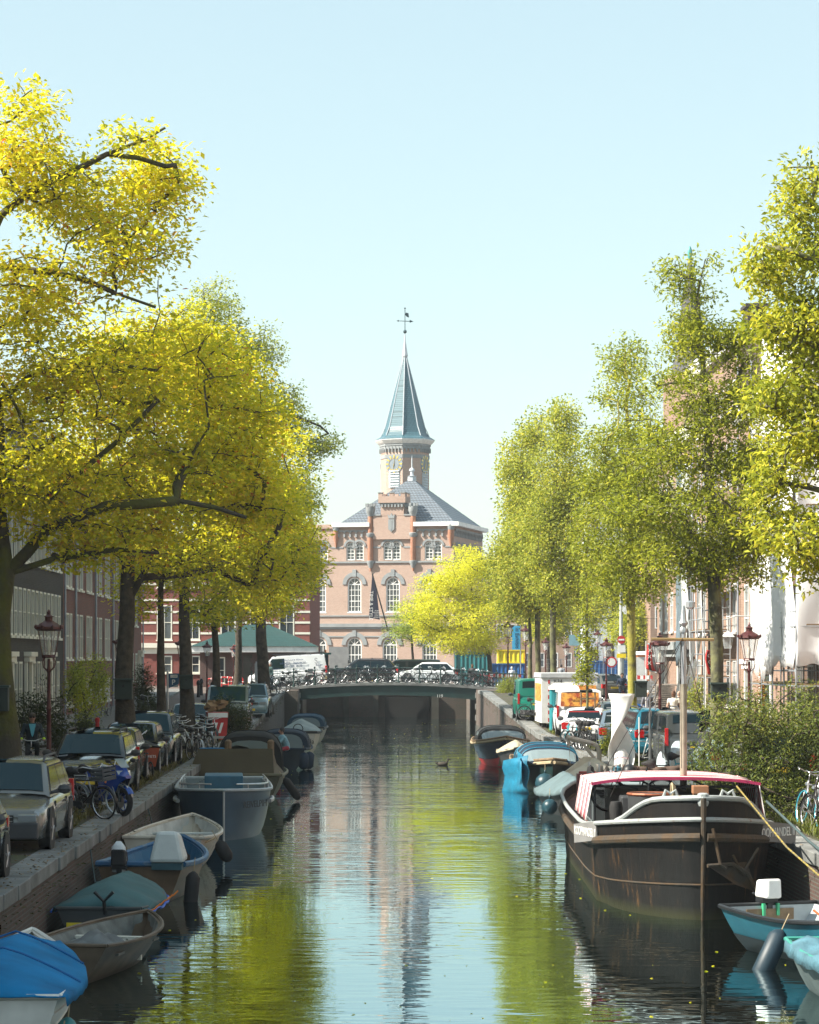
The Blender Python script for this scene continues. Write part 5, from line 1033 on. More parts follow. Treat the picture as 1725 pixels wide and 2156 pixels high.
# left cluster
GBL='bicycles packed in the rack on the left quay'
for i,(vx,vy,k,a) in enumerate([(365,1565,'k',70),(376,1578,'s',62),(388,1584,'k',75),(399,1592,'w',60),(409,1600,'s',68),(418,1597,'k',72),(426,1588,'b',64),(434,1575,'s',70),(441,1566,'t',66),(448,1572,'k',74),(380,1560,'k',100),(428,1560,'k',80),(415,1552,'s',95)]):
    D=Dz(max(vy,1552)+2,0); putbike(k,f'{CN[k]} bicycle in the left quay bicycle rack, {ordn[i]} in the crowded row',XX(vx,D),D+.2,0,R(-a),rr.uniform(-7,7),GBL)
# bicycles by ramp near bridge left
for i,(vx,D,k,a) in enumerate([(540,150,'k',30),(552,153,'s',10),(562,156,'k',-20),(575,158,'b',15),(583,161,'k',0),(548,144,'t',70)]):
    putbike(k,f'{CN[k]} bicycle heaped on the ramp left of the bridge, {ordn[i]} of six',XX(vx,D),D,gz(D),R(a),6,'bicycles heaped on the ramp left of the bridge')
# near left, next to motorcycle
nb=bicycle('bicycle','old bicycle with grey plastic crate on the handlebars beside the silver-beige estate',fb,(XX(176,52.2),52.6,0),R(-38),6,basket='crate')
nb2=bicycle('bicycle','bicycle with pale tyres wedged between the crate bicycle and the blue motorcycle',fs_,(XX(204,53.6),53.8,0),R(-30),4,tyre=mat('grey_tyre',(.25,.27,.27),.7))
putbike('s','grey step-through bicycle leaning by the charging post on the ramp, left quay',XX(222,126),126,gz(126),R(80),5)
putbike('k','upright black bicycle standing against the shrub at the side street',XX(303,124),124,gz(124)+.1,R(75),4)
putbike('k','black bicycle beside the red and white trash container',XX(485,107),107,0,R(-60),10)
putbike('t','turquoise-wheeled bicycle at the foot of the ramp beside the pale blue car',XX(558,134),134,gz(134),R(-75),4)
# right side bicycles
sb=bicycle('bicycle','pale grey step-through bicycle standing behind the white wind turbine',fw_,(XX(1352,76.5),77,0),R(188),5)
for i,(vx,D,k,a) in enumerate([(1204,92.5,'t',115),(1212,91.8,'k',110),(1222,91.5,'k',105),(1230,91,'b',100),(1216,94,'k',80)]):
    putbike(k,f'{CN[k]} bicycle parked against the small white hatchback, {ordn[i]} of five',XX(vx,D),D,0,R(a),5,'bicycles parked beside the small white hatchback')
b_e=bicycle('bicycle','turquoise-tyred bicycle with chrome rear rack at the right frame edge',fs_,(XX(1722,49.5),50.4,0),R(100),8,tyre=ft_blue)
b_f=bicycle('bicycle','black-tyred bicycle in front of the turquoise one at the right frame edge',fb,(XX(1735,48.5),48.9,0),R(108),8)
putbike('t','turquoise bicycle half hidden by the left side of the quayside bush',XX(1440,61),61,0,R(15),4)
putbike('k','black bicycle fastened on the back of the green van',XX(1128,119.5),119.6,gz(120)+.2,R(10),6)
putbike('k','black bicycle behind the green van at the railing end',XX(1097,130),130,gz(130),R(80),6)
putbike('w','white-wheeled bicycle standing behind the white container',XX(1256,124),124,gz(124),R(20),4)
# ================= BOATS =================
def hullf(L,B,H,draft=.25,bow=2.2,stern=.85,sb=.25,ss=.05,rake=.5,p=.42,tmid=.4,keelrise=1.0,tail=None):
    def w(t):
        if t<tmid: return B/2*(stern+(1-stern)*math.sin(PI/2*t/tmid))
        return B/2*max(0.0,1-((t-tmid)/(1-tmid))**bow)
    def g(t): return H+sb*max(0,(t-.35)/.65)**2+ss*max(0,1-t/.4)**2
    def pt(t,u,off=0):
        k=-draft*(1-max(0,(t-.75)/.25)**2*.9*keelrise); z=k+(g(t)-k)*u; x=max(0,w(t)-off)*(u**p); y=t*L-rake*(1-u)*(t**5)
        return x,y,z
    return w,g,pt
def hull(par,L,B,H,m,mi=None,n=14,nu=6,rim=None,rimr=.03,floor=.05,thick=.05,thw=(),rimname='gunwale',transom=True,band=None,**kw):
    w,g,pt=hullf(L,B,H,**kw); b=MB(); rings=[]
    ts=[1-(1-i/n)**1.35 if False else i/n for i in range(n+1)]; ts=ts[:-1]+[.965,.99,1.0]
    for t in ts:
        R_=[pt(t,1-j/nu) for j in range(nu+1)]; rings.append([( x,y,z) for x,y,z in R_]+[(-x,y,z) for x,y,z in reversed(R_[:-1])])
    b.loft(rings); b.add(rings[0],[tuple(range(len(rings[0])))])
    h=b.o('hull',m,par,smooth=True)
    # inside: sides down to the floor
    b=MB(); rin=[]
    for t in ts[:-2]:
        tt=max(t,thick/L*.8)
        top=pt(tt,1,thick); fl=floor; wb=max(0,pt(tt,max(.05,(fl+kw.get('draft',.25))/(g(tt)+kw.get('draft',.25))),thick)[0]); rin.append([(top[0],top[1],top[2]),(wb,top[1],fl),(-wb,top[1],fl),(-top[0],top[1],top[2])])
    b.loft(rin); b.add(rin[0],[(0,1,2,3)]); b.o('interior',mi or m,par,smooth=False)
    # rim strip + rail
    b=MB(); P=[pt(t,1) for t in ts]; loop=[(x,y,z+.004) for x,y,z in P]+[(-x,y,z+.004) for x,y,z in reversed(P)]
    o=[(x+ (rimr*.4 if x>0 else -rimr*.4),y,z+rimr*.3) for x,y,z in loop]
    b.tube(o+[o[0]],rimr,6); 
    I=[(max(0,x-thick-.005),min(y,L-thick*2),z+.006) for x,y,z in P]; b.loft([[(x,y,z+.006) for x,y,z in P],I]); b.loft([[(-x,y,z+.006) for x,y,z in P],[(-x,y,z) for x,y,z in I]]); b.o(rimname,rim or m,par,smooth=True)
    for t in thw:
        q=MB(); x=w(t)-thick; z=g(t)-.12; q.box(-x,x,t*L-.14,t*L+.14,z-.03,z); q.o('thwart',wood if mi is None else mi,par)
    return w,g,pt
def cover(par,L,w,g,t0,t1,ridge,m,name='tarpaulin',over=.06,drop=.12,seed=1,wr=.03,rings=22,endfall=True,peak=.5,nx=14):
    b=MB(); rg=[]
    for i in range(rings+1):
        f=i/rings; t=t0+(t1-t0)*f; ww=w(min(t,.985))+over; r=ridge*(math.sin(PI*min(1,max(0,f)))**.5 if endfall else 1)*(1-.35*abs(f-peak)); row=[]
        for j in range(nx+1):
            s_=-1+2*j/nx; zz=g(t)+.03+r*(1-abs(s_)**1.25)+noise.noise(Vector((s_*2+seed,t*L*1.6,seed)))*wr*2
            row.append((s_*ww,t*L,zz))
        a=g(t)+.03-drop*(1+.12*math.sin(i*2.1+seed))
        row=[(-ww-.02,t*L,a)]+row+[(ww+.02,t*L,a)]; rg.append(row)
    b.loft(rg); o=b.o(name,m,par,smooth='all'); md=o.modifiers.new('thick','SOLIDIFY'); md.thickness=.012; return o
def hood(par,w0,y0,y1,zb,h,m,wm,rake=.35,name='canopy',front=1,piping=None,sides=True):
    n=12; b=MB(); A=[PI*i/n for i in range(n+1)]
    def arch(y,hh,ww): return [(ww*math.copysign(abs(math.cos(a))**.6,math.cos(a)),y,zb+hh*abs(math.sin(a))**.62) for a in A]
    Lh=y1-y0; R_=[arch(y0,h*.86,w0),arch(y0+Lh*.3,h,w0),arch(y0+Lh*.65,h*.97,w0*.99),arch(y1-rake,h*.84,w0*.96)]
    F_=arch(y1,h*.12,w0*.9); b.loft(R_); c=b.o(name,m,par,smooth=True); md=c.modifiers.new('thick','SOLIDIFY'); md.thickness=.015
    b=MB(); b.loft([R_[-1],F_]); f=b.o('front_panel',m,par,smooth=True)
    q=MB()  # clear front pane, proud of the panel
    def mix(a,c_,f_): return [a[i]+(c_[i]-a[i])*f_ for i in range(3)]
    up_=[mix(R_[-1][j],F_[j],.14) for j in range(2,n-1)]; dn=[mix(R_[-1][j],F_[j],.86) for j in range(2,n-1)]
    q.loft([[(p[0],p[1]+.02,p[2]+.015) for p in up_],[(p[0],p[1]+.02,p[2]+.015) for p in dn]]); q.o('clear_window',wm,c)
    b=MB(); b.add(R_[0],[tuple(range(n+1))]); b.o('back_panel',m,par)
    q=MB(); q.add([(p[0]*.8,p[1]-.012,zb+(p[2]-zb)*.86+.03) for p in R_[0]],[tuple(range(n+1))]); q.o('clear_window',wm,c)
    if sides:
        for s_ in (-1,1):
            q=MB(); q.loft([[(s_*(abs(p[0])+.014),p[1],p[2]) for p in (R_[k][1 if s_>0 else n-1],R_[k][2 if s_>0 else n-2])] for k in (1,2)]); q.o('clear_window',wm,c)
    b=MB()
    for r in R_: b.tube([(p[0]*1.005,p[1],p[2]+.008) for p in r],.016,5,cap=False)
    b.o('piping',piping or m,c,smooth=True); return c
def fender(par_or_label,loc,r=.12,h=.5,tilt=0,m=None,ball=False,par=None):
    b=MB()
    if ball: b.ball((0,0,-h/2),r,12); b.lathe([(.03,-.02),(.03,.1)],(0,0,r-h/2),6)
    else: b.lathe([(.02,0),(r*.6,-.04),(r,-.12),(r,-h+.12),(r*.6,-h+.03),(.02,-h)],(0,0,0),12)
    f=b.o('fender',m or black,par,smooth='all'); f.location=loc; f.rotation_euler=(0,R(tilt),0)
    q=MB(); q.tube([(0,0,-.02),(0,0,.25)],.008,4); q.o('rope',rope,f); return f
def outboard(par,loc,m,rz=0,s_=1.0):
    b=MB(); b.M=Matrix.Translation(loc)@Matrix.Rotation(rz,4,'Z')@Matrix.Scale(s_,4)
    b.box(-.05,.05,-.1,.0,-.75,.05); b.box(-.13,.13,-.12,.12,.05,.12); b.tube([(0,.1,.12),(0,.45,.15)],.02,5); b.o('outboard_leg',dark,par,bevel=.01)
    b=MB(); b.M=Matrix.Translation(loc)@Matrix.Rotation(rz,4,'Z')@Matrix.Scale(s_,4)
    b.add([(-.13,-.24,.12),(.13,-.24,.12),(.13,.16,.12),(-.13,.16,.12),(-.12,-.24,.42),(.12,-.24,.42),(.11,.14,.38),(-.11,.14,.38)],[(0,3,2,1),(4,5,6,7),(0,1,5,4),(1,2,6,5),(2,3,7,6),(3,0,4,7)]); return b.o('outboard_motor',m,par,bevel=.035)
def bt(label,x,y,rz,name='moored_boat',group=None,cat='boat'): return T(name,label,cat,(x,y,WL),rz,group)
blue_c=mat('blue_canvas',(.004,.15,.34),.85,var=.35,scale=1.2,bump=.5,bscale=3,spec=.12); navy=mat('navy_canvas',(.004,.02,.045),.75,var=.25,scale=2,bump=.3); blackc=mat('black_canvas',(.012,.014,.016),.8,bump=.3)
hwht=mat('aged_white_hull',(.62,.6,.55),.45,var=.18,scale=2.5); clearv=glass('clear_vinyl',(.35,.45,.48),.55,.08); grey_c=mat('blue_grey_canvas',(.22,.28,.30),.75,var=.2,scale=2,bump=.5,bscale=4)
alu=mat('tarnished_aluminium',(.12,.085,.055),.6,.25,var=.45,scale=2.2); hblue=mat('steel_blue_hull',(.055,.10,.15),.35,.2,var=.15,scale=1.2); hdark=mat('dark_navy_hull',(.008,.014,.025),.3,var=.2)
# B1 blue covered boat, bow away
t=bt('white clinker boat under a sagging bright blue cover with blue-green fenders, bottom left corner',-4.02,28.4,R(2.5))
w,g,pt=hull(t,5.5,1.6,.64,hwht,stern=.9,bow=2.0,sb=.22,p=.35,rimr=.035,tmid=.35); cover(t,5.5,w,g,-.012,.86,.40,blue_c,name='cover',wr=.015,drop=.10,over=.10)
b=MB(); b.loft([[(x*.99,y,z-dzz) for x,y,z in [pt(i/12,.8-k*.18) for i in range(12)]] for k,dzz in ((0,0),(0,.02))]); 
for k in (0,1,2): 
    for s_ in (-1,1): b.tube([(s_*(pt(i/12,.82-k*.2)[0]+.006),pt(i/12,.82-k*.2)[1],pt(i/12,.82-k*.2)[2]) for i in range(13)],.012,4)
b.o('strakes',hwht,t)
for k in (.25,.55): b=MB(); b.tube([(math.sin(a)*1.02*(w(k)+.08),k*5.5,g(k)+.05+.40*max(0,1-abs(math.sin(a))**1.25)) for a in [R(-84+14*i) for i in range(13)]],.012,4); b.o('cover_seam',mat('seam_blue',(.003,.09,.26),.9),t)
b=MB(); b.box(-.62,-.32,-.02,-.004,.34,.54); b.o('registration_plate',yellow,t)
text('CT',.13,black,t,(-.1,-.012,.42)); fender(None,(.80,.5,.42),.13,.6,6,mat('teal_fender',(.03,.19,.2),.5),par=t); fender(None,(.76,.0,.2),.14,.55,8,mat('grey_fender',(.07,.09,.1),.5),par=t)
# B2 skiff
t=bt('shabby open aluminium skiff with pale slatted seats and grey sheet heaped inside',-4.02,34.9,R(-12))
w,g,pt=hull(t,4.1,1.4,.50,alu,mat('skiff_inside',(.15,.16,.15),.8,var=.4,scale=4),stern=.92,bow=2.4,sb=.12,p=.55,rimr=.028,thw=(.18,.62),draft=.12)
b=MB(); [b.box(-.5+i*.11,-.42+i*.11,2.2,2.26,.12,.44) for i in range(9)]; b.box(-.52,.48,2.2,2.3,.42,.45); b.o('slatted_seat',cream,t)
rg=[]; 
for i in range(12):
    rg.append([(-.55+j*.1,1.1+i*.11,.3+.24*math.sin(PI*i/11)*math.sin(PI*j/10)+noise.noise(Vector((i*.6,j*.6,2)))*.13) for j in range(11)])
b=MB(); b.loft(rg); o=b.o('heap_of_sheeting',mat('grey_sheet',(.13,.14,.14),.8,var=.4,scale=4),t,smooth='all'); o.modifiers.new('t','SOLIDIFY').thickness=.012
b=MB(); b.torus((.35,.35,.36),.16,.018,16,5,'z'); b.torus((.3,.38,.39),.13,.018,16,5,'z'); b.o('rope_coil',rope,t)
# B3 teal tarp boat
t=bt('low boat under a peaked dull teal tarpaulin with blue edge and orange hooks',-4.1,40.8,R(-3))
w,g,pt=hull(t,4.6,1.45,.42,mat('grey_black_hull',(.035,.038,.04),.6),stern=.9,bow=2.1,sb=.15)
cover(t,4.6,w,g,.0,.93,.42,tealt,drop=.08,seed=4,wr=.03,peak=.35); b=MB(); 
for s_ in (-1,1): b.tube([(s_*(w(i/20)+.09),i/20*4.6,g(i/20)-.04+.025*math.sin(i*1.7)) for i in range(19)],.022,4)
b.o('blue_edge',mat('bright_blue_edge',(.01,.1,.5),.6),t)
b=MB(); [b.tube([(.74,y,.40),(.86,y,.46),(.93,y+.02,.53)],.014,5) for y in (.3,.9,1.9,2.6)]; b.o('orange_hooks',orange,t)
b=MB(); b.box(-.5,-.25,-.03,-.01,.12,.26); b.o('registration_plate',yellow,t); b=MB(); b.tube([(.1,.0,.4),(.1,-.1,.62)],.03,5); b.tube([(-.05,-.1,.75),(.1,-.1,.6),(.25,-.1,.75)],.03,5); b.o('steering_bracket',dark,t)
# B4 brown boat blue rim
t=bt('brown-varnished workboat with chipped blue rim and black cylindrical fender',-3.98,47.0,R(-6))
w,g,pt=hull(t,4.4,1.66,.62,mat('brown_varnish_hull',(.13,.075,.04),.5,var=.4,scale=2),mat('blue_inside',(.02,.13,.25),.6),stern=.93,bow=2.2,p=.33,rim=mat('blue_rim',(.02,.10,.22),.5,col2=(.12,.17,.2),scale=4,thr=.62),rimr=.055,thw=(.5,))
fender(None,(.95,.2,.55),.13,.75,6,par=t); outboard(t,(-.35,-.05,.55),black)
b=MB(); b.loft([[(-.6+.5*math.cos(a)*k,-.14+.3*math.sin(a)*k-.1,z) for a in [2*PI*i/10 for i in range(10)]] for k,z in ((.35,.55),(.42,.75),(.36,1.0),(.12,1.1))],closed=True,cap=True); o=b.o('plastic_bag',mat('white_plastic_bag',(.6,.63,.65),.35,bump=1,bscale=6),t,smooth='all'); o.scale=(.7,.7,1); o.location=(.05,.1,.0)
b=MB(); b.add([(.2,-.22,.72),(.85,-.22,.72),(.85,.3,.76),(.2,.3,.76),(.33,-.16,1.3),(.72,-.16,1.3),(.72,.2,1.24),(.33,.2,1.24)],[(0,3,2,1),(4,5,6,7),(0,1,5,4),(1,2,6,5),(2,3,7,6),(3,0,4,7)]); b.o('engine_cover',mat('white_engine_cover',(.6,.64,.63),.5,var=.1),t,bevel=.07); b=MB(); b.box(.25,.8,-.2,.28,.6,.72); b.o('engine_base',mat('teal_dark',(.02,.07,.09),.5),t)
# B5 white dinghy
t=bt('worn white dinghy with faded blue sack in it and dark conical fender',-4.05,53.4,R(-4))
w,g,pt=hull(t,4.6,1.85,.66,mat('chipped_white_hull',(.55,.5,.42),.5,col2=(.25,.2,.14),scale=3,thr=.62),mat('pale_inside',(.5,.52,.5),.6,var=.2),stern=.88,bow=2.3,p=.36,rimr=.04,thw=(.35,.7),floor=.12)
b=MB(); b.ball((0,.8,.55),.28,10,(1.1,1,.6)); b.o('blue_sack',blue_c,t,smooth='all'); fender(None,(1.02,.9,.6),.14,.5,-30,par=t)
b=MB(); b.tube([(-.6,.2,.72),(-.75,.0,.5),(-1.0,-.3,.25)],.02,4); b.tube([(.3,.1,.7),(.7,.25,.55),(1.0,.6,.68)],.02,4); b.o('mooring_rope',rope,t)
tp=T('tarpaulin_heap','crumpled blue tarpaulin heap floating by the quay behind the white dinghy','tarpaulin',(-4.4,59.3,WL)); b=MB(); b.loft([[(-.5+j*.12,i*.12,.25+.22*math.sin(PI*i/8)*math.sin(PI*j/8)+noise.noise(Vector((i*.7,j*.7,5)))*.16) for j in range(9)] for i in range(9)]); b.loft([[(-.5+j*.12,i*.12,-.1) for j in range(9)] for i in (0,8)]); b.o('crumpled_sheet',blue_c,tp,smooth='all')
# B6 steel sloop, bow to camera
t=bt('large steel-blue open sloop with sharp bow towards the camera and lettered side, left bank',-3.42,69.8,R(183))
t.rotation_euler=(0,0,R(183)); t.location=(-3.72,70.9,WL)
w,g,pt=hull(t,8.2,2.4,1.08,hblue,mat('grey_inside',(.2,.25,.27),.6),keelrise=0,stern=.9,bow=4.5,sb=.12,rake=.06,p=.16,rim=mat('grey_rim',(.35,.4,.43),.4),rimr=.04,floor=.5,draft=.3)
b=MB(); b.tube([(0,8.2,1.2),(0,8.18,.3),(0,8.14,-.2)],.025,6)
for s_ in (-1,1): b.tube([(s_*(w(i/20)+.04),i/20*8.2,g(i/20)-.27) for i in range(9,16)],.055,6)
b.o('rubbing_strake',mat('pale_strake',(.45,.47,.48),.5),t,smooth=True)
b=MB()
for s_ in (-1,1): b.tube([(s_*(w(i/20)-.08),i/20*8.2,g(i/20)+.16) for i in range(2,20)],.02,5); [b.tube([(s_*(w(i/20)-.08),i/20*8.2,g(i/20)),(s_*(w(i/20)-.08),i/20*8.2,g(i/20)+.16)],.015,4) for i in range(3,20,3)]
b.o('handrail',chrome,t)
b=MB(); b.box(-.5,.5,1.6,3.4,.5,1.35); b.box(-.7,.7,4.0,4.8,.5,1.05); b.o('console',mat('blue_console',(.03,.12,.2),.6),t,bevel=.03)
ang=math.atan2(w(.84)-w(.95),.11*8.2); text('REIVELPIH II',.23,mat('dark_letters',(.02,.03,.04),.5),t,(-(w(.895)+.12),8.2*.9,.84),rot=(R(90),0,R(90)+PI-ang*1.0),sx=1.15)
# B7 olive boat w/ cover frame
t=bt('olive-brown steel boat with flat khaki canvas front and black folding hood',-3.5,79.0,R(0))
w,g,pt=hull(t,8.2,2.3,.78,mat('olive_steel_hull',(.085,.08,.05),.6,var=.35,scale=1.5),stern=.92,bow=2.2,p=.3,rim=mat('olive_rim',(.13,.12,.07),.6),rimr=.05,sb=.2)
kh=mat('khaki_canvas',(.10,.085,.055),.85,var=.12,scale=1,bump=.2)
b=MB(); b.slab((-1.75,.25,.82),(.85,.25,.82),(.8,.45,1.62),(-1.45,.45,1.62),.02); b.loft([[(.85,.25,.82),(.8,.45,1.62)],[(1.15,2.6,.75),(.85,2.6,1.1)]]); b.loft([[(-1.45,.45,1.62),(.8,.45,1.62)],[(-1.1,2.4,1.5),(.7,2.4,1.5)]]); o=b.o('canvas_screen',kh,t); o.modifiers.new('t','SOLIDIFY').thickness=.015
for x in (-.55,.75): b=MB(); b.lathe([(.11,.8),(.11,1.85),(.05,1.9)],(x,.75,0),8); b.o('wooden_post',wood,t)
hood(t,1.02,3.0,5.6,.85,1.25,blackc,clearv,rake=.7,name='folding_hood'); b=MB(); b.loft([[(-.9+.3*j,1.0+.4*i,1.45-.05*j*j*.4+.4*math.sin(PI*j/6)*(1-i/5)) for j in range(7)] for i in range(5)]); b.o('sagging_cover',grey_c,t,smooth='all'); fender(None,(1.15,.9,.72),.13,.8,-35,par=t)
bp_=MB(); bp_.box(-1.5,-.7,1.2,1.8,1.4,1.62); bp_.o('blue_bundle',blue_c,t,bevel=.06)
# B8
x8=XX(588,106); t=bt('dark boat with navy sprayhood where a person leans out, left bank',-3.15,102.5,R(-2))
w,g,pt=hull(t,7.0,2.1,.75,hdark,stern=.9,bow=2.2,p=.3,rimr=.05,rim=navy); hood(t,.98,1.6,4.6,.72,.82,navy,clearv,rake=.9,name='sprayhood'); fender(None,(1.12,.6,.7),.2,.7,6,navy,par=t); fender(None,(.9,.1,.7),.2,.7,0,navy,par=t)
# B9
t=bt('white launch with grey tent-shaped canopy and thick rope rubbing band, left bank',-2.9,118.5,R(-2))
w,g,pt=hull(t,6.2,1.9,.95,mat('cream_hull',(.5,.47,.42),.5),stern=.9,bow=2.2,p=.3,rim=black,rimr=.06); cover(t,6.2,w,g,.25,.95,.55,grey_c,name='tent_canopy',drop=.02,seed=7,wr=.02,peak=.4); b=MB(); b.torus((0,.9,1.15),.22,.02,14,4,'y'); b.o('steering_wheel',black,t); text('de la',.3,dark,t,(.5,-.02,.6))
# B10
t=bt('farthest left-bank boat under a dark blue square-windowed canopy',-2.85,134,R(-2))
w,g,pt=hull(t,6.0,2.0,.75,mat('beige_hull',(.4,.37,.3),.5),stern=.9,bow=2.2,p=.3,rim=dark,rimr=.05); hood(t,.95,.3,4.2,.7,.8,mat('blue_grey_hood',(.006,.045,.09),.7),clearv,rake=.5,name='canopy')
# ---------------- right bank boats ----------------
def roperim(t,w,g,L,pt,rr_=.05,drop=.08,frm=0,m=None):
    b=MB()
    for s_ in (-1,1): b.tube([(s_*(w(min(i/24,.999))+.03),pt(i/24,1)[1]+.02,g(i/24)-drop) for i in range(frm,25)],rr_,6)
    return b.o('rope_fender',m or rope,t,smooth=True)
t=bt('navy and red sloop lettered at the bow under a black half-round canopy, right bank',XX(1067,104),111.3,R(180))
w,g,pt=hull(t,7.2,2.35,.95,mat('navy_hull',(.01,.02,.05),.25),wood,stern=.85,bow=1.9,sb=.3,rake=.35,p=.32,rim=wood,rimr=.04,draft=.3); roperim(t,w,g,7.2,pt)
b=MB(); 
for s_ in (-1,1): b.loft([[(s_*(pt(i/24,u)[0]+.012),pt(i/24,u)[1]+.012,pt(i/24,u)[2]) for i in range(25)] for u in (.1,.25,.43)])
b.o('red_bottom',mat('antifouling_red',(.6,.02,.02),.5),t,smooth=True); hood(t,1.0,1.0,5.2,.9,.68,blackc,clearv,rake=.9)
text('HERMAN',.24,white,t,(-(w(.88)+.06),7.2*.865,.98),rot=(R(84),0,R(180-38)))
t=bt('small dinghy under a beige peaked cover with a row of black fenders',5.95,98.3,R(180)); t.location.y=102.5
w,g,pt=hull(t,4.0,1.25,.75,black,stern=.9,bow=3.5); cover(t,4.0,w,g,.0,.97,.45,mat('beige_canvas',(.42,.37,.26),.8,var=.1),name='cover',drop=.06)
for x in (-.5,-.25,0): fender(None,(x,4.0,.6),.09,.6,0,par=t)
t=bt('dark green-hulled boat with cyan-piped hood and cyan tarp hanging over its side',XX(1163,84),90.6,R(180))
w,g,pt=hull(t,7.0,2.15,.95,mat('black_green_hull',(.012,.03,.03),.35),wood,stern=.88,bow=1.9,sb=.2,rake=.3,p=.32,rimr=.04,rim=wood); roperim(t,w,g,7.0,pt,.06,.1,8)
hood(t,.98,2.4,5.9,.9,.68,navy,clearv,rake=.55,piping=mat('cyan_piping',(.01,.22,.36),.5)); fender(None,(.25,6.9,.75),.33,.75,0,mat('blue_black_ball',(.012,.05,.07),.4),ball=True,par=t)
b=MB(); b.loft([[(.75+.35*k+.05*math.sin(j*2),6.2-.9*k,1.25-.25*j-.12*k) for k in range(3)] for j in range(6)]); o=b.o('cyan_tarp',mat('cyan_tarp',(.004,.15,.26),.6,var=.3,scale=4,bump=.6),t,smooth='all'); o.modifiers.new('t','SOLIDIFY').thickness=.01
b=MB(); b.loft([[(.95+.06*math.sin(i*1.3),4.5+i*.25,1.4-.05*i-.25*j) for i in range(8)] for j in range(4)]); o=b.o('cyan_tarp',mat('cyan_tarp',(.02,.33,.48),.6),t,smooth='all'); o.modifiers.new('t','SOLIDIFY').thickness=.01
t=bt('narrow boat wrapped in a grey-blue tarpaulin with dark ball fender behind the barge',XX(1200,72),76.5,R(182))
w,g,pt=hull(t,5.5,1.5,.55,black,stern=.85,bow=2.2); cover(t,5.5,w,g,.0,.97,.62,mat('slate_tarp',(.10,.15,.165),.8,var=.2,bump=.5,bscale=4),seed=9,wr=.03,drop=.1,peak=.2); fender(None,(.72,4.6,.55),.22,.5,0,mat('blue_black_ball',(.012,.05,.07),.4),ball=True,par=t)
# R2 outboard boat
t=bt('light blue open steel boat with white outboard motor and dark slanting fender, lower right',6.15,39.4,R(200))
w,g,pt=hull(t,4.4,1.75,.62,mat('teal_blue_hull',(.02,.15,.22),.4,var=.15),mat('pale_grey_inside',(.36,.4,.42),.6,var=.15,scale=3),stern=.93,bow=2.0,sb=.3,rake=.7,p=.5,rimr=.035,rim=dark,floor=.2,draft=.15)
b=MB()
for s_ in (-1,1): b.loft([[(s_*(pt(i/20,u)[0]+.01),pt(i/20,u)[1]+.01*(i>14),pt(i/20,u)[2]) for i in range(21)] for u in (.02,.2,.4,.52)])
b.o('black_bottom',mat('black_bottom_paint',(.012,.014,.016),.5),t,smooth=True)
outboard(t,(0,-.05,.66),white,PI); b=MB(); b.box(-.4,.4,-.03,.06,.45,.62); b.o('transom_board',wood,t); b=MB(); [b.box(x*.6-.02,x*.6+.02,.04,.1,.52,.7) for x in (-.2,.2)]; b.o('green_clamps',mat('green_clamp',(.05,.4,.2),.5),t)
b=MB(); b.tube([(.1,.3,.25),(.5,.6,.3),(.6,1.0,.24),(.3,1.3,.26),(.0,1.0,.25)],.018,5); b.tube([(-.6,.3,.6),(-.75,.6,.4),(-.5,.9,.24)],.02,5); b.o('cables',mat('orange_hose',(.4,.12,.04),.6),t); fender(None,(1.0,2.2,.55),.15,.9,-28,mat('navy_fender',(.012,.03,.045),.5),par=t)
t=bt('boat with crumpled pale blue tarpaulin just entering the bottom right corner',6.35,34.6,R(184))
w,g,pt=hull(t,4.5,1.6,.62,mat('grey_green_hull',(.10,.13,.13),.6,var=.3),stern=.9,bow=2.2,rimr=.03,rim=mat('green_rim',(.04,.25,.2),.5)); cover(t,4.5,w,g,.05,.97,.25,mat('pale_blue_tarp',(.07,.17,.22),.7,var=.4,bump=.7),seed=3,wr=.08,drop=.15)
# ---------------- BARGE ----------------
bgm=bpy.data.materials.new('rusty_black_hull'); bgm.use_nodes=True; nt=bgm.node_tree; B_=nt.nodes['Principled BSDF']; Lk=nt.links; tc=_n(nt,'ShaderNodeTexCoord')
mp=_n(nt,'ShaderNodeMapping'); mp.inputs['Scale'].default_value=(2.4,2.4,.45); Lk.new(tc.outputs['Object'],mp.inputs[0])
n1=_n(nt,'ShaderNodeTexNoise'); n1.inputs['Scale'].default_value=2.2; n1.inputs['Detail'].default_value=10; n1.inputs['Roughness'].default_value=.72; Lk.new(mp.outputs[0],n1.inputs[0])
n2=_n(nt,'ShaderNodeTexNoise'); n2.inputs['Scale'].default_value=.7; n2.inputs['Detail'].default_value=6; Lk.new(tc.outputs['Object'],n2.inputs[0])
c1=_n(nt,'ShaderNodeValToRGB'); e=c1.color_ramp.elements; e[0].position=.4; e[0].color=(.005,.005,.005,1); e[1].position=.68; e[1].color=(.17,.085,.03,1); q=e.new(.56); q.color=(.016,.012,.010,1); q=e.new(.78); q.color=(.16,.14,.12,1)
c2=_n(nt,'ShaderNodeValToRGB'); e=c2.color_ramp.elements; e[0].position=.46; e[0].color=(.12,.12,.12,1); e[1].position=.58; e[1].color=(1,1,1,1)
mx=_n(nt,'ShaderNodeMix',data_type='RGBA'); Lk.new(c2.outputs[0],mx.inputs[0]); mx.inputs[6].default_value=(.007,.0065,.0065,1); Lk.new(n1.outputs['Fac'],c1.inputs[0]); Lk.new(n2.outputs['Fac'],c2.inputs[0]); Lk.new(c1.outputs[0],mx.inputs[7])
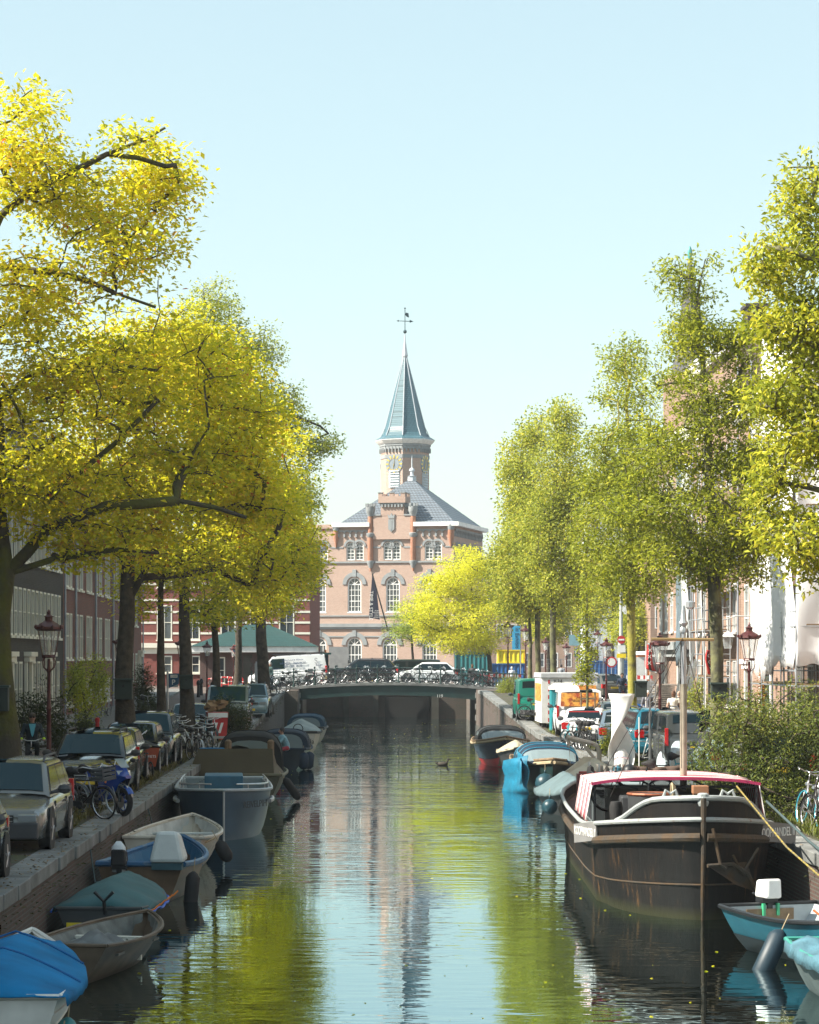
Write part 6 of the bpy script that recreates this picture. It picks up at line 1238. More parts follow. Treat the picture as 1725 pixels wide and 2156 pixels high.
# algae and scum near the waterline, a band of the hull itself
sp=_n(nt,'ShaderNodeSeparateXYZ'); Lk.new(tc.outputs['Object'],sp.inputs[0]); mr=_n(nt,'ShaderNodeMapRange'); mr.inputs[1].default_value=.05; mr.inputs[2].default_value=.22; mr.inputs[3].default_value=1; mr.inputs[4].default_value=0; Lk.new(sp.outputs[2],mr.inputs[0])
mx2=_n(nt,'ShaderNodeMix',data_type='RGBA'); Lk.new(mr.outputs[0],mx2.inputs[0]); Lk.new(mx.outputs[2],mx2.inputs[6]); mx2.inputs[7].default_value=(.028,.028,.012,1); Lk.new(mx2.outputs[2],B_.inputs['Base Color']); B_.inputs['Roughness'].default_value=.6; B_.inputs['Specular IOR Level'].default_value=.22
bp=_n(nt,'ShaderNodeBump'); bp.inputs['Strength'].default_value=.4; bp.inputs['Distance'].default_value=.03; Lk.new(n1.outputs['Fac'],bp.inputs['Height']); Lk.new(bp.outputs[0],B_.inputs['Normal'])
Dst=Dz(1940,WL); xs=XX(1485,Dst)
bg_=bt('old rusty black cargo barge with white rail and red-white striped awning, bow towards the camera',0,0,0,name='cargo_barge',cat='barge'); bg_.location=(5.72,Dst,WL); bg_.rotation_euler=(0,0,R(-1.5))
# local: y from 0 (stem) to 17.5 (stern), x across
BL=17.5
def bw(y,side):  # half width of deck edge; bluff bow
    f=min(1,y/3.3); wmax=1.62 if side<0 else 1.52
    k=wmax*(1-(1-f)**1.9)**.62
    if y>14: k*=(1-((y-14)/3.6)**2.2)**.5 if y<17.5 else 0.02
    return max(.015,k)
def bz(y): # main rail height above water
    z=1.22+.48*max(0,1-y/7.5)**1.5; 
    if y>11: z+=.45*((y-11)/6.5)**2
    return z
def bul(y):
    q=max(0,min(1,(1.75-y)/1.25)); return .34*q*q*(3-2*q)
ysb=[0,.02,.06,.12,.2,.32,.45,.62,.8,1.0,1.2,1.45,1.7,2.0,2.3,2.65,3,3.8,4.8,6,7.5,9,10.5,12,13.3,14.4,15.4,16.3,17,17.4,17.5]
def bsec(y,s_,u,off=0): # u 1 deck rail -> 0 waterline/below
    wd=bw(y,s_); z=-.5+(bz(y)+.5)*u; fl=.93+.07*u if y>3 else .80+.20*u**.8
    if y<.001: fl=1
    ww=wd*fl; 
    if u<.25: ww*=.90+.1*(u/.25)
    yy=y+(1-u)*.22*max(0,1-y/3)
    return (s_*(ww+off),yy,z)
b=MB()
for s_ in (-1,1): b.loft([[bsec(y,s_,u) for u in (1,.92,.82,.7,.55,.4,.25,.1,0)] for y in ysb])
b.o('hull',bgm,bg_,smooth=True)
b=MB()
for s_ in (-1,1):
    b.loft([[(s_*bw(y,s_),y,bz(y)),(s_*max(.01,bw(y,s_)-.02),y,bz(y)+bul(y))] for y in ysb[:14]])
    b.loft([[(s_*max(.005,bw(y,s_)-.06),y+.04,bz(y)),(s_*max(.005,bw(y,s_)-.08),y+.04,bz(y)+bul(y))] for y in ysb[:14]])
b.o('bow_bulwark',bgm,bg_,smooth=True)
wr_=mat('flaking_white_paint',(.33,.36,.36),.6,col2=(.22,.14,.09),scale=7,thr=.68,bump=.3)
b=MB()
for s_ in (-1,1):
    b.tube([(s_*(bw(y,s_)-.02),y-.01,bz(y)+bul(y)+.02) for y in ysb if y<2],.048,8)
b.o('bulwark_rail',wr_,bg_,smooth=True)
b=MB()
for s_ in (-1,1): b.tube([(s_*(bw(y,s_)+.015),y-.02,bz(y)) for y in ysb],.042,8)
b.o('white_rail',wr_,bg_,smooth=True)
rust=mat('rusty_strake',(.07,.042,.02),.8,col2=(.05,.04,.03),scale=3,thr=.5,bump=.6)
b=MB()
for s_ in (-1,1): b.tube([(lambda q:(q[0],q[1]-.06*max(0,1-y/1.5),q[2]))(bsec(y,s_,(bz(y)-.30+.5)/(bz(y)+.5),.04)) for y in ysb],.075,8); 
b.o('rubbing_strake',rust,bg_,smooth=True)
b=MB()
for s_ in (-1,1): b.tube([(lambda q:(q[0],q[1]-.02*max(0,1-y/1.5),q[2]))(bsec(y,s_,.5,.002)) for y in ysb],.016,6)
b.tube([(0,-.03,bz(0)+.36),(0,-.02,bz(0)-.5),(0,.18,.1),(0,.22,-.4)],[.05,.04,.03,.03],8); b.o('stem_and_seams',rust,bg_,smooth=True)
b=MB(); b.lathe([(.08,0),(.1,.05),(.1,.2),(.06,.22)],(0,.05,bz(0)+.22),8); b.o('stem_post_head',wr_,bg_)
dk=mat('red_oxide_deck',(.14,.06,.05),.8,var=.2); b=MB(); b.loft([[(-max(.01,bw(y,-1)-.05),y,bz(y)-.28),(max(.01,bw(y,1)-.05),y,bz(y)-.28)] for y in ysb[1:-1]]); b.o('deck',dk,bg_)
# hold coaming, awning, cabins
gm=mat('dark_grey_cabin',(.045,.048,.052),.5,var=.15); b=MB(); b.box(-1.05,1.05,4.5,9.0,1.0,1.85); b.o('hold_coaming',gm,bg_,bevel=.04)
aw=MB(); 
def awp(u,y,l=0): # u -1..1 across
    return (u*1.55,y,2.16-.1*abs(u)**3+.02*math.sin(y*2))
awm=bpy.data.materials.new('striped_awning'); awm.use_nodes=True; nt=awm.node_tree; B_=nt.nodes['Principled BSDF']; tc=_n(nt,'ShaderNodeTexCoord'); wv_=_n(nt,'ShaderNodeTexWave',bands_direction='Y'); wv_.inputs['Scale'].default_value=.95; cr=_n(nt,'ShaderNodeValToRGB'); cr.color_ramp.interpolation='CONSTANT'; cr.color_ramp.elements[0].color=(.75,.72,.7,1); cr.color_ramp.elements[1].color=(.5,.03,.07,1); cr.color_ramp.elements[1].position=.5
nt.links.new(tc.outputs['Object'],wv_.inputs[0]); nt.links.new(wv_.outputs['Fac'],cr.inputs[0]); nt.links.new(cr.outputs[0],B_.inputs['Base Color']); B_.inputs['Roughness'].default_value=.8
us=[-1+i/8 for i in range(17)]
aw.loft([[awp(u,y) for u in us] for y in (4.9,5.3,6,7,8,8.8)]); 
# left drop curtain leaning outwards, right short drop
aw.loft([[(-1.55-.03*j-.02*math.sin(i*1.5),4.9+i*.24,2.06-.17*j) for i in range(0,17)] for j in range(1 if False else 0,5)])
aw.loft([[(1.55+.03*j,4.9+i*.3,2.06-.16*j) for i in range(13)] for j in range(5)])
o=aw.o('awning',awm,bg_,smooth='all'); o.modifiers.new('t','SOLIDIFY').thickness=.012
b=MB(); b.loft([[(u*1.57,4.86,2.185-.1*abs(u)**3),(u*1.57,4.86,2.13-.1*abs(u)**3)] for u in us]); o=b.o('awning_edge',mat('magenta_edge',(.35,.02,.09),.7),bg_); o.modifiers.new('t','SOLIDIFY').thickness=.02
b=MB()
for x in (-1.5,-.5,.5,1.5): b.tube([(x,4.95,1.2),(x,4.95,2.06)],.025,5); b.tube([(x,4.95,2.04),(x,8.7,2.04)],.02,4)
b.tube([(-1.5,5.0,2.0),(1.5,5.0,2.0)],.025,5); 
for i in range(7): b.tube([(-1.4+i*.45,4.98,2.03),(-1.1+i*.45,5.6,1.93)],.02,4)
b.o('awning_frame',dark,bg_)
b=MB(); b.lathe([(.38,1.0),(.39,1.6),(.4,1.93),(.4,1.96)],(-.62,3.2,0),16); b.o('dark_tub',gm,bg_,smooth=True); b=MB(); b.lathe([(.12,1.0),(.1,1.3),(.13,1.7),(.1,1.8)],(-1.2,3.6,0),10); b.o('small_barrel',black,bg_,smooth=True)
b=MB(); b.torus((-.62,3.2,1.96),.4,.025,20,5,'z'); b.o('tub_rim',mat('copper_rim',(.3,.1,.05),.5,.4),bg_)
b=MB(); b.box(-.05,.22,1.2,1.5,2.06,2.2); b.box(-.03,.24,1.25,1.5,1.94,2.06); b.o('timber_blocks',mat('timber_block',(.3,.14,.07),.7),bg_,bevel=.01)
b=MB(); b.box(-.5,.9,1.4,2.2,1.75,1.86); b.o('windlass_bed',gm,bg_)
for x in (-.5,.46):
    b=MB(); b.tube([(x-.13,.5,2.02),(x-.08,.5,2.16),(x,.5,2.10),(x+.08,.5,2.16),(x+.13,.5,2.02)],.03,6); b.o('fairlead',wr_,bg_,smooth=True)
b=MB(); b.torus((-.42,1.1,2.08),.17,.02,14,5,'x'); b.torus((-.39,1.1,2.06),.16,.02,14,5,'x'); b.o('rope_coil',rope,bg_)
# mast
b=MB(); b.tube([(.27,6.2,1.2),(.27,6.2,3.9)],.066,10); b.o('mast',mat('weathered_spar',(.3,.27,.21),.6,var=.25,scale=5),bg_,smooth=True)
mz=lambda vy:ZZ(vy,Dst+6.2)-WL
b=MB(); b.tube([(.27,6.2,3.9),(.27,6.2,mz(1300))],[.055,.045],8); b.lathe([(.07,mz(1332)),(.08,mz(1326)),(.05,mz(1320)),(.09,mz(1312)),(.06,mz(1306)),(.05,mz(1290)),(.03,mz(1275))],(.27,6.2,0),8); b.lathe([(.06,mz(1282)),(.09,mz(1279)),(.09,mz(1268)),(.05,mz(1265))],(.40,6.2,0),8); b.o('mast_top',steel,bg_,smooth=True)
yx=lambda v:(v-1437)/((F/(Dst+6.2)))+.27
b=MB(); b.tube([(yx(1369),6.15,mz(1346)),(yx(1500),6.15,mz(1347))],.03,6); b.o('yard',mat('varnished_yard',(.25,.17,.07),.5),bg_)
b=MB()
for p0,p1 in (((.27,6.2,mz(1340)),(-1.5,9.5,1.3)),((.27,6.2,mz(1340)),(-1.45,1.5,2.0)),((.27,6.2,mz(1340)),(1.4,8.5,1.3)),((.21,6.2,mz(1300)),(.21,6.0,2.3))): b.tube([p0,p1],.008,3)
b.o('rigging',dark,bg_)
# flag on yard belongs to street; cabin
b=MB(); facade(b,-1.25,.2,1.0,2.1,[],y=9.4)
b=MB(); b.box(-1.22,1.1,9.3,12.6,.9,1.72); b.box(-1.27,1.15,9.25,12.65,1.722,1.76); cb_=b.o('cabin',mat('green_grey_cabin',(.06,.075,.08),.5,var=.15),bg_)
for i in range(5):
    y=9.6+i*.6; b=MB(); b.box(-1.262,-1.222,y-.04,y+.44,1.05,1.62); f=b.o('window',mat('window_trim',(.25,.29,.3),.4),bg_); b=MB(); b.box(-1.275,-1.264,y+.03,y+.37,1.1,1.57); b.o('pane',pane,f)
b=MB()
for x in (-1.1,-.3): b.tube([(x,9.4,1.95),(x,12.4,1.95)],.02,5); [b.tube([(x,9.4+k*.3,1.76),(x,9.4+k*.3,1.95)],.012,4) for k in range(11)]
b.o('cabin_rail',dark,bg_)
b=MB(); b.lathe([(.05,1.76),(.05,1.95),(.2,1.98),(.09,2.05),(.08,2.13),(.02,2.18)],(-.7,10.2,0),12); b.o('chimney_cowl',mat('blue_cowl',(.05,.18,.24),.4,.3),bg_,smooth=True); b=MB(); b.ball((-.42,10.6,2.02),.16,12,(1,1,1.1)); b.o('ventilator',dark,bg_,smooth='all')
b=MB(); b.tube([(-.9,9.6,1.82),(-.2,9.5,1.82)],.05,8); b.o('rolled_cover',grey_c,bg_)
orx=mat('orange_red_steel',(.42,.085,.03),.55,var=.2); b=MB(); b.box(-1.3,-1.08,12.75,13.3,.9,1.62); b.o('locker',orx,bg_,bevel=.02); b=MB(); [b.box(-1.25+.03*k,-1.24+.03*k,12.73,12.748,1.1,1.45) for k in (0,2,4)]; b.o('locker_vents',dark,bg_)
b=MB(); b.box(-1.28,-.6,13.8,14.0,.9,1.9); b.box(-1.0,1.0,14.2,15.6,.9,1.8); b.o('wheelhouse',mat('red_wheelhouse',(.3,.04,.03),.6,var=.2),bg_,bevel=.02); b=MB(); b.box(-1.33,-1.2,13.6,14.0,.9,1.85); b.o('wheelhouse_post',mat('maroon_post',(.12,.03,.03),.6),bg_)
b=MB(); b.tube([(-1.12,12.7,1.0),(-1.12,12.7,2.15)],.025,6); b.tube([(-.9,12.8,1.0),(-.9,12.8,2.1)],.025,6); b.o('pole',chrome,bg_); b=MB(); b.ball((-1.1,12.65,1.93),.09,8,(1,1,1.8)); b.o('rope_bundle',black,bg_)
def cloth(name,x0,x1,y,z0,z1,m,seed):
    b=MB(); b.loft([[(x0+(x1-x0)*i/24,y+.05*math.sin(i*1.1+seed)*(j+1)/6+noise.noise(Vector((i*.3,j*.4,seed)))*.06,z1-(z1-z0)*j/8-(.05*math.sin(PI*i/24) if True else 0)) for i in range(25)] for j in range(9)]); o=b.o(name,m,bg_,smooth='all'); o.modifiers.new('t','SOLIDIFY').thickness=.012; return o
cloth('grey_cloth',-.92,-.38,13.6,1.55,2.08,mat('beige_grey_cloth',(.33,.31,.27),.85,var=.1),1); cloth('brown_cloth',-.34,1.05,13.65,1.5,2.06,mat('brown_cloth',(.13,.085,.065),.85,var=.2),2)
# white wind turbine, steel pipe frame
tz_=MB(); rg=[]
for k in range(24):
    f=k/23; a=R(200*f-40); row=[]
    for j in range(9): u=-.38+.76*j/8; cu=.28*(1-(u/.38)**2); row.append((u*math.cos(a)-cu*math.sin(a),u*math.sin(a)+cu*math.cos(a),f*2.05))
    rg.append(row)
tz_.loft(rg); 
D=73; wt=T('wind_turbine','white twisted vertical wind turbine standing behind the brown cloth on the barge','wind turbine',(XX(1309,D),D,ZZ(1615,D))); o=tz_.o('blade',white,wt,smooth='all'); o.modifiers.new('t','SOLIDIFY').thickness=.02
b=MB(); b.tube([(0,0,-1.9),(0,0,.3)],.06,8); b.lathe([(.14,-.1),(.22,.0),(.2,.35),(.1,.5)],(0,0,0),10); b.o('mast',white,wt,smooth=True); b=MB(); [b.box(-.42,-.1,-.01,.01,1.2+.22*k,1.23+.22*k) for k in range(4)]; b.o('struts',steel,wt)
D=80; pf=T('pipe_frame','bent white steel pipe frame over the boats at the quay','pipe frame',(XX(1262,D),D,-.9)); s_=F/D
b=MB(); zt=ZZ(1565,D)+.9; xl=(1196-1262)/s_; b.tube([(0,0,0),(0,0,zt-.25),(-.08,0,zt-.07),(-.25,0,zt),(xl,0,zt+.17)],.075,8); b.tube([(-.02,0,.9),(-.52,0,zt+.02)],.05,6); b.tube([(xl,0,zt+.25),(xl+.02,0,zt-.1)],.05,6); b.o('pipes',mat('peeling_cream_steel',(.55,.47,.4),.5,col2=(.35,.2,.13),scale=5,thr=.7),pf,smooth=True); b=MB(); b.tube([(xl+.02,0,zt+.1),(xl+.12,0,.3)],.008,3); b.o('hanging_rope',rope,pf)
tn=T('tent_cover','small cream tent-shaped cover between the pipe frame and turbine','cover',(XX(1250,79),79.5,-.35)); b=MB(); b.add([(-1.2,-1,-.1),(1.0,-1,-.1),(1.3,1,-.1),(-1.0,1,-.1),(-.25,0,.6),(.1,.2,.55)],[(0,1,5,4),(1,2,5),(2,3,4,5),(3,0,4)]); b.box(-1.1,1.1,-.9,.9,-.8,-.1); b.o('canvas',mat('cream_canvas',(.5,.46,.36),.8),tn)
# name boards
def board(x,y,z,rz,s_):
    b=MB(); b.M=Matrix.Translation((x,y,z))@Matrix.Rotation(rz,4,'Z')@Matrix.Rotation(R(-6*s_),4,'Y'); b.box(-.55,.55,-.03,.0,-.17,.17); o=b.o('name_board',mat('grey_board',(.2,.2,.2),.6),bg_)
    text('KOOPHANDEL II',.22,white,bg_,(x+.034*math.sin(rz),y-.034*math.cos(rz),z),rot=(R(90),R(-6*s_)*0,rz),sx=.62)
sl=math.atan2(bw(2.4,-1)-bw(1.4,-1),-1.0)
board(-(bw(3.6,-1)+.13),3.3,bz(3.5)-.14,R(-72),1); board(bw(1.9,1)+.10,1.75,bz(1.9)-.16,R(45),-1)
an=MB(); an.tube([(.15,-.04,1.55),(.28,-.02,.95),(.38,0,.88)],.03,5); an.add([(.08,-.06,.92),(.75,.25,.98),(.95,.4,.45),(.55,.1,.6)],[(0,1,2,3)]); an.tube([(.06,-.08,.93),(.5,.08,.95),(.75,.2,.8),(.95,.35,.45)],.035,5); an.tube([(.5,.05,1.1),(.7,.2,.75)],.025,5); an.tube([(.95,.3,1.2),(.72,.2,.85)],.025,5); an.o('anchor',rust,bg_)
ropeb=mat('twisted_rope_blue',(.05,.08,.085),.9); ropey=mat('twisted_rope_yellow',(.14,.12,.06),.9,col2=(.3,.22,.04),scale=14)
def mooring(label,pts,m,r=.03): b=MB(); b.tube(pts,r,6); return tag(b.o('mooring_rope',m,None,smooth='all'),label,'rope')
a0=(6.42,Dst+1.0,WL+bz(1)+.6)
mooring('yellow-black mooring rope running down from the barge bow to the lower right',[a0,(6.75,41.4,.25),(7.05,39.9,-.12),(7.35,38.2,-.3),(7.6,36.9,-.35)],ropey,.017)
mooring('blue-green mooring rope sagging from the barge rail to the quay',[(7.15,Dst+2.4,.72),(7.3,42.4,.25),(7.5,40.6,-.02),(7.75,38.9,.0),(8.0,37.5,.05)],ropeb,.024)
# mooring post with cap
D=47.5; mp_=T('mooring_post','thick timber mooring post with white faceted cap beside the barge bow','mooring post',(XX(1660,D),D,-3)); zt=ZZ(1762,D)+3
b=MB(); b.lathe([(.19,0),(.2,zt)],(0,0,0),10); b.o('pile',mat('dark_timber_pile',(.05,.045,.04),.9,var=.35,scale=4,bump=.5),mp_); b=MB(); b.lathe([(.23,zt),(.23,zt+.12),(.17,zt+.19),(.03,zt+.2)],(0,0,0),8); b.o('cap',white,mp_); b=MB(); [b.torus((0,0,zt-.4-k*.05),.215,.022,16,4,'z') for k in range(3)]; b.o('rope_band',rust,mp_)
# duck
dk_=T('duck','small dark duck swimming with a faint wake in the middle of the canal','duck',(XX(932,Dz(1612,WL)),Dz(1612,WL),WL)); b=MB(); b.ball((0,0,.06),.16,10,(1.5,.8,.6)); b.tube([(.16,0,.1),(.22,0,.2)],[.05,.035],6); b.ball((.24,0,.25),.055,8); b.tube([(.28,0,.24),(.35,0,.23)],[.02,.01],5); b.tube([(-.2,0,.08),(-.3,0,.13)],[.06,.02],5); b.o('body',mat('duck_brown',(.05,.04,.03),.8),dk_,smooth='all')

bicycle('bicycle','dark bicycle with broad black saddle standing on the barge behind the striped awning',fb,(XX(1338,51.5),51.6,.20),R(176),3)

for lb,pts in (('thin rope from the blue-covered boat up to a ring on the left quay wall',[(-4.5,33.4,-.55),(-4.75,34.2,-.75),(-4.88,35.2,-.35)]),
  ('grey-green rope sagging from the teal-tarped boat to the left quay',[(-4.3,44.8,-.6),(-4.7,46.2,-.72),(-4.9,47.2,-.15),(-5.1,47.6,.03)]),
  ('dark rope from the white dinghy bow to the left quay kerb',[(-4.2,57.6,-.3),(-4.7,59,-.55),(-4.92,60,-.1),(-5.15,60.3,.03)]),
  ('rope from the steel-blue sloop to the quay edge',[(-3.9,71.0,.12),(-4.4,69.4,-.1),(-4.85,67.9,-.05),(-5.2,67.4,.03)]),
  ('rope tying the light blue motorboat to the right quay',[(7.0,38.6,-.45),(7.3,39.6,-.6),(7.6,40.6,-.05),(7.8,41,.03)])):
    mooring(lb,pts,ropeb,.014)
for x,y,r_,lb in ((-4.87,35.2,.09,'rusty iron mooring ring low on the left quay wall'),(-4.87,52.0,.09,'rusty iron mooring ring on the left quay wall beside the white dinghy')):
    b=MB(); b.torus((0,0,0),r_,.015,14,5,'x'); tag(b.o('mooring_ring',rust,None,loc=(x,y,-.42)),lb,'mooring ring')
# ================= STREET LAMPS =================
def lamp_proto():
    t=T('street_lamp','x','street lamp',(0,0,0)); 
    b=MB(); b.lathe([(.17,0),(.17,.12),(.12,.2),(.12,.55),(.085,.66),(.075,.75),(.09,.8),(.062,.9),(.055,1.9),(.075,1.95),(.05,2.02),(.045,2.85),(.07,2.9),(.045,2.98),(.035,3.2)],n=12); b.o('post',maroon,t,smooth=True)
    b=MB()
    for k in range(4):
        a=PI/4+k*PI/2; c,s=math.cos(a),math.sin(a); b.tube([(.04*c,.04*s,2.88),(.17*c,.17*s,2.98),(.2*c,.2*s,3.12),(.15*c,.15*s,3.25)],.014,5)
    b.lathe([(.17,3.22),(.185,3.25),(.17,3.28)],n=8); b.o('bracket',maroon,t,smooth=True)
    def rg(r,z,n=8): return [(r*math.cos(2*PI*(k+.5)/n),r*math.sin(2*PI*(k+.5)/n),z) for k in range(n)]
    b=MB(); b.loft([rg(.165,3.28),rg(.285,3.92)],closed=True); g_=b.o('lantern_glass',lglass,t)
    b=MB()
    for k in range(8): p,q=rg(.168,3.28)[k],rg(.288,3.92)[k]; b.tube([p,q],.008,4)
    b.loft([rg(.17,3.27),rg(.172,3.30)],closed=True,cap=True); b.o('lantern_frame',maroon,t)
    b=MB(); b.loft([rg(.30,3.90),rg(.345,3.94),rg(.335,4.0),rg(.24,4.08),rg(.13,4.14),rg(.10,4.16),rg(.10,4.24),rg(.13,4.26),rg(.06,4.30),rg(.04,4.33),rg(.05,4.36),rg(.01,4.44)],closed=True,cap=True)
    for k in range(8): p=rg(.345,3.99)[k]; b.ball((p[0],p[1],4.0),.045,6,(1,1,1.3))
    b.o('lantern_cap',maroon,t,smooth=True)
    b=MB(); b.lathe([(.035,3.28),(.035,3.4),(.05,3.42),(.06,3.55),(.03,3.66),(.01,3.7)],n=8); b.o('lamp_bulb',mat('bulb_glass',(.75,.72,.62),.2),t,smooth=True)
    return t
LP=lamp_proto(); first=True
GLP='crowned maroon lanterns on both quays'
for vx,top,D,lb in [(103,1283,66,'nearest crowned lantern on the left, in front of the dark brick house'),(258,1326,92,'left lantern almost hidden behind the thick elm trunk'),(385,1334,115,'left lantern in front of the thick trunk beside the parking sign'),(436,1348,146,'left lantern between the two rear tree trunks and silver van'),(492,1356,161,'left lantern before the pavilion wall and hoop barriers'),(517,1322,198,'left lantern at the bridge end in front of the green roof'),
   (1578,1310,81,'nearest right lantern in front of the white scaffold sheet'),(1390,1330,91,'right lantern directly left of the barge mast'),(1277,1341,131,'right lantern between the young sapling and the lichened trunk'),(1193,1352,160,'right lantern rising behind the white K34 container'),(1149,1341,182,'right lantern between the hornbeam trunks'),(1107,1314,194,'right lantern touching the leftmost hornbeam trunks'),(1070,1304,187,'lantern standing free at the right end of the bridge railing'),(1259,1324,225,'distant lantern half hidden behind the sapling top'),(1349,1341,235,'small distant lantern right of the lichened trunk')]:
    z=gz(D); h=ZZ(top,D)-z; o=LP if first else dup(LP,lb,(XX(vx,D),D,z),.2,GLP); 
    if first: LP['label']=lb; LP['group']=GLP; LP.location=(XX(vx,D),D,z); first=False
    o.scale=(h/4.44,)*3
# ================= PEOPLE =================
skin=mat('skin_tone',(.42,.24,.17),.55,var=.05); skinp=mat('pale_skin_tone',(.52,.33,.25),.55,var=.05)
def person(label,loc,rz,pose='stand',top=(.1,.1,.12),leg=(.04,.05,.08),hair=(.05,.03,.02),s_=1.0,sk=None,extra=None,h=1.0,longhair=False,bald=False,tex=None,vox=.016,group=None):
    t=T('person',label,'person',loc,rz,group); t.scale=(h,)*3; sk=sk or skin
    # figure faces -Y
    J=dict(pel=(0,0,.95),wst=(0,0,1.08),chs=(0,0,1.32),nk=(0,0,1.46),hd=(0,-.02,1.60))
    lg={}; 
    for q,sd in ((-1,'l'),(1,'r')):
        if pose=='ride':
            k=.12*q; lg[sd]=[(q*.09,.05,.93),(q*.12,-.33,.78+k),(q*.11,-.18,.38+k),(q*.11,-.32,.30+k)]
            ar=[(q*.19,.0,1.38),(q*.28,-.18,1.14),(q*.29,-.42,1.07)]
        elif pose=='sit':
            lg[sd]=[(q*.09,0,.5),(q*.1,-.42,.52),(q*.1,-.42,.1),(q*.1,-.54,.06)]; ar=[(q*.19,0,.93),(q*.25,-.1,.68),(q*.12,-.28,.62)]
        elif pose=='lean': lg[sd]=[(q*.09,0,.5),(q*.1,-.3,.42),(q*.1,-.32,.05),(q*.1,-.42,.02)]; ar=[(q*.19,-.15,.9),(q*.24,-.35,.7),(q*.16,-.52,.55)]
        else:
            f=.1*q; lg[sd]=[(q*.09,0,.93),(q*.11,-.03-f,.50),(q*.11,-f,.09),(q*.12,-f-.15,.04)]; ar=[(q*.20,0,1.38),(q*.27,.03,1.10),(q*.22,-.20,.98)] if pose=='hold' else [(q*.20,0,1.38),(q*.26,.03,1.10),(q*.27,-.08,.86)]
        lg[sd+'a']=ar
    dzz=0
    if pose in('sit','lean'): dzz=-.45
    if pose=='ride': J={k:(v[0],v[1]-(.06 if k in('chs','nk','hd') else 0),v[2]) for k,v in J.items()}
    J={k:(v[0],v[1]-(.15 if pose=='lean' and k in('chs','nk','hd') else 0),v[2]+dzz) for k,v in J.items()}
    def torso(b,e): b.tube([J['pel'],J['wst'],J['chs'],(J['chs'][0],J['chs'][1],J['chs'][2]+.08)],[.145+e,.135+e,.165+e,.13+e],10); b.ball((J['chs'][0],J['chs'][1],J['chs'][2]+.02),.15+e,10,(1.28,.85,.85)); b.ball(J['pel'],.15+e,10,(1.12,.9,.8))
    def leg_(b,e,foot=True):
        for sd in 'lr': L=lg[sd]; b.tube([L[0],L[1],L[2]],[.085+e,.06+e,.042+e],8); b.ball(L[1],.06+e,8); b.ball(L[0],.09+e,8)
    def arm_(b,e,full=True):
        for sd in 'lr':
            A=lg[sd+'a']; b.ball(A[0],.062+e,8); b.tube([A[0],A[1],A[2]] if full else [A[0],tuple((A[0][i]+A[1][i])/2*1.0 for i in range(3))],[.052+e,.042+e,.03+e] if full else [.054+e,.05+e],8); 
            if full: b.ball(A[1],.042+e,8)
    b=MB(); torso(b,0); leg_(b,0); arm_(b,0); b.tube([J['chs'],J['nk'],J['hd']],[.06,.055,.055],8)
    hx,hy,hz=J['hd']; b.ball((hx,hy,hz+.01),.105,12,(.78,.92,1.12)); b.ball((hx,hy-.02,hz-.06),.07,8,(.8,.9,.8)); b.tube([(hx,hy-.09,hz+.02),(hx,hy-.118,hz-.025)],[.012,.018],6)
    for q in (-1,1): b.ball((hx+q*.082,hy,hz),.022,6,(.5,.8,1.3))
    for sd in 'lr':
        q=-1 if sd=='l' else 1; A=lg[sd+'a'][2]; e0=lg[sd+'a'][1]; d=(Vector(A)-Vector(e0)).normalized(); p=Vector(A)+d*.05; b.tube([A,p],[.028,.036],6)
        sdv=Vector((1,0,0)) if abs(d.x)<.8 else Vector((0,1,0))
        for k in range(4):
            o_=sdv*(-.03+.02*k); l=(.07,.08,.075,.06)[k]; m_=p+o_+d*l*.55; b.tube([p+o_,m_,m_+d*l*.25+Vector((0,0,-.025))],[.010,.009,.007],5)
        b.tube([Vector(A)+d*.02,Vector(A)+d*.03+sdv*(-q*.045),Vector(A)+d*.06+sdv*(-q*.05)],[.012,.011,.009],5)
        L=lg[sd]; b.tube([L[2],L[3]],[.04,.035],6)
    o=b.o('body',sk,t,smooth='all'); md=o.modifiers.new('fuse','REMESH'); md.mode='VOXEL'; md.voxel_size=vox*.55; md.use_smooth_shade=True
    def garment(nm,fn,m):
        g=MB(); fn(g); o=g.o(nm,m,t,smooth='all'); md=o.modifiers.new('fuse','REMESH'); md.mode='VOXEL'; md.voxel_size=vox; md.use_smooth_shade=True; return o
    nm='%s_%d'%(label[:8].replace(' ','_'),int(loc[1]))
    garment('shirt',lambda g:(torso(g,.014),arm_(g,.012,not (extra=='tee'))),mat('cloth_top_'+nm,top,.85,var=.15,scale=6))
    garment('trousers',lambda g:(leg_(g,.014),g.ball(J['pel'],.165,10,(1.1,.92,.75))),mat('cloth_leg_'+nm,leg,.85,var=.15,scale=6))
    b=MB()
    for sd in 'lr': L=lg[sd]; b.tube([(L[2][0],L[2][1]+.04,L[3][2]),(L[3][0],L[3][1]-.03,L[3][2]-.01)],[.05,.045],8)
    b.o('shoes',black,t,smooth='all')
    if extra=='cap':
        b=MB(); b.ball((hx,hy,hz+.07),.112,12,(.86,1.0,.6)); b.box(hx-.06,hx+.06,hy-.17,hy-.08,hz+.045,hz+.06); b.o('flat_cap',mat('brown_tweed',(.08,.065,.05),.9),t,smooth='all'); b=MB(); b.tube([(hx-.08,hy-.07,hz+.015),(hx-.04,hy-.1,hz+.015),(hx,hy-.105,hz+.018),(hx+.04,hy-.1,hz+.015),(hx+.08,hy-.07,hz+.015)],[.012,.022,.012,.022,.012],6); b.o('sunglasses',black,t)
        b=MB(); b.prism([(-.09,1.44),(.09,1.44),(.03,1.16),(0,1.1),(-.03,1.16)],-.235,-.2); b.o('blue_shirt_front',mat('light_blue_shirt',(.12,.42,.55),.8),t)
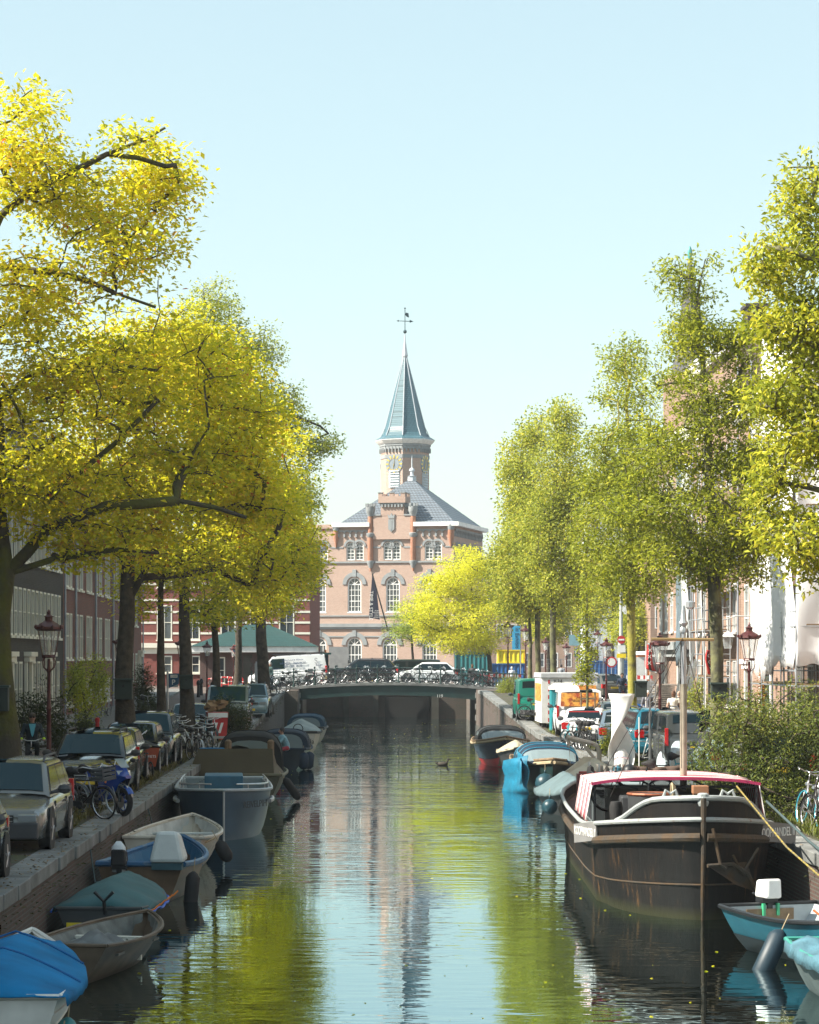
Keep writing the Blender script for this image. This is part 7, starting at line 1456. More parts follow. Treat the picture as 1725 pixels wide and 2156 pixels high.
        for q in (-1,1): b=MB(); b.ball((q*.29,-.46,1.06),.05,8,(1,1.2,.8)); b.o('glove',mat('lime_glove',(.45,.7,.02),.6),t,smooth='all')
    elif not bald:
        b=MB(); b.ball((hx,hy+.018,hz+.035),.115,12,(.84,.95,1.02)); 
        if longhair: b.ball((hx,hy+.07,hz+.12),.06,8); b.ball((hx,hy+.05,hz-.04),.09,8,(1,.7,1.2))
        b.o('hair',mat('hair_'+nm,hair,.7),t,smooth='all')
    if bald is False or True:
        b=MB()
        for q in (-1,1): b.ball((hx+q*.034,hy-.088,hz+.02),.011,6)
        b.o('eyes',dark,t); b=MB(); b.tube([(hx-.025,hy-.098,hz-.055),(hx,hy-.104,hz-.057),(hx+.025,hy-.098,hz-.055)],.005,4); b.o('mouth',mat('lip_red',(.3,.1,.08),.6),t)
    return t
D=70; cy=XX(68,D)
person('cyclist in flat cap, sunglasses, dark jacket, pale blue shirt and lime gloves',(cy,D,0.0),R(8),'ride',(.012,.022,.03),(.02,.022,.025),extra='cap',h=1.03)
bicycle('bicycle','dark bicycle ridden by the cyclist in flat cap on the left quay',fb,(cy-.02,D-.1,0),R(-82),0)
person('grey-haired man in dark green jumper leaning by the bridge van',(XX(570,171.2),171.2,gz(171)+.05),R(-60),'stand',(.03,.07,.07),(.02,.03,.04),(.2,.19,.18),sk=skin)
person('person in pale blue tee shirt leaning over the side of the hooded boat',(XX(596,96),99.8,WL+.45),R(-70),'lean',(.18,.33,.4),(.3,.03,.05),(.015,.01,.01))
D=142; cx2=XX(1310,D)
person('rider in navy jumper on a bicycle with front crate coming down the right street',(cx2,D,gz(D)),R(0),'ride',(.02,.035,.07),(.02,.04,.08),(.04,.03,.02))
putbike('r','bicycle with wooden front crate ridden down the right street',cx2,D-.1,gz(D),R(-88),0)
person('older woman in grey jumper with white collar among the stacked scaffold decks',(XX(1364,113),113,.1),R(20),'hold',(.16,.16,.19),(.1,.2,.35),(.6,.58,.55),sk=skinp)
person('woman with brown bun in white tee shirt and red shorts, seen from behind',(XX(1419,110),110,.1),R(170),'hold',(.7,.66,.58),(.35,.12,.12),(.12,.05,.025),extra='tee',longhair=True,sk=skinp)
person('bald man in dark jacket standing behind the white tee shirt woman',(XX(1430,111.5),111.5,.1),R(150),'stand',(.035,.04,.05),(.03,.03,.035),bald=True,sk=skinp)
person('person with backpack in grey shirt sitting on the square by the hornbeam',(XX(1182,178),178,1.15),R(160),'stand',(.25,.27,.3),(.1,.12,.16),(.03,.02,.02),h=.95)
person('person with curly hair sitting behind the bicycles right of the bridge',(XX(995,180),180,1.2),R(180),'stand',(.06,.05,.05),(.04,.04,.05),(.12,.06,.02),longhair=True,h=.92)
person('small white-haired person at the foot of the bridge-end lantern',(XX(1078,182),182,1.15),R(180),'stand',(.5,.52,.55),(.06,.06,.08),(.6,.58,.55),h=.85)
# ================= STREET THINGS, LEFT =================
D=106; t=T('parking_sign','blue parking sign with number on grey post among the left trees','sign',(XX(353,D),D,0)); s_=F/D
b=MB(); b.tube([(0,0,0),(0,0,ZZ(1411,D))],.045,8); b.box(.05,.43,-.01,.02,ZZ(1447,D),ZZ(1419,D)); sg=b.o('post',steel,t)
b=MB(); b.prism([(.05,ZZ(1449,D)),(.46,ZZ(1440,D)),(.46,ZZ(1418,D)),(.05,ZZ(1418,D))],-.03,-.012); b.o('sign_panel',mat('sign_blue',(.01,.07,.16),.5),t)
b=MB(); b.box(.12,.40,-.04,-.032,ZZ(1427,D),ZZ(1421,D)); b.o('number_panel',white,t); text('11058',.09,black,t,(.26,-.045,ZZ(1424,D))); text('P',.3,white,t,(.24,-.045,ZZ(1437,D)))
# motorcycle
D=53.6; t=T('motorcycle','blue fully faired sport motorcycle on its stand between bicycles and black estate','motorcycle',(XX(222,D),D+.4,0),R(-52))
mb=mat('motorcycle_blue',(.001,.05,.30),.25,.1,coat=.5)
for x,f in ((.62,1),(-.68,0)):
    b=MB(); b.torus((x,0,.30),.245,.062,22,8,'y'); w_=b.o('wheel',black,t,smooth='all'); b=MB(); b.torus((x,0,.30),.185,.014,20,5,'y'); b.lathe([(.04,-.06),(.04,.06)],(x,0,.3),8,'y'); [b.tube([(x,0,.3),(x+.19*math.cos(a),0,.3+.19*math.sin(a))],.016,4) for a in [2*PI*k/5 for k in range(5)]]; b.o('rim',mat('blue_rim_metal',(.01,.06,.3),.3,.4),w_); b=MB(); b.lathe([(.13,-.075),(.13,-.068)],(x,0,.3),14,'y'); b.o('brake_disc',chrome,w_)
b=MB(); b.loft([[(x,-w1,z0),(x,-w2,(z0+z1)/2),(x,-w1*.5,z1),(x,w1*.5,z1),(x,w2,(z0+z1)/2),(x,w1,z0)] for x,w1,w2,z0,z1 in ((.80,.05,.08,.78,.86),(.62,.12,.18,.66,1.02),(.42,.15,.24,.36,1.06),(.15,.16,.22,.26,.98),(-.1,.14,.19,.30,.9))],cap=True); b.o('fairing',mb,t,smooth=True)
b=MB(); b.loft([[(x,-w1,z0),(x,-w1,z1),(x,w1,z1),(x,w1,z0)] for x,w1,z0,z1 in ((.18,.12,.72,1.0),(-.05,.17,.7,1.02),(-.3,.12,.68,.84))],closed=True,cap=True); b.o('fuel_tank',mb,t,smooth=True)
b=MB(); b.loft([[(x,-w1,z0),(x,-w1*.7,z1),(x,w1*.7,z1),(x,w1,z0)] for x,w1,z0,z1 in ((-.28,.13,.74,.82),(-.6,.12,.78,.86),(-.62,.11,.8,.96),(-.98,.05,.92,1.02))],closed=True,cap=True); b.o('tail_and_seat',mb,t,smooth=True)
b=MB(); b.tube([(-.3,0,.87),(-.58,0,.88)],[.11,.1],8); b.o('seat',black,t,smooth='all')
b=MB(); b.box(-.25,.2,-.14,.14,.28,.62); b.tube([(-.68,.1,.3),(-.2,.1,.42)],.03,5); b.tube([(-.68,-.1,.3),(-.2,-.1,.42)],.03,5); b.tube([(-.1,-.16,.3),(-.7,-.2,.42)],.05,8); b.o('engine',dark,t)
for y in (-.09,.09): b=MB(); b.tube([(.62,y,.3),(.42,y,.92)],.028,6); b.o('fork',dark,t)
b=MB(); b.tube([(.34,-.33,.98),(.40,-.1,1.0),(.40,.1,1.0),(.34,.33,.98)],.018,6); b.o('handlebar',black,t)
for y in (-1,1): b=MB(); b.ball((.5,y*.3,1.14),.06,8,(.4,1.3,.8)); b.tube([(.5,y*.12,1.02),(.5,y*.28,1.12)],.012,4); b.o('mirror',black,t,smooth='all')
for y in (-1,1): b=MB(); b.add([(.76,y*.03,.82),(.66,y*.15,.86),(.6,y*.17,.94),(.70,y*.06,.94)],[(0,1,2,3)]); b.o('headlight',headm,t)
b=MB(); b.add([(.68,-.1,1.0),(.68,.1,1.0),(.45,.12,1.18),(.45,-.12,1.18)],[(0,1,2,3)]); b.o('windscreen',clearv,t); b=MB(); b.torus((.62,0,.30),.33,.03,16,4,'y'); 
b=MB(); A=[R(30+k*14) for k in range(9)]; b.loft([[(.62+.33*math.cos(a),-.07,.3+.33*math.sin(a)) for a in A],[(.62+.35*math.cos(a),0,.3+.35*math.sin(a)) for a in A],[(.62+.33*math.cos(a),.07,.3+.33*math.sin(a)) for a in A]]); b.o('front_mudguard',mb,t,smooth='all')
b=MB(); b.ball((.3,-.23,.7),.03,6); b.o('indicator',orange,t)
# cargo bike
D=70.5; t=T('cargo_bicycle','cargo bicycle with rust-red wooden box and dark cover between parked cars','cargo bicycle',(XX(298,D)-.1,D,0),R(-70))
b=MB(); b.add([(.25,-.28,.35),(1.0,-.22,.35),(1.0,.22,.35),(.25,.28,.35),(.15,-.34,.85),(1.12,-.3,.85),(1.12,.3,.85),(.15,.34,.85)],[(0,3,2,1),(4,5,6,7),(0,1,5,4),(1,2,6,5),(2,3,7,6),(3,0,4,7)]); bx=b.o('cargo_box',mat('rust_red_board',(.35,.07,.03),.6,var=.15),t)
text('BAKFIETS',.1,white,t,(1.09,0,.62),rot=(R(90),0,R(90))); b=MB(); b.loft([[(.1,-.37,.82),(.1,-.36,.9),(.1,0,.98),(.1,.36,.9),(.1,.37,.82)],[(.65,-.35,.82),(.65,-.34,.92),(.65,0,1.06),(.65,.34,.92),(.65,.35,.82)],[(1.15,-.33,.82),(1.15,-.32,.88),(1.15,0,.92),(1.15,.32,.88),(1.15,.33,.82)]]); b.o('box_cover',blackc,t,smooth='all')
for x,r in ((1.3,.25),(-.75,.33)):
    b=MB(); b.torus((x,0,r),r-.02,.024,20,5,'y'); w_=b.o('wheel',black,t,smooth='all'); b=MB(); [b.tube([(x,0,r),(x+(r-.04)*math.cos(a),0,r+(r-.04)*math.sin(a))],.003,3) for a in [2*PI*k/12 for k in range(12)]]; b.torus((x,0,r),r-.045,.01,20,4,'y'); b.o('rim',chrome,w_)
b=MB(); b.tube([(-.75,0,.33),(-.3,0,.3),(.3,0,.32),(1.15,0,.34),(1.3,0,.25)],.025,6); b.tube([(-.3,0,.3),(-.42,0,.95)],.02,6); b.tube([(.05,0,.32),(.0,0,1.1)],.02,6); b.o('frame',dark,t); b=MB(); b.tube([(-.35,-.3,1.2),(-.1,-.28,1.28),(0,-.08,1.15),(0,.08,1.15),(-.1,.28,1.28),(-.35,.3,1.2)],.014,6); b.o('handlebar',chrome,t); b=MB(); b.ball((-.45,0,1.0),.12,8,(1.2,.8,.4)); b.o('saddle',black,t)
# rubbish container
D=101; t=T('waste_container','red container with white diagonal stripes overflowing with brown cardboard by the flower tub','container',(XX(456,D),D,0),R(8))
b=MB(); b.add([(-.3,-.35,.1),(.35,-.35,.1),(.35,.5,.1),(-.3,.5,.1),(-.38,-.42,1.15),(.42,-.42,1.15),(.42,.55,1.15),(-.38,.55,1.15)],[(0,3,2,1),(4,5,6,7),(0,1,5,4),(1,2,6,5),(2,3,7,6),(3,0,4,7)]); b.o('bin',red,t)
b=MB(); [b.add([(-.2+k*.22,-.43,.35),(-.1+k*.22,-.43,.35),(.02+k*.22,-.44,.75),(-.08+k*.22,-.44,.75)],[(0,1,2,3)]) for k in range(2)]; b.box(-.36,.4,-.45,-.43,.95,1.13); b.o('white_stripes',white,t); b=MB(); rr=random.Random(4)
for k in range(7): b.M=Matrix.Translation((rr.uniform(-.3,.3),rr.uniform(-.3,.3),1.25+.05*k))@Matrix.Rotation(rr.uniform(0,3),4,'Z')@Matrix.Rotation(rr.uniform(-.6,.6),4,'X'); b.box(-.2,.2,-.15,.15,-.06,.06)
b.o('cardboard',mat('brown_cardboard',(.3,.18,.09),.9),t)
# hoop barriers, bollards, pots
rw=mat('red_white_stripes',(.5,.03,.03),.5)
for k,(vx,D) in enumerate([(497,163),(473,166),(452,160)]):
    t=T('hoop_barrier','red and white hoop barrier below the lantern, %s from the right'%ordn[k],'barrier',(XX(vx,D),D,gz(D)),R(-8),'red and white hoop barriers on the left ramp')
    b=MB(); b.tube([(-.45,0,0),(-.45,0,.75),(-.38,0,.85),(.38,0,.85),(.45,0,.75),(.45,0,0)],.05,8); b.tube([(-.45,0,.4),(.45,0,.4)],.03,6); b.o('hoop',red,t,smooth=True); b=MB(); [b.torus((x,0,z),.052,.02,8,4,'z') for x in (-.45,.45) for z in (.2,.6)]; [b.torus((x,0,.85),.052,.03,8,4,'x') for x in (-.2,.2)]; b.o('white_bands',white,t)
t=T('bollard','short red and white striped bollard next to the terracotta pots','bollard',(XX(205,93),93,.1)); b=MB(); b.lathe([(.07,0),(.07,.85),(.09,.9),(.08,1.0),(.02,1.03)],n=10); b.o('post',red,t,smooth=True); b=MB(); [b.lathe([(.073,z),(.073,z+.15)],n=10) for z in (.15,.5)]; b.o('white_band',white,t)
for k,(vx,D) in enumerate([(418,150),(424,153),(447,147)]):
    t=T('bollard','dark cast-iron bollard at the side street mouth, %s from the left'%ordn[k],'bollard',(XX(vx,D),D,gz(D)+.1),0,'dark iron bollards at the side street'); b=MB(); b.lathe([(.12,0),(.1,.1),(.08,.7),(.12,.75),(.12,.85),(.08,.95),(.02,1.0)],n=10); b.o('post',dark,t,smooth=True)
terra=mat('terracotta',(.28,.1,.05),.85,var=.15)
def pot(label,vx,D,r,h,m,z=.11,plant=True,seed=0,lm=None,ps=.45):
    x=XX(vx,D); t=T('plant_pot',label,'plant pot',(x,D,z)); b=MB(); b.lathe([(r*.7,0),(r*.95,h*.8),(r*1.08,h*.82),(r*1.08,h),(r*.9,h),(r*.85,h*.85)],n=14); b.o('pot',m,t,smooth=True)
    if plant:
        rs=np.random.RandomState(seed); n=500; p=rs.normal(size=(n,3))*np.array([ps*.45,ps*.45,ps*.5]); p[:,2]=np.abs(p[:,2])+h; leaves_mesh('foliage',p,p/np.linalg.norm(p,axis=1)[:,None],.1,lm or LD,t,seed,narrow=.35,droop=0)
    return t
pot('terracotta pot with spiky plant on the left pavement beside the bollard',193,94,.28,.5,terra,seed=1); pot('dark round tub at the foot of the bamboo clump',176,95,.4,.6,black,seed=2); pot('low dark tub with trailing shrub at the side street corner',302,122,.4,.45,dark,z=gz(122)+.1,seed=3)
pot('flower tub of grey wood on the quay edge under white blossoms',512,112,.3,.7,wood,z=0,seed=4); pot('black pot with fresh green leaves beside the teal toilet cabin',1215,101,.16,.3,black,z=0,seed=5,lm=LR,ps=.3); pot('grey pot with tall thin plant beneath the pipe frame',1288,84,.2,.35,dark,z=0,seed=6,lm=LR,ps=.4); pot('orange pot with yellow-green plants by the scaffold ladders',1493,104,.3,.4,terra,seed=7,lm=LR,ps=.6)
D=97
for k,vx in enumerate((183,207)):
    t=T('wall_lantern','small black wall lantern on the dark brick house, %s of the pair'%('left' if k==0 else 'right'),'wall lantern',(-12.75,(XX(1,1) and 5500*(-12.75)/(vx+8-760)),2.0)); b=MB(); b.lathe([(.06,-.2),(.12,.08),(.14,.1),(.02,.25)],n=6); b.tube([(0,0,-.2),(-.2,0,-.3),(-.34,0,-.1)],.015,4); b.o('lantern',dark,t)
t=T('bench','low grey timber and steel barrier rail on the quay edge by the black boat hood','railing',(XX(565,93)-1.6,91.5,0)); b=MB(); b.box(-.7,.7,-.04,.04,.42,.5); b.o('rail',steel,t); [ (lambda q:(q.box(x-.04,x+.04,-.04,.04,0,.42),q.o('leg',steel,t)))(MB()) for x in (-.6,.6)]
t['label']='low grey steel rail on the quay edge beside the bicycle rack'; t.name='low_rail'
for k,(vx,top,D,lb) in enumerate([(540,1393,140,'slim grey post with small plate on the quay left of the bridge'),(462,1413,150,'slim grey double post between the rear trunk and lantern'),(497,1398,170,'thin grey sign pole behind the lantern near the hoop barriers')]):
    t=T('sign_post',lb,'post',(XX(vx,D),D,gz(D))); z=ZZ(top,D)-gz(D); b=MB(); b.tube([(0,0,0),(0,0,z)],.05,6); b.o('post',steel,t); b=MB(); b.box(-.09,.09,-.07,-.055,z-1.0,z-.1); b.o('plate',steel,t)
# parcel: traffic signal beside lantern
t=T('traffic_signal','small dark traffic signal with round red-edged sign above the hoop barriers','traffic signal',(XX(497,172),172,1.1)); b=MB(); b.tube([(0,0,0),(0,0,2.6)],.04,6); b.o('pole',steel,t); b=MB(); b.box(-.15,.15,-.12,.12,1.5,2.3); b.o('signal_head',black,t); b=MB(); b.lathe([(.3,-.16),(.3,-.13)],(.0,0,2.7),16,'y'); sg=b.o('round_sign',red,t); b=MB(); b.lathe([(.22,-.17),(.22,-.162)],(.0,0,2.7),16,'y'); b.o('sign_centre',mat('sign_blue',(.01,.07,.16)),sg)
# ================= STREET THINGS, RIGHT =================
tealp=mat('teal_cabin_plastic',(.02,.25,.29),.45,var=.06)
D=116; s_=F/D; t=T('site_container','white works container with red-white edge stripes and dark roof lettered K34','container',(XX(1141,D),D,0)); W=XX(1258,D)-XX(1141,D); H=ZZ(1417,D)
b=MB(); b.box(0,W,0,4.5,.35,H-.22); b.o('body',white,t); b=MB(); b.box(-.05,W+.05,-.05,4.55,H-.22,H); b.o('roof',mat('light_grey_roof',(.5,.52,.54),.5),t,bevel=.02)
b=MB(); [b.box(.28,.36,-.012,-.004,.4+k*.34,.57+k*.34) for k in range(6)]; b.o('red_stripes',red,t); fo=mat('flame_orange_print',(.75,.12,.02),.5,col2=(.85,.45,.1),scale=5,thr=.5); b=MB(); b.box(-.012,-.004,.3,4.2,1.3,2.1); b.box(.4,W-.05,-.012,-.004,H-.75,H-.55); b.o('orange_print',fo,t); text('K34',.24,black,t,(.72,-.02,H-.38))
b=MB(); [b.lathe([(.3,-.09),(.3,.09)],(x,y,.3),14,'x') for x in (.2,W-.2) for y in (1.5,3)]; b.o('wheels',black,t)
D=113; t=T('toilet_cabin','teal portable toilet cabin with white domed roof and sign, in front of the container','toilet cabin',(XX(1187,D),D-.6,0)); w_=.58; H=ZZ(1452,D-.6)
b=MB(); b.box(-w_,w_,0,1.1,.1,H); b.o('body',tealp,t,bevel=.02); b=MB(); b.box(-w_+.08,w_-.08,-.02,-.003,.15,H-.1); d_=b.o('door',tealp,t,bevel=.01); b=MB(); b.box(w_-.2,w_-.15,-.05,-.021,.9,1.1); b.o('handle',dark,d_)
b=MB(); b.loft([[(-w_-.05,-.06,H),(w_+.05,-.06,H),(w_+.05,1.15,H),(-w_-.05,1.15,H)],[(-w_-.02,0,H+.12),(w_+.02,0,H+.12),(w_+.02,1.1,H+.12),(-w_-.02,1.1,H+.12)],[(-w_*.6,.2,H+.28),(w_*.6,.2,H+.28),(w_*.6,.9,H+.28),(-w_*.6,.9,H+.28)]],closed=True,cap=True); b.o('roof',white,t)
b=MB(); b.box(-.2,.42,-.035,-.022,H-.8,H-.38); sg=b.o('sign_panel',white,t); text('D',.22,mat('sign_blue',(.01,.07,.16)),t,(.1,-.045,H-.53)); text('L003',.1,black,t,(.1,-.045,H-.72))
# yellow and blue containers and fence on the square
def cont(label,x0,x1,D,z0,z1_,m,name='shipping_container',depth=2.4):
    t=T(name,label,'container',(XX(x0,D),D,z0)); W=XX(x1,D)-XX(x0,D); b=MB(); n=int(W/.3); P=[]
    for i in range(n*2+1): P.append((W*i/(2*n),(0 if i%2 else .06)))
    b.loft([[(p[0],p[1],.1) for p in P],[(p[0],p[1],z1_-z0-.1) for p in P]]); b.box(0,W,.08,depth,.05,z1_-z0-.05); b.o('body',m,t); b=MB(); b.box(-.04,W+.04,-.03,depth,z1_-z0-.1,z1_-z0); b.box(-.04,W+.04,-.03,depth,0,.1); b.box(-.04,.06,-.03,.1,.1,z1_-z0-.1); b.box(W-.06,W+.04,-.03,.1,.1,z1_-z0-.1); b.o('frame',m,t); return t
cont('blue corrugated container standing beneath the yellow one beyond the bridge end',1036,1106,200,1.15,ZZ(1397,200),mat('container_blue',(.01,.09,.28),.5)); cont('yellow corrugated container stacked on the blue one',1050,1107,200.3,ZZ(1397,200)+.005,ZZ(1368,200),yellow)
cont('long blue hoarding panel along the back of the square',1225,1345,196,1.15,ZZ(1391,196),mat('container_blue',(.01,.09,.28),.5),depth=.5); cont('teal container behind the honey locust tree',960,1032,205,1.15,ZZ(1372,205),mat('container_teal',(.02,.16,.18),.5))
for k,(x0,x1) in enumerate(((1139,1180),(1182,1224),(1226,1270),(1272,1322))):
    D=190; t=T('site_fence','galvanised mesh construction fence panel on the square, %s from the left'%ordn[k],'fence',(XX(x0,D),D,1.15),0,'mesh construction fence panels'); W=XX(x1,D)-XX(x0,D); b=MB(); b.tube([(0,0,0),(0,0,2.0),(W,0,2.0),(W,0,0),(0,0,.1)],.03,5); b.o('panel_frame',steel,t); b=MB(); [b.tube([(W*i/12,0,.1),(W*i/12,0,2)],.007,3) for i in range(1,12)]; [b.tube([(0,0,z),(W,0,z)],.007,3) for z in (.5,.9,1.3,1.7)]; b.o('mesh',steel,t)
for k,(vx,vy,D) in enumerate([(1050,1412,186),(1080,1412,186),(1268,1412,172),(1288,1418,168),(1338,1410,172),(1355,1408,170)]):
    t=T('road_barrier','red and white plank barrier on the square, %s from the left'%ordn[k],'barrier',(XX(vx,D),D,gz(D)),R(6*(-1)**k),'red and white plank barriers'); z=.95
    for i in range(6): 
        b=MB(); b.box(-.6+i*.2,-.4+i*.2,-.02,.02,z-.25,z); b.o('plank_stripe',red if i%2 else white,t)
    b=MB(); [b.tube([(x,-.2,0),(x,.02,z-.1)],.02,4) for x in (-.5,.5)]; [b.tube([(x,.25,0),(x,.02,z-.1)],.02,4) for x in (-.5,.5)]; b.o('trestle',steel,t)
D=185; t=T('toilet_cabin','orange portable toilet with pale roof at the back of the square','toilet cabin',(XX(1351,D),D,1.15)); H=ZZ(1373,D)-1.15; b=MB(); b.box(-.55,.55,0,1.1,0,H-.2); b.o('body',orange,t); b=MB(); b.lathe([(.75,H-.2),(.7,H-.05),(.3,H+.05)],(0,.55,0),8); b.o('roof',white,t); b=MB(); b.box(-.4,.4,-.03,-.003,.1,H-.35); d_=b.o('door',mat('white_door',(.6,.6,.58)),t); b=MB(); b.box(.25,.3,-.06,-.031,.8,1.0); b.o('handle',dark,d_)
D=158; t=T('no_vehicle_sign','round red-ringed white sign on a pole behind the middle right lantern','sign',(XX(1288,D),D,gz(D))); z=ZZ(1394,D)-gz(D); b=MB(); b.tube([(0,.03,0),(0,.03,z)],.03,5); b.o('pole',steel,t); b=MB(); b.lathe([(.33,-.01),(.33,.01)],(0,0,z),20,'y'); rgn=b.o('red_ring',red,t); b=MB(); b.lathe([(.24,-.02),(.24,-.012)],(0,0,z),20,'y'); b.o('white_face',white,rgn)
D=165; t=T('tall_mast','tall grey street mast with round white clock disc and small red-white sign','mast',(XX(1308,D),D,gz(D))); z=ZZ(1195,D)-gz(D); b=MB(); b.lathe([(.22,0),(.2,3.2),(.12,3.3),(.09,z)],n=10); b.o('mast',mat('grey_mast',(.3,.31,.3),.6),t,smooth=True); b=MB(); zc=ZZ(1284,D)-gz(D); b.lathe([(.3,-.12),(.3,-.06)],(.35,0,zc),16,'y'); b.tube([(0,0,zc),(.35,0,zc)],.03,4); b.o('disc',white,t); b=MB(); zc=ZZ(1347,D)-gz(D); b.lathe([(.26,-.26),(.26,-.24)],(0,0,zc),16,'y'); sg=b.o('no_entry_sign',red,t); b=MB(); b.box(-.18,.18,-.275,-.262,zc-.05,zc+.05); b.o('white_bar',white,sg); b=MB(); b.box(-.25,.25,-.26,-.24,zc-.8,zc-.35); b.o('white_plate',white,t); b=MB(); b.box(-.3,.3,-.27,-.25,zc-1.15,zc-.88); b.o('yellow_plate',yellow,t)
b=MB(); b.tube([(XX(1180,165),165,ZZ(1303,165)),(XX(1308,165),165,ZZ(1301,165)),(XX(1420,165),165,ZZ(1304,165))],.012,4); tag(b.o('tram_wire',dark),'thin tram wire stretched from the tall grey mast across the square','wire')
D=198; t=T('banner_sign','vertical light blue banner with white lettering beside the bridge-end lantern','banner',(XX(1087,D),D,1.15)); b=MB(); z0,z1_=ZZ(1368,D)-1.15,ZZ(1318,D)-1.15; b.box(-.3,.3,0,.02,z0,z1_); b.o('cloth',mat('sky_blue_cloth',(.04,.35,.62),.7),t); b=MB(); b.tube([(.34,.05,0),(.34,.05,z1_+.1)],.04,5); b.tube([(-.3,.05,z1_+.03),(.34,.05,z1_+.03)],.02,4); b.o('pole',steel,t); text('in Exhibit',.42,mat('ink_navy',(.01,.02,.06),.5),t,(.06,-.02,(z0+z1_)/2),rot=(R(90),R(90),0))
D=170; t=T('direction_sign','pale blue-grey direction board with parking sign below, behind the sapling','sign',(XX(1213,D),D,gz(D))); z=ZZ(1335,D)-gz(D); b=MB(); b.tube([(0,.03,0),(0,.03,z)],.04,5); b.o('pole',steel,t); b=MB(); b.box(-.45,.35,-.02,0,z-.75,z-.05); b.o('board',mat('pale_blue_board',(.2,.36,.42),.5),t); b=MB(); b.box(-.1,.15,-.02,0,z-1.5,z-.95); b.o('parking_plate',mat('sign_blue',(.01,.07,.16)),t); text('P',.3,white,t,(.02,-.03,z-1.2))
# stacked scaffold decks & blue crates
D=124; t=T('scaffold_stack','stack of silver scaffold decks on blue pallets behind the lichened trunk','stack',(XX(1340,D),D,gz(D))); rr=random.Random(9); W=XX(1378,D)-XX(1340,D); b=MB(); H=ZZ(1431,D)-gz(D)
for k in range(14): dx=rr.uniform(-.08,.08); b.box(dx,W+dx,0,2.2,H*.5+k*.065,H*.5+k*.065+.045)
b.o('decks',mat('silver_decks',(.42,.45,.48),.4,.5,var=.3,scale=8),t); b=MB(); [b.box(.05,W-.15,0.02,2.0,.15+k*.13,.15+k*.13+.09) for k in range(int((H*.5-.2)/.13))]; b.o('blue_frames',mat('scaffold_blue',(.01,.12,.42),.5),t); b=MB(); [b.lathe([(.2,-.06),(.2,.06)],(x,.2,.2),12,'x') for x in (.2,W-.2)]; b.o('wheels',black,t)
D=122; t=T('timber_stack','stack of grey-brown boards and frames beside the corner house','stack',(XX(1386,D),D,gz(D))); b=MB(); H=ZZ(1440,D)-gz(D); W=XX(1424,D)-XX(1386,D)
for k in range(int(H/.09)): dx=rr.uniform(-.1,.1); b.box(dx,W+dx,0,2.6,k*.09,k*.09+.06)
b.o('boards',mat('grey_brown_boards',(.25,.22,.19),.8,var=.4,scale=9),t)
D=119; t=T('trailer','low dark flatbed trailer edge beneath the stacked boards','trailer',(XX(1338,D),D,gz(D))); b=MB(); b.box(0,2.0,0,.12,.45,.75); b.box(0,2.0,0,2.0,.35,.45); b.o('bed',dark,t); b=MB(); [b.lathe([(.25,-.08),(.25,.08)],(x,.5,.25),12,'x') for x in (.1,1.9)]; b.o('wheels',black,t)
# Amsterdam-style red-black flags with three white crosses
def flag(label,vx,vt,vb,D,seed,poletop):
    t=T('city_flag',label,'flag',(XX(vx,D),D,ZZ(vb,D))); s_=F/D; H=(vb-vt)/s_; 
    def fp_(u,v): return (-.12+.42*u*(.35+.65*v)+.05*math.sin(v*5+seed)+.10*v*0,.10*math.sin(u*6+seed+v*2),H*(1-v)-.1*u*v)
    for nm,u0,u1,m in (('red_stripe',0,.34,red),('black_stripe',.34,.66,mat('flag_black',(.015,.015,.015),.8)),('red_stripe',.66,1,red)):
        b=MB(); b.loft([[fp_(u0+(u1-u0)*i/4,j/10) for i in range(5)] for j in range(11)]); o=b.o(nm,m,t,smooth='all'); o.modifiers.new('t','SOLIDIFY').thickness=.008
    b=MB()
    for k in range(3):
        c=fp_(.5,.22+.25*k); 
        for a in (1,-1): b.slab((c[0]-.07,c[1]-.035,c[2]-.07*a-.018),(c[0]+.07,c[1]-.035,c[2]+.07*a-.018),(c[0]+.07,c[1]-.035,c[2]+.07*a+.018),(c[0]-.07,c[1]-.035,c[2]-.07*a+.018),.004)
    b.o('white_crosses',white,t); b=MB(); b.tube([(-.14,0,-(ZZ(vb,D)-.1)),(-.13,0,H+.15)],.02,5); b.o('flagpole',white,t)
flag('red and black city flag with white crosses left of the maroon lantern',1367,1357,1409,111,1,0); flag('red and black city flag with white crosses just left of the mottled trunk',1493,1369,1419,110,3,0)
# charging post, poles, covered scooter
D=75; t=T('charging_post','dark grey electric charging post with white label by the quay edge','charging post',(XX(1395,D),D,0)); b=MB(); H=ZZ(1545,D); b.box(-.13,.13,-.1,.1,0,H); b.o('housing',mat('charcoal_panel',(.05,.055,.06),.5),t,bevel=.03); b=MB(); b.box(-.07,.07,-.115,-.102,H-.55,H-.3); b.o('label_panel',white,t); b=MB(); b.torus((.02,-.13,H-.75),.06,.015,12,5,'y'); b.o('socket',black,t)
D=76.5; t=T('lattice_pole','slim silver lattice ladder pole standing between bicycle and lantern','pole',(XX(1372,D),D,0)); H=ZZ(1421,D); b=MB(); b.tube([(-.04,0,0),(-.04,0,H*.62)],.045,8); b.tube([(-.05,0,H*.6),(-.05,0,H)],.02,5); b.tube([(.12,0,H*.62),(.12,0,H*.95)],.018,5); [b.tube([(-.05,0,H*.64+k*.16),(.12,0,H*.64+k*.16+.08)],.01,4) for k in range(int(H*.3/.16))]; b.o('poles',chrome,t); b=MB(); b.box(-.1,.0,-.05,.05,0.0,.12); b.o('red_base',red,t)
D=75.5; t=T('thin_pole','thin white pole in front of the teal sport utility','pole',(XX(1346,D),D,-.3)); b=MB(); b.tube([(0,0,0),(0,0,ZZ(1510,D)+.3)],.02,5); b.o('pole',white,t)
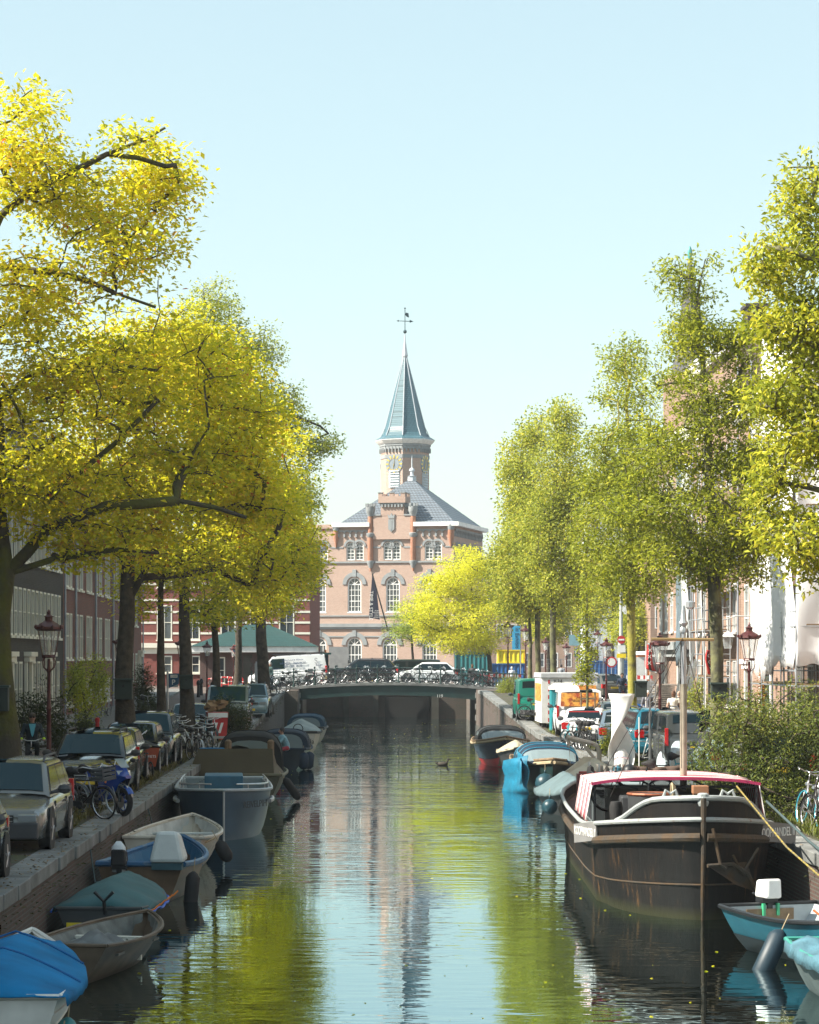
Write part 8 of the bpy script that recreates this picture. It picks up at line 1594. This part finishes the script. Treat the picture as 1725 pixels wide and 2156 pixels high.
D=73.8; t=T('covered_scooter','scooter under a pale blue-white cover with black mirror showing','scooter',(XX(1416,D),D,0),R(15)); b=MB(); rg=[]
for i in range(10):
    y=-.7+i*1.4/9; hh=.55+.4*math.exp(-((y+.35)/.3)**2)+.1*math.sin(i); rg.append([(.34*math.sin(a)*(.8+.2*math.cos(i)),y,max(.12,hh*math.cos(a*.9)**.7 if math.cos(a*.9)>0 else .12)) for a in [R(-88+22*j) for j in range(9)]])
b.loft(rg); b.add(rg[0],[tuple(range(9))]); b.o('cover',mat('pale_scooter_cover',(.45,.53,.58),.6,var=.15,bump=.6),t,smooth='all'); b=MB(); b.lathe([(.2,-.05),(.22,0),(.2,.05)],(0,.55,.22),14,'x'); b.lathe([(.2,-.05),(.22,0),(.2,.05)],(0,-.6,.22),14,'x'); b.o('wheels',black,t); b=MB(); b.ball((-.25,-.35,1.12),.08,8,(1,.4,.8)); b.tube([(-.15,-.35,.9),(-.24,-.35,1.1)],.01,4); b.o('mirror',black,t)
# shop lantern on the right facade & tape
D=100; t=T('wall_lantern','white-framed square lantern fixed to the right-hand brick front','wall lantern',(XX(1533,D),D,ZZ(1352,D))); b=MB(); b.add([(-.12,-.12,-.25),(.12,-.12,-.25),(.12,.12,-.25),(-.12,.12,-.25),(-.2,-.2,.2),(.2,-.2,.2),(.2,.2,.2),(-.2,.2,.2)],[(0,3,2,1),(4,5,6,7),(0,1,5,4),(1,2,6,5),(2,3,7,6),(3,0,4,7)]); b.o('glass',lglass,t); b=MB(); b.loft([[(-.24,-.24,.2),(.24,-.24,.2),(.24,.24,.2),(-.24,.24,.2)],[(-.03,-.03,.42),(.03,-.03,.42),(.03,.03,.42),(-.03,.03,.42)]],closed=True,cap=True); b.tube([(0,0,.4),(0,0,.9),(.3,0,1.0),(1.1,0,1.0)],.02,4); b.o('cap_and_bracket',mat('white_iron',(.5,.52,.52),.5),t)
b=MB(); x=15.4; 
t=T('climbing_plant','narrow rust-orange climbing plant on the brown brick front','climber',(15.75,102.6,.1)); rs=np.random.RandomState(8); n=1800; p=np.stack([rs.normal(size=n)*.08,rs.normal(size=n)*.22,rs.rand(n)*4.6],1); leaves_mesh('foliage',p,rs.normal(size=(n,3)),.1,leafmat('rust_leaf',[(0,(.2,.06,.02)),(.6,(.45,.16,.03)),(1,(.6,.35,.05))],.3),t,8); b=MB(); b.tube([(0,0,0),(.02,.05,2),(0,-.03,4.5)],.03,5); b.o('stem',M_bark,t)
# ================= STUFF: fallen leaves, floating leaves, quay weeds =================
def scatter(name,label,fn,n,size,lm,seed,flat=3,stand=False):
    rs=np.random.RandomState(seed); P=np.array([fn(rs) for _ in range(n)]); o=leaves_mesh(name,P,rs.normal(size=(n,3)) if not stand else np.tile([0,0,2.5],(n,1)),size,lm,None,seed,flat=flat if not stand else 0,droop=0 if not stand else -1.5,narrow=.55 if not stand else .12); o['label']=label; o['kind']='stuff'; return o
def fl1(rs): y=20+rs.rand()**1.2*100; return (QL-.05-rs.rand()**1.7*3,y,gz(y)+.03)
scatter('fallen_leaves','yellow-brown leaves scattered over the left quay edge',fl1,2600,.07,mat('dry_leaf',(.22,.13,.04),.8,var=.4),1)
def fl2(rs): y=30+rs.rand()*85; return (QR+.05+rs.rand()**1.7*2.5,y,gz(y)+.03)
scatter('fallen_leaves','dry leaves scattered over the right quay edge',fl2,1400,.07,mat('dry_leaf',(.22,.13,.04),.8,var=.4),2)
def fl3(rs): return (QL+.3+rs.rand()*(QR-QL-.6),28+rs.rand()**1.5*150,WL+.006)
scatter('floating_leaves','yellow leaves and specks floating on the canal',fl3,420,.06,LY,3,flat=20)
def wd(rs): 
    c=rs.randint(0,14); y=[50,53.5,57,65,70,76,81,86,92,97,101,109,118,60][c]+rs.normal()*1.0; return (QL-.55-abs(rs.normal())*.4,y,gz(y)+.0)
scatter('quay_weeds','dry grass tufts growing between the parked cars and left kerb',wd,5200,.22,leafmat('dry_grass',[(0,(.06,.07,.015)),(.6,(.15,.13,.04)),(1,(.28,.22,.09))],.3),4,stand=True)
def wd2(rs):
    c=rs.randint(0,10); y=[47,50,55,62,70,79,88,95,104,112][c]+rs.normal()*1.3; return (QR+.6+abs(rs.normal())*.5,y,gz(y))
scatter('quay_weeds','green grass tufts along the right kerb',wd2,5000,.2,leafmat('green_grass',[(0,(.07,.1,.015)),(.6,(.17,.2,.03)),(1,(.3,.28,.08))],.3),5,stand=True)
def wd3(rs):
    s=rs.rand()<.6; y=25+rs.rand()*140; q=QL+.04 if s else QR-.04; return (q,y,gz(y)-.25-abs(rs.normal())*.2)
scatter('wall_weeds','small ferns and moss growing out of the quay wall joints',wd3,1500,.09,LD,6)
# ================= HAZE =================
hz=bpy.data.materials.new('haze'); hz.use_nodes=True; nt=hz.node_tree
for n in list(nt.nodes):
    if n.type!='OUTPUT_MATERIAL': nt.nodes.remove(n)
pv_=nt.nodes.new('ShaderNodeVolumePrincipled'); pv_.inputs['Color'].default_value=(.86,.93,1,1); pv_.inputs['Density'].default_value=HAZE; pv_.inputs['Anisotropy'].default_value=.0
nt.links.new(pv_.outputs[0],[n for n in nt.nodes if n.type=='OUTPUT_MATERIAL'][0].inputs['Volume'])
if HAZE>0:
    b=MB(); b.box(-700,700,-60,1300,-4.3,60); o=b.o('haze',hz); o['kind']='stuff'; o['label']='thin pale morning haze over the whole canal'
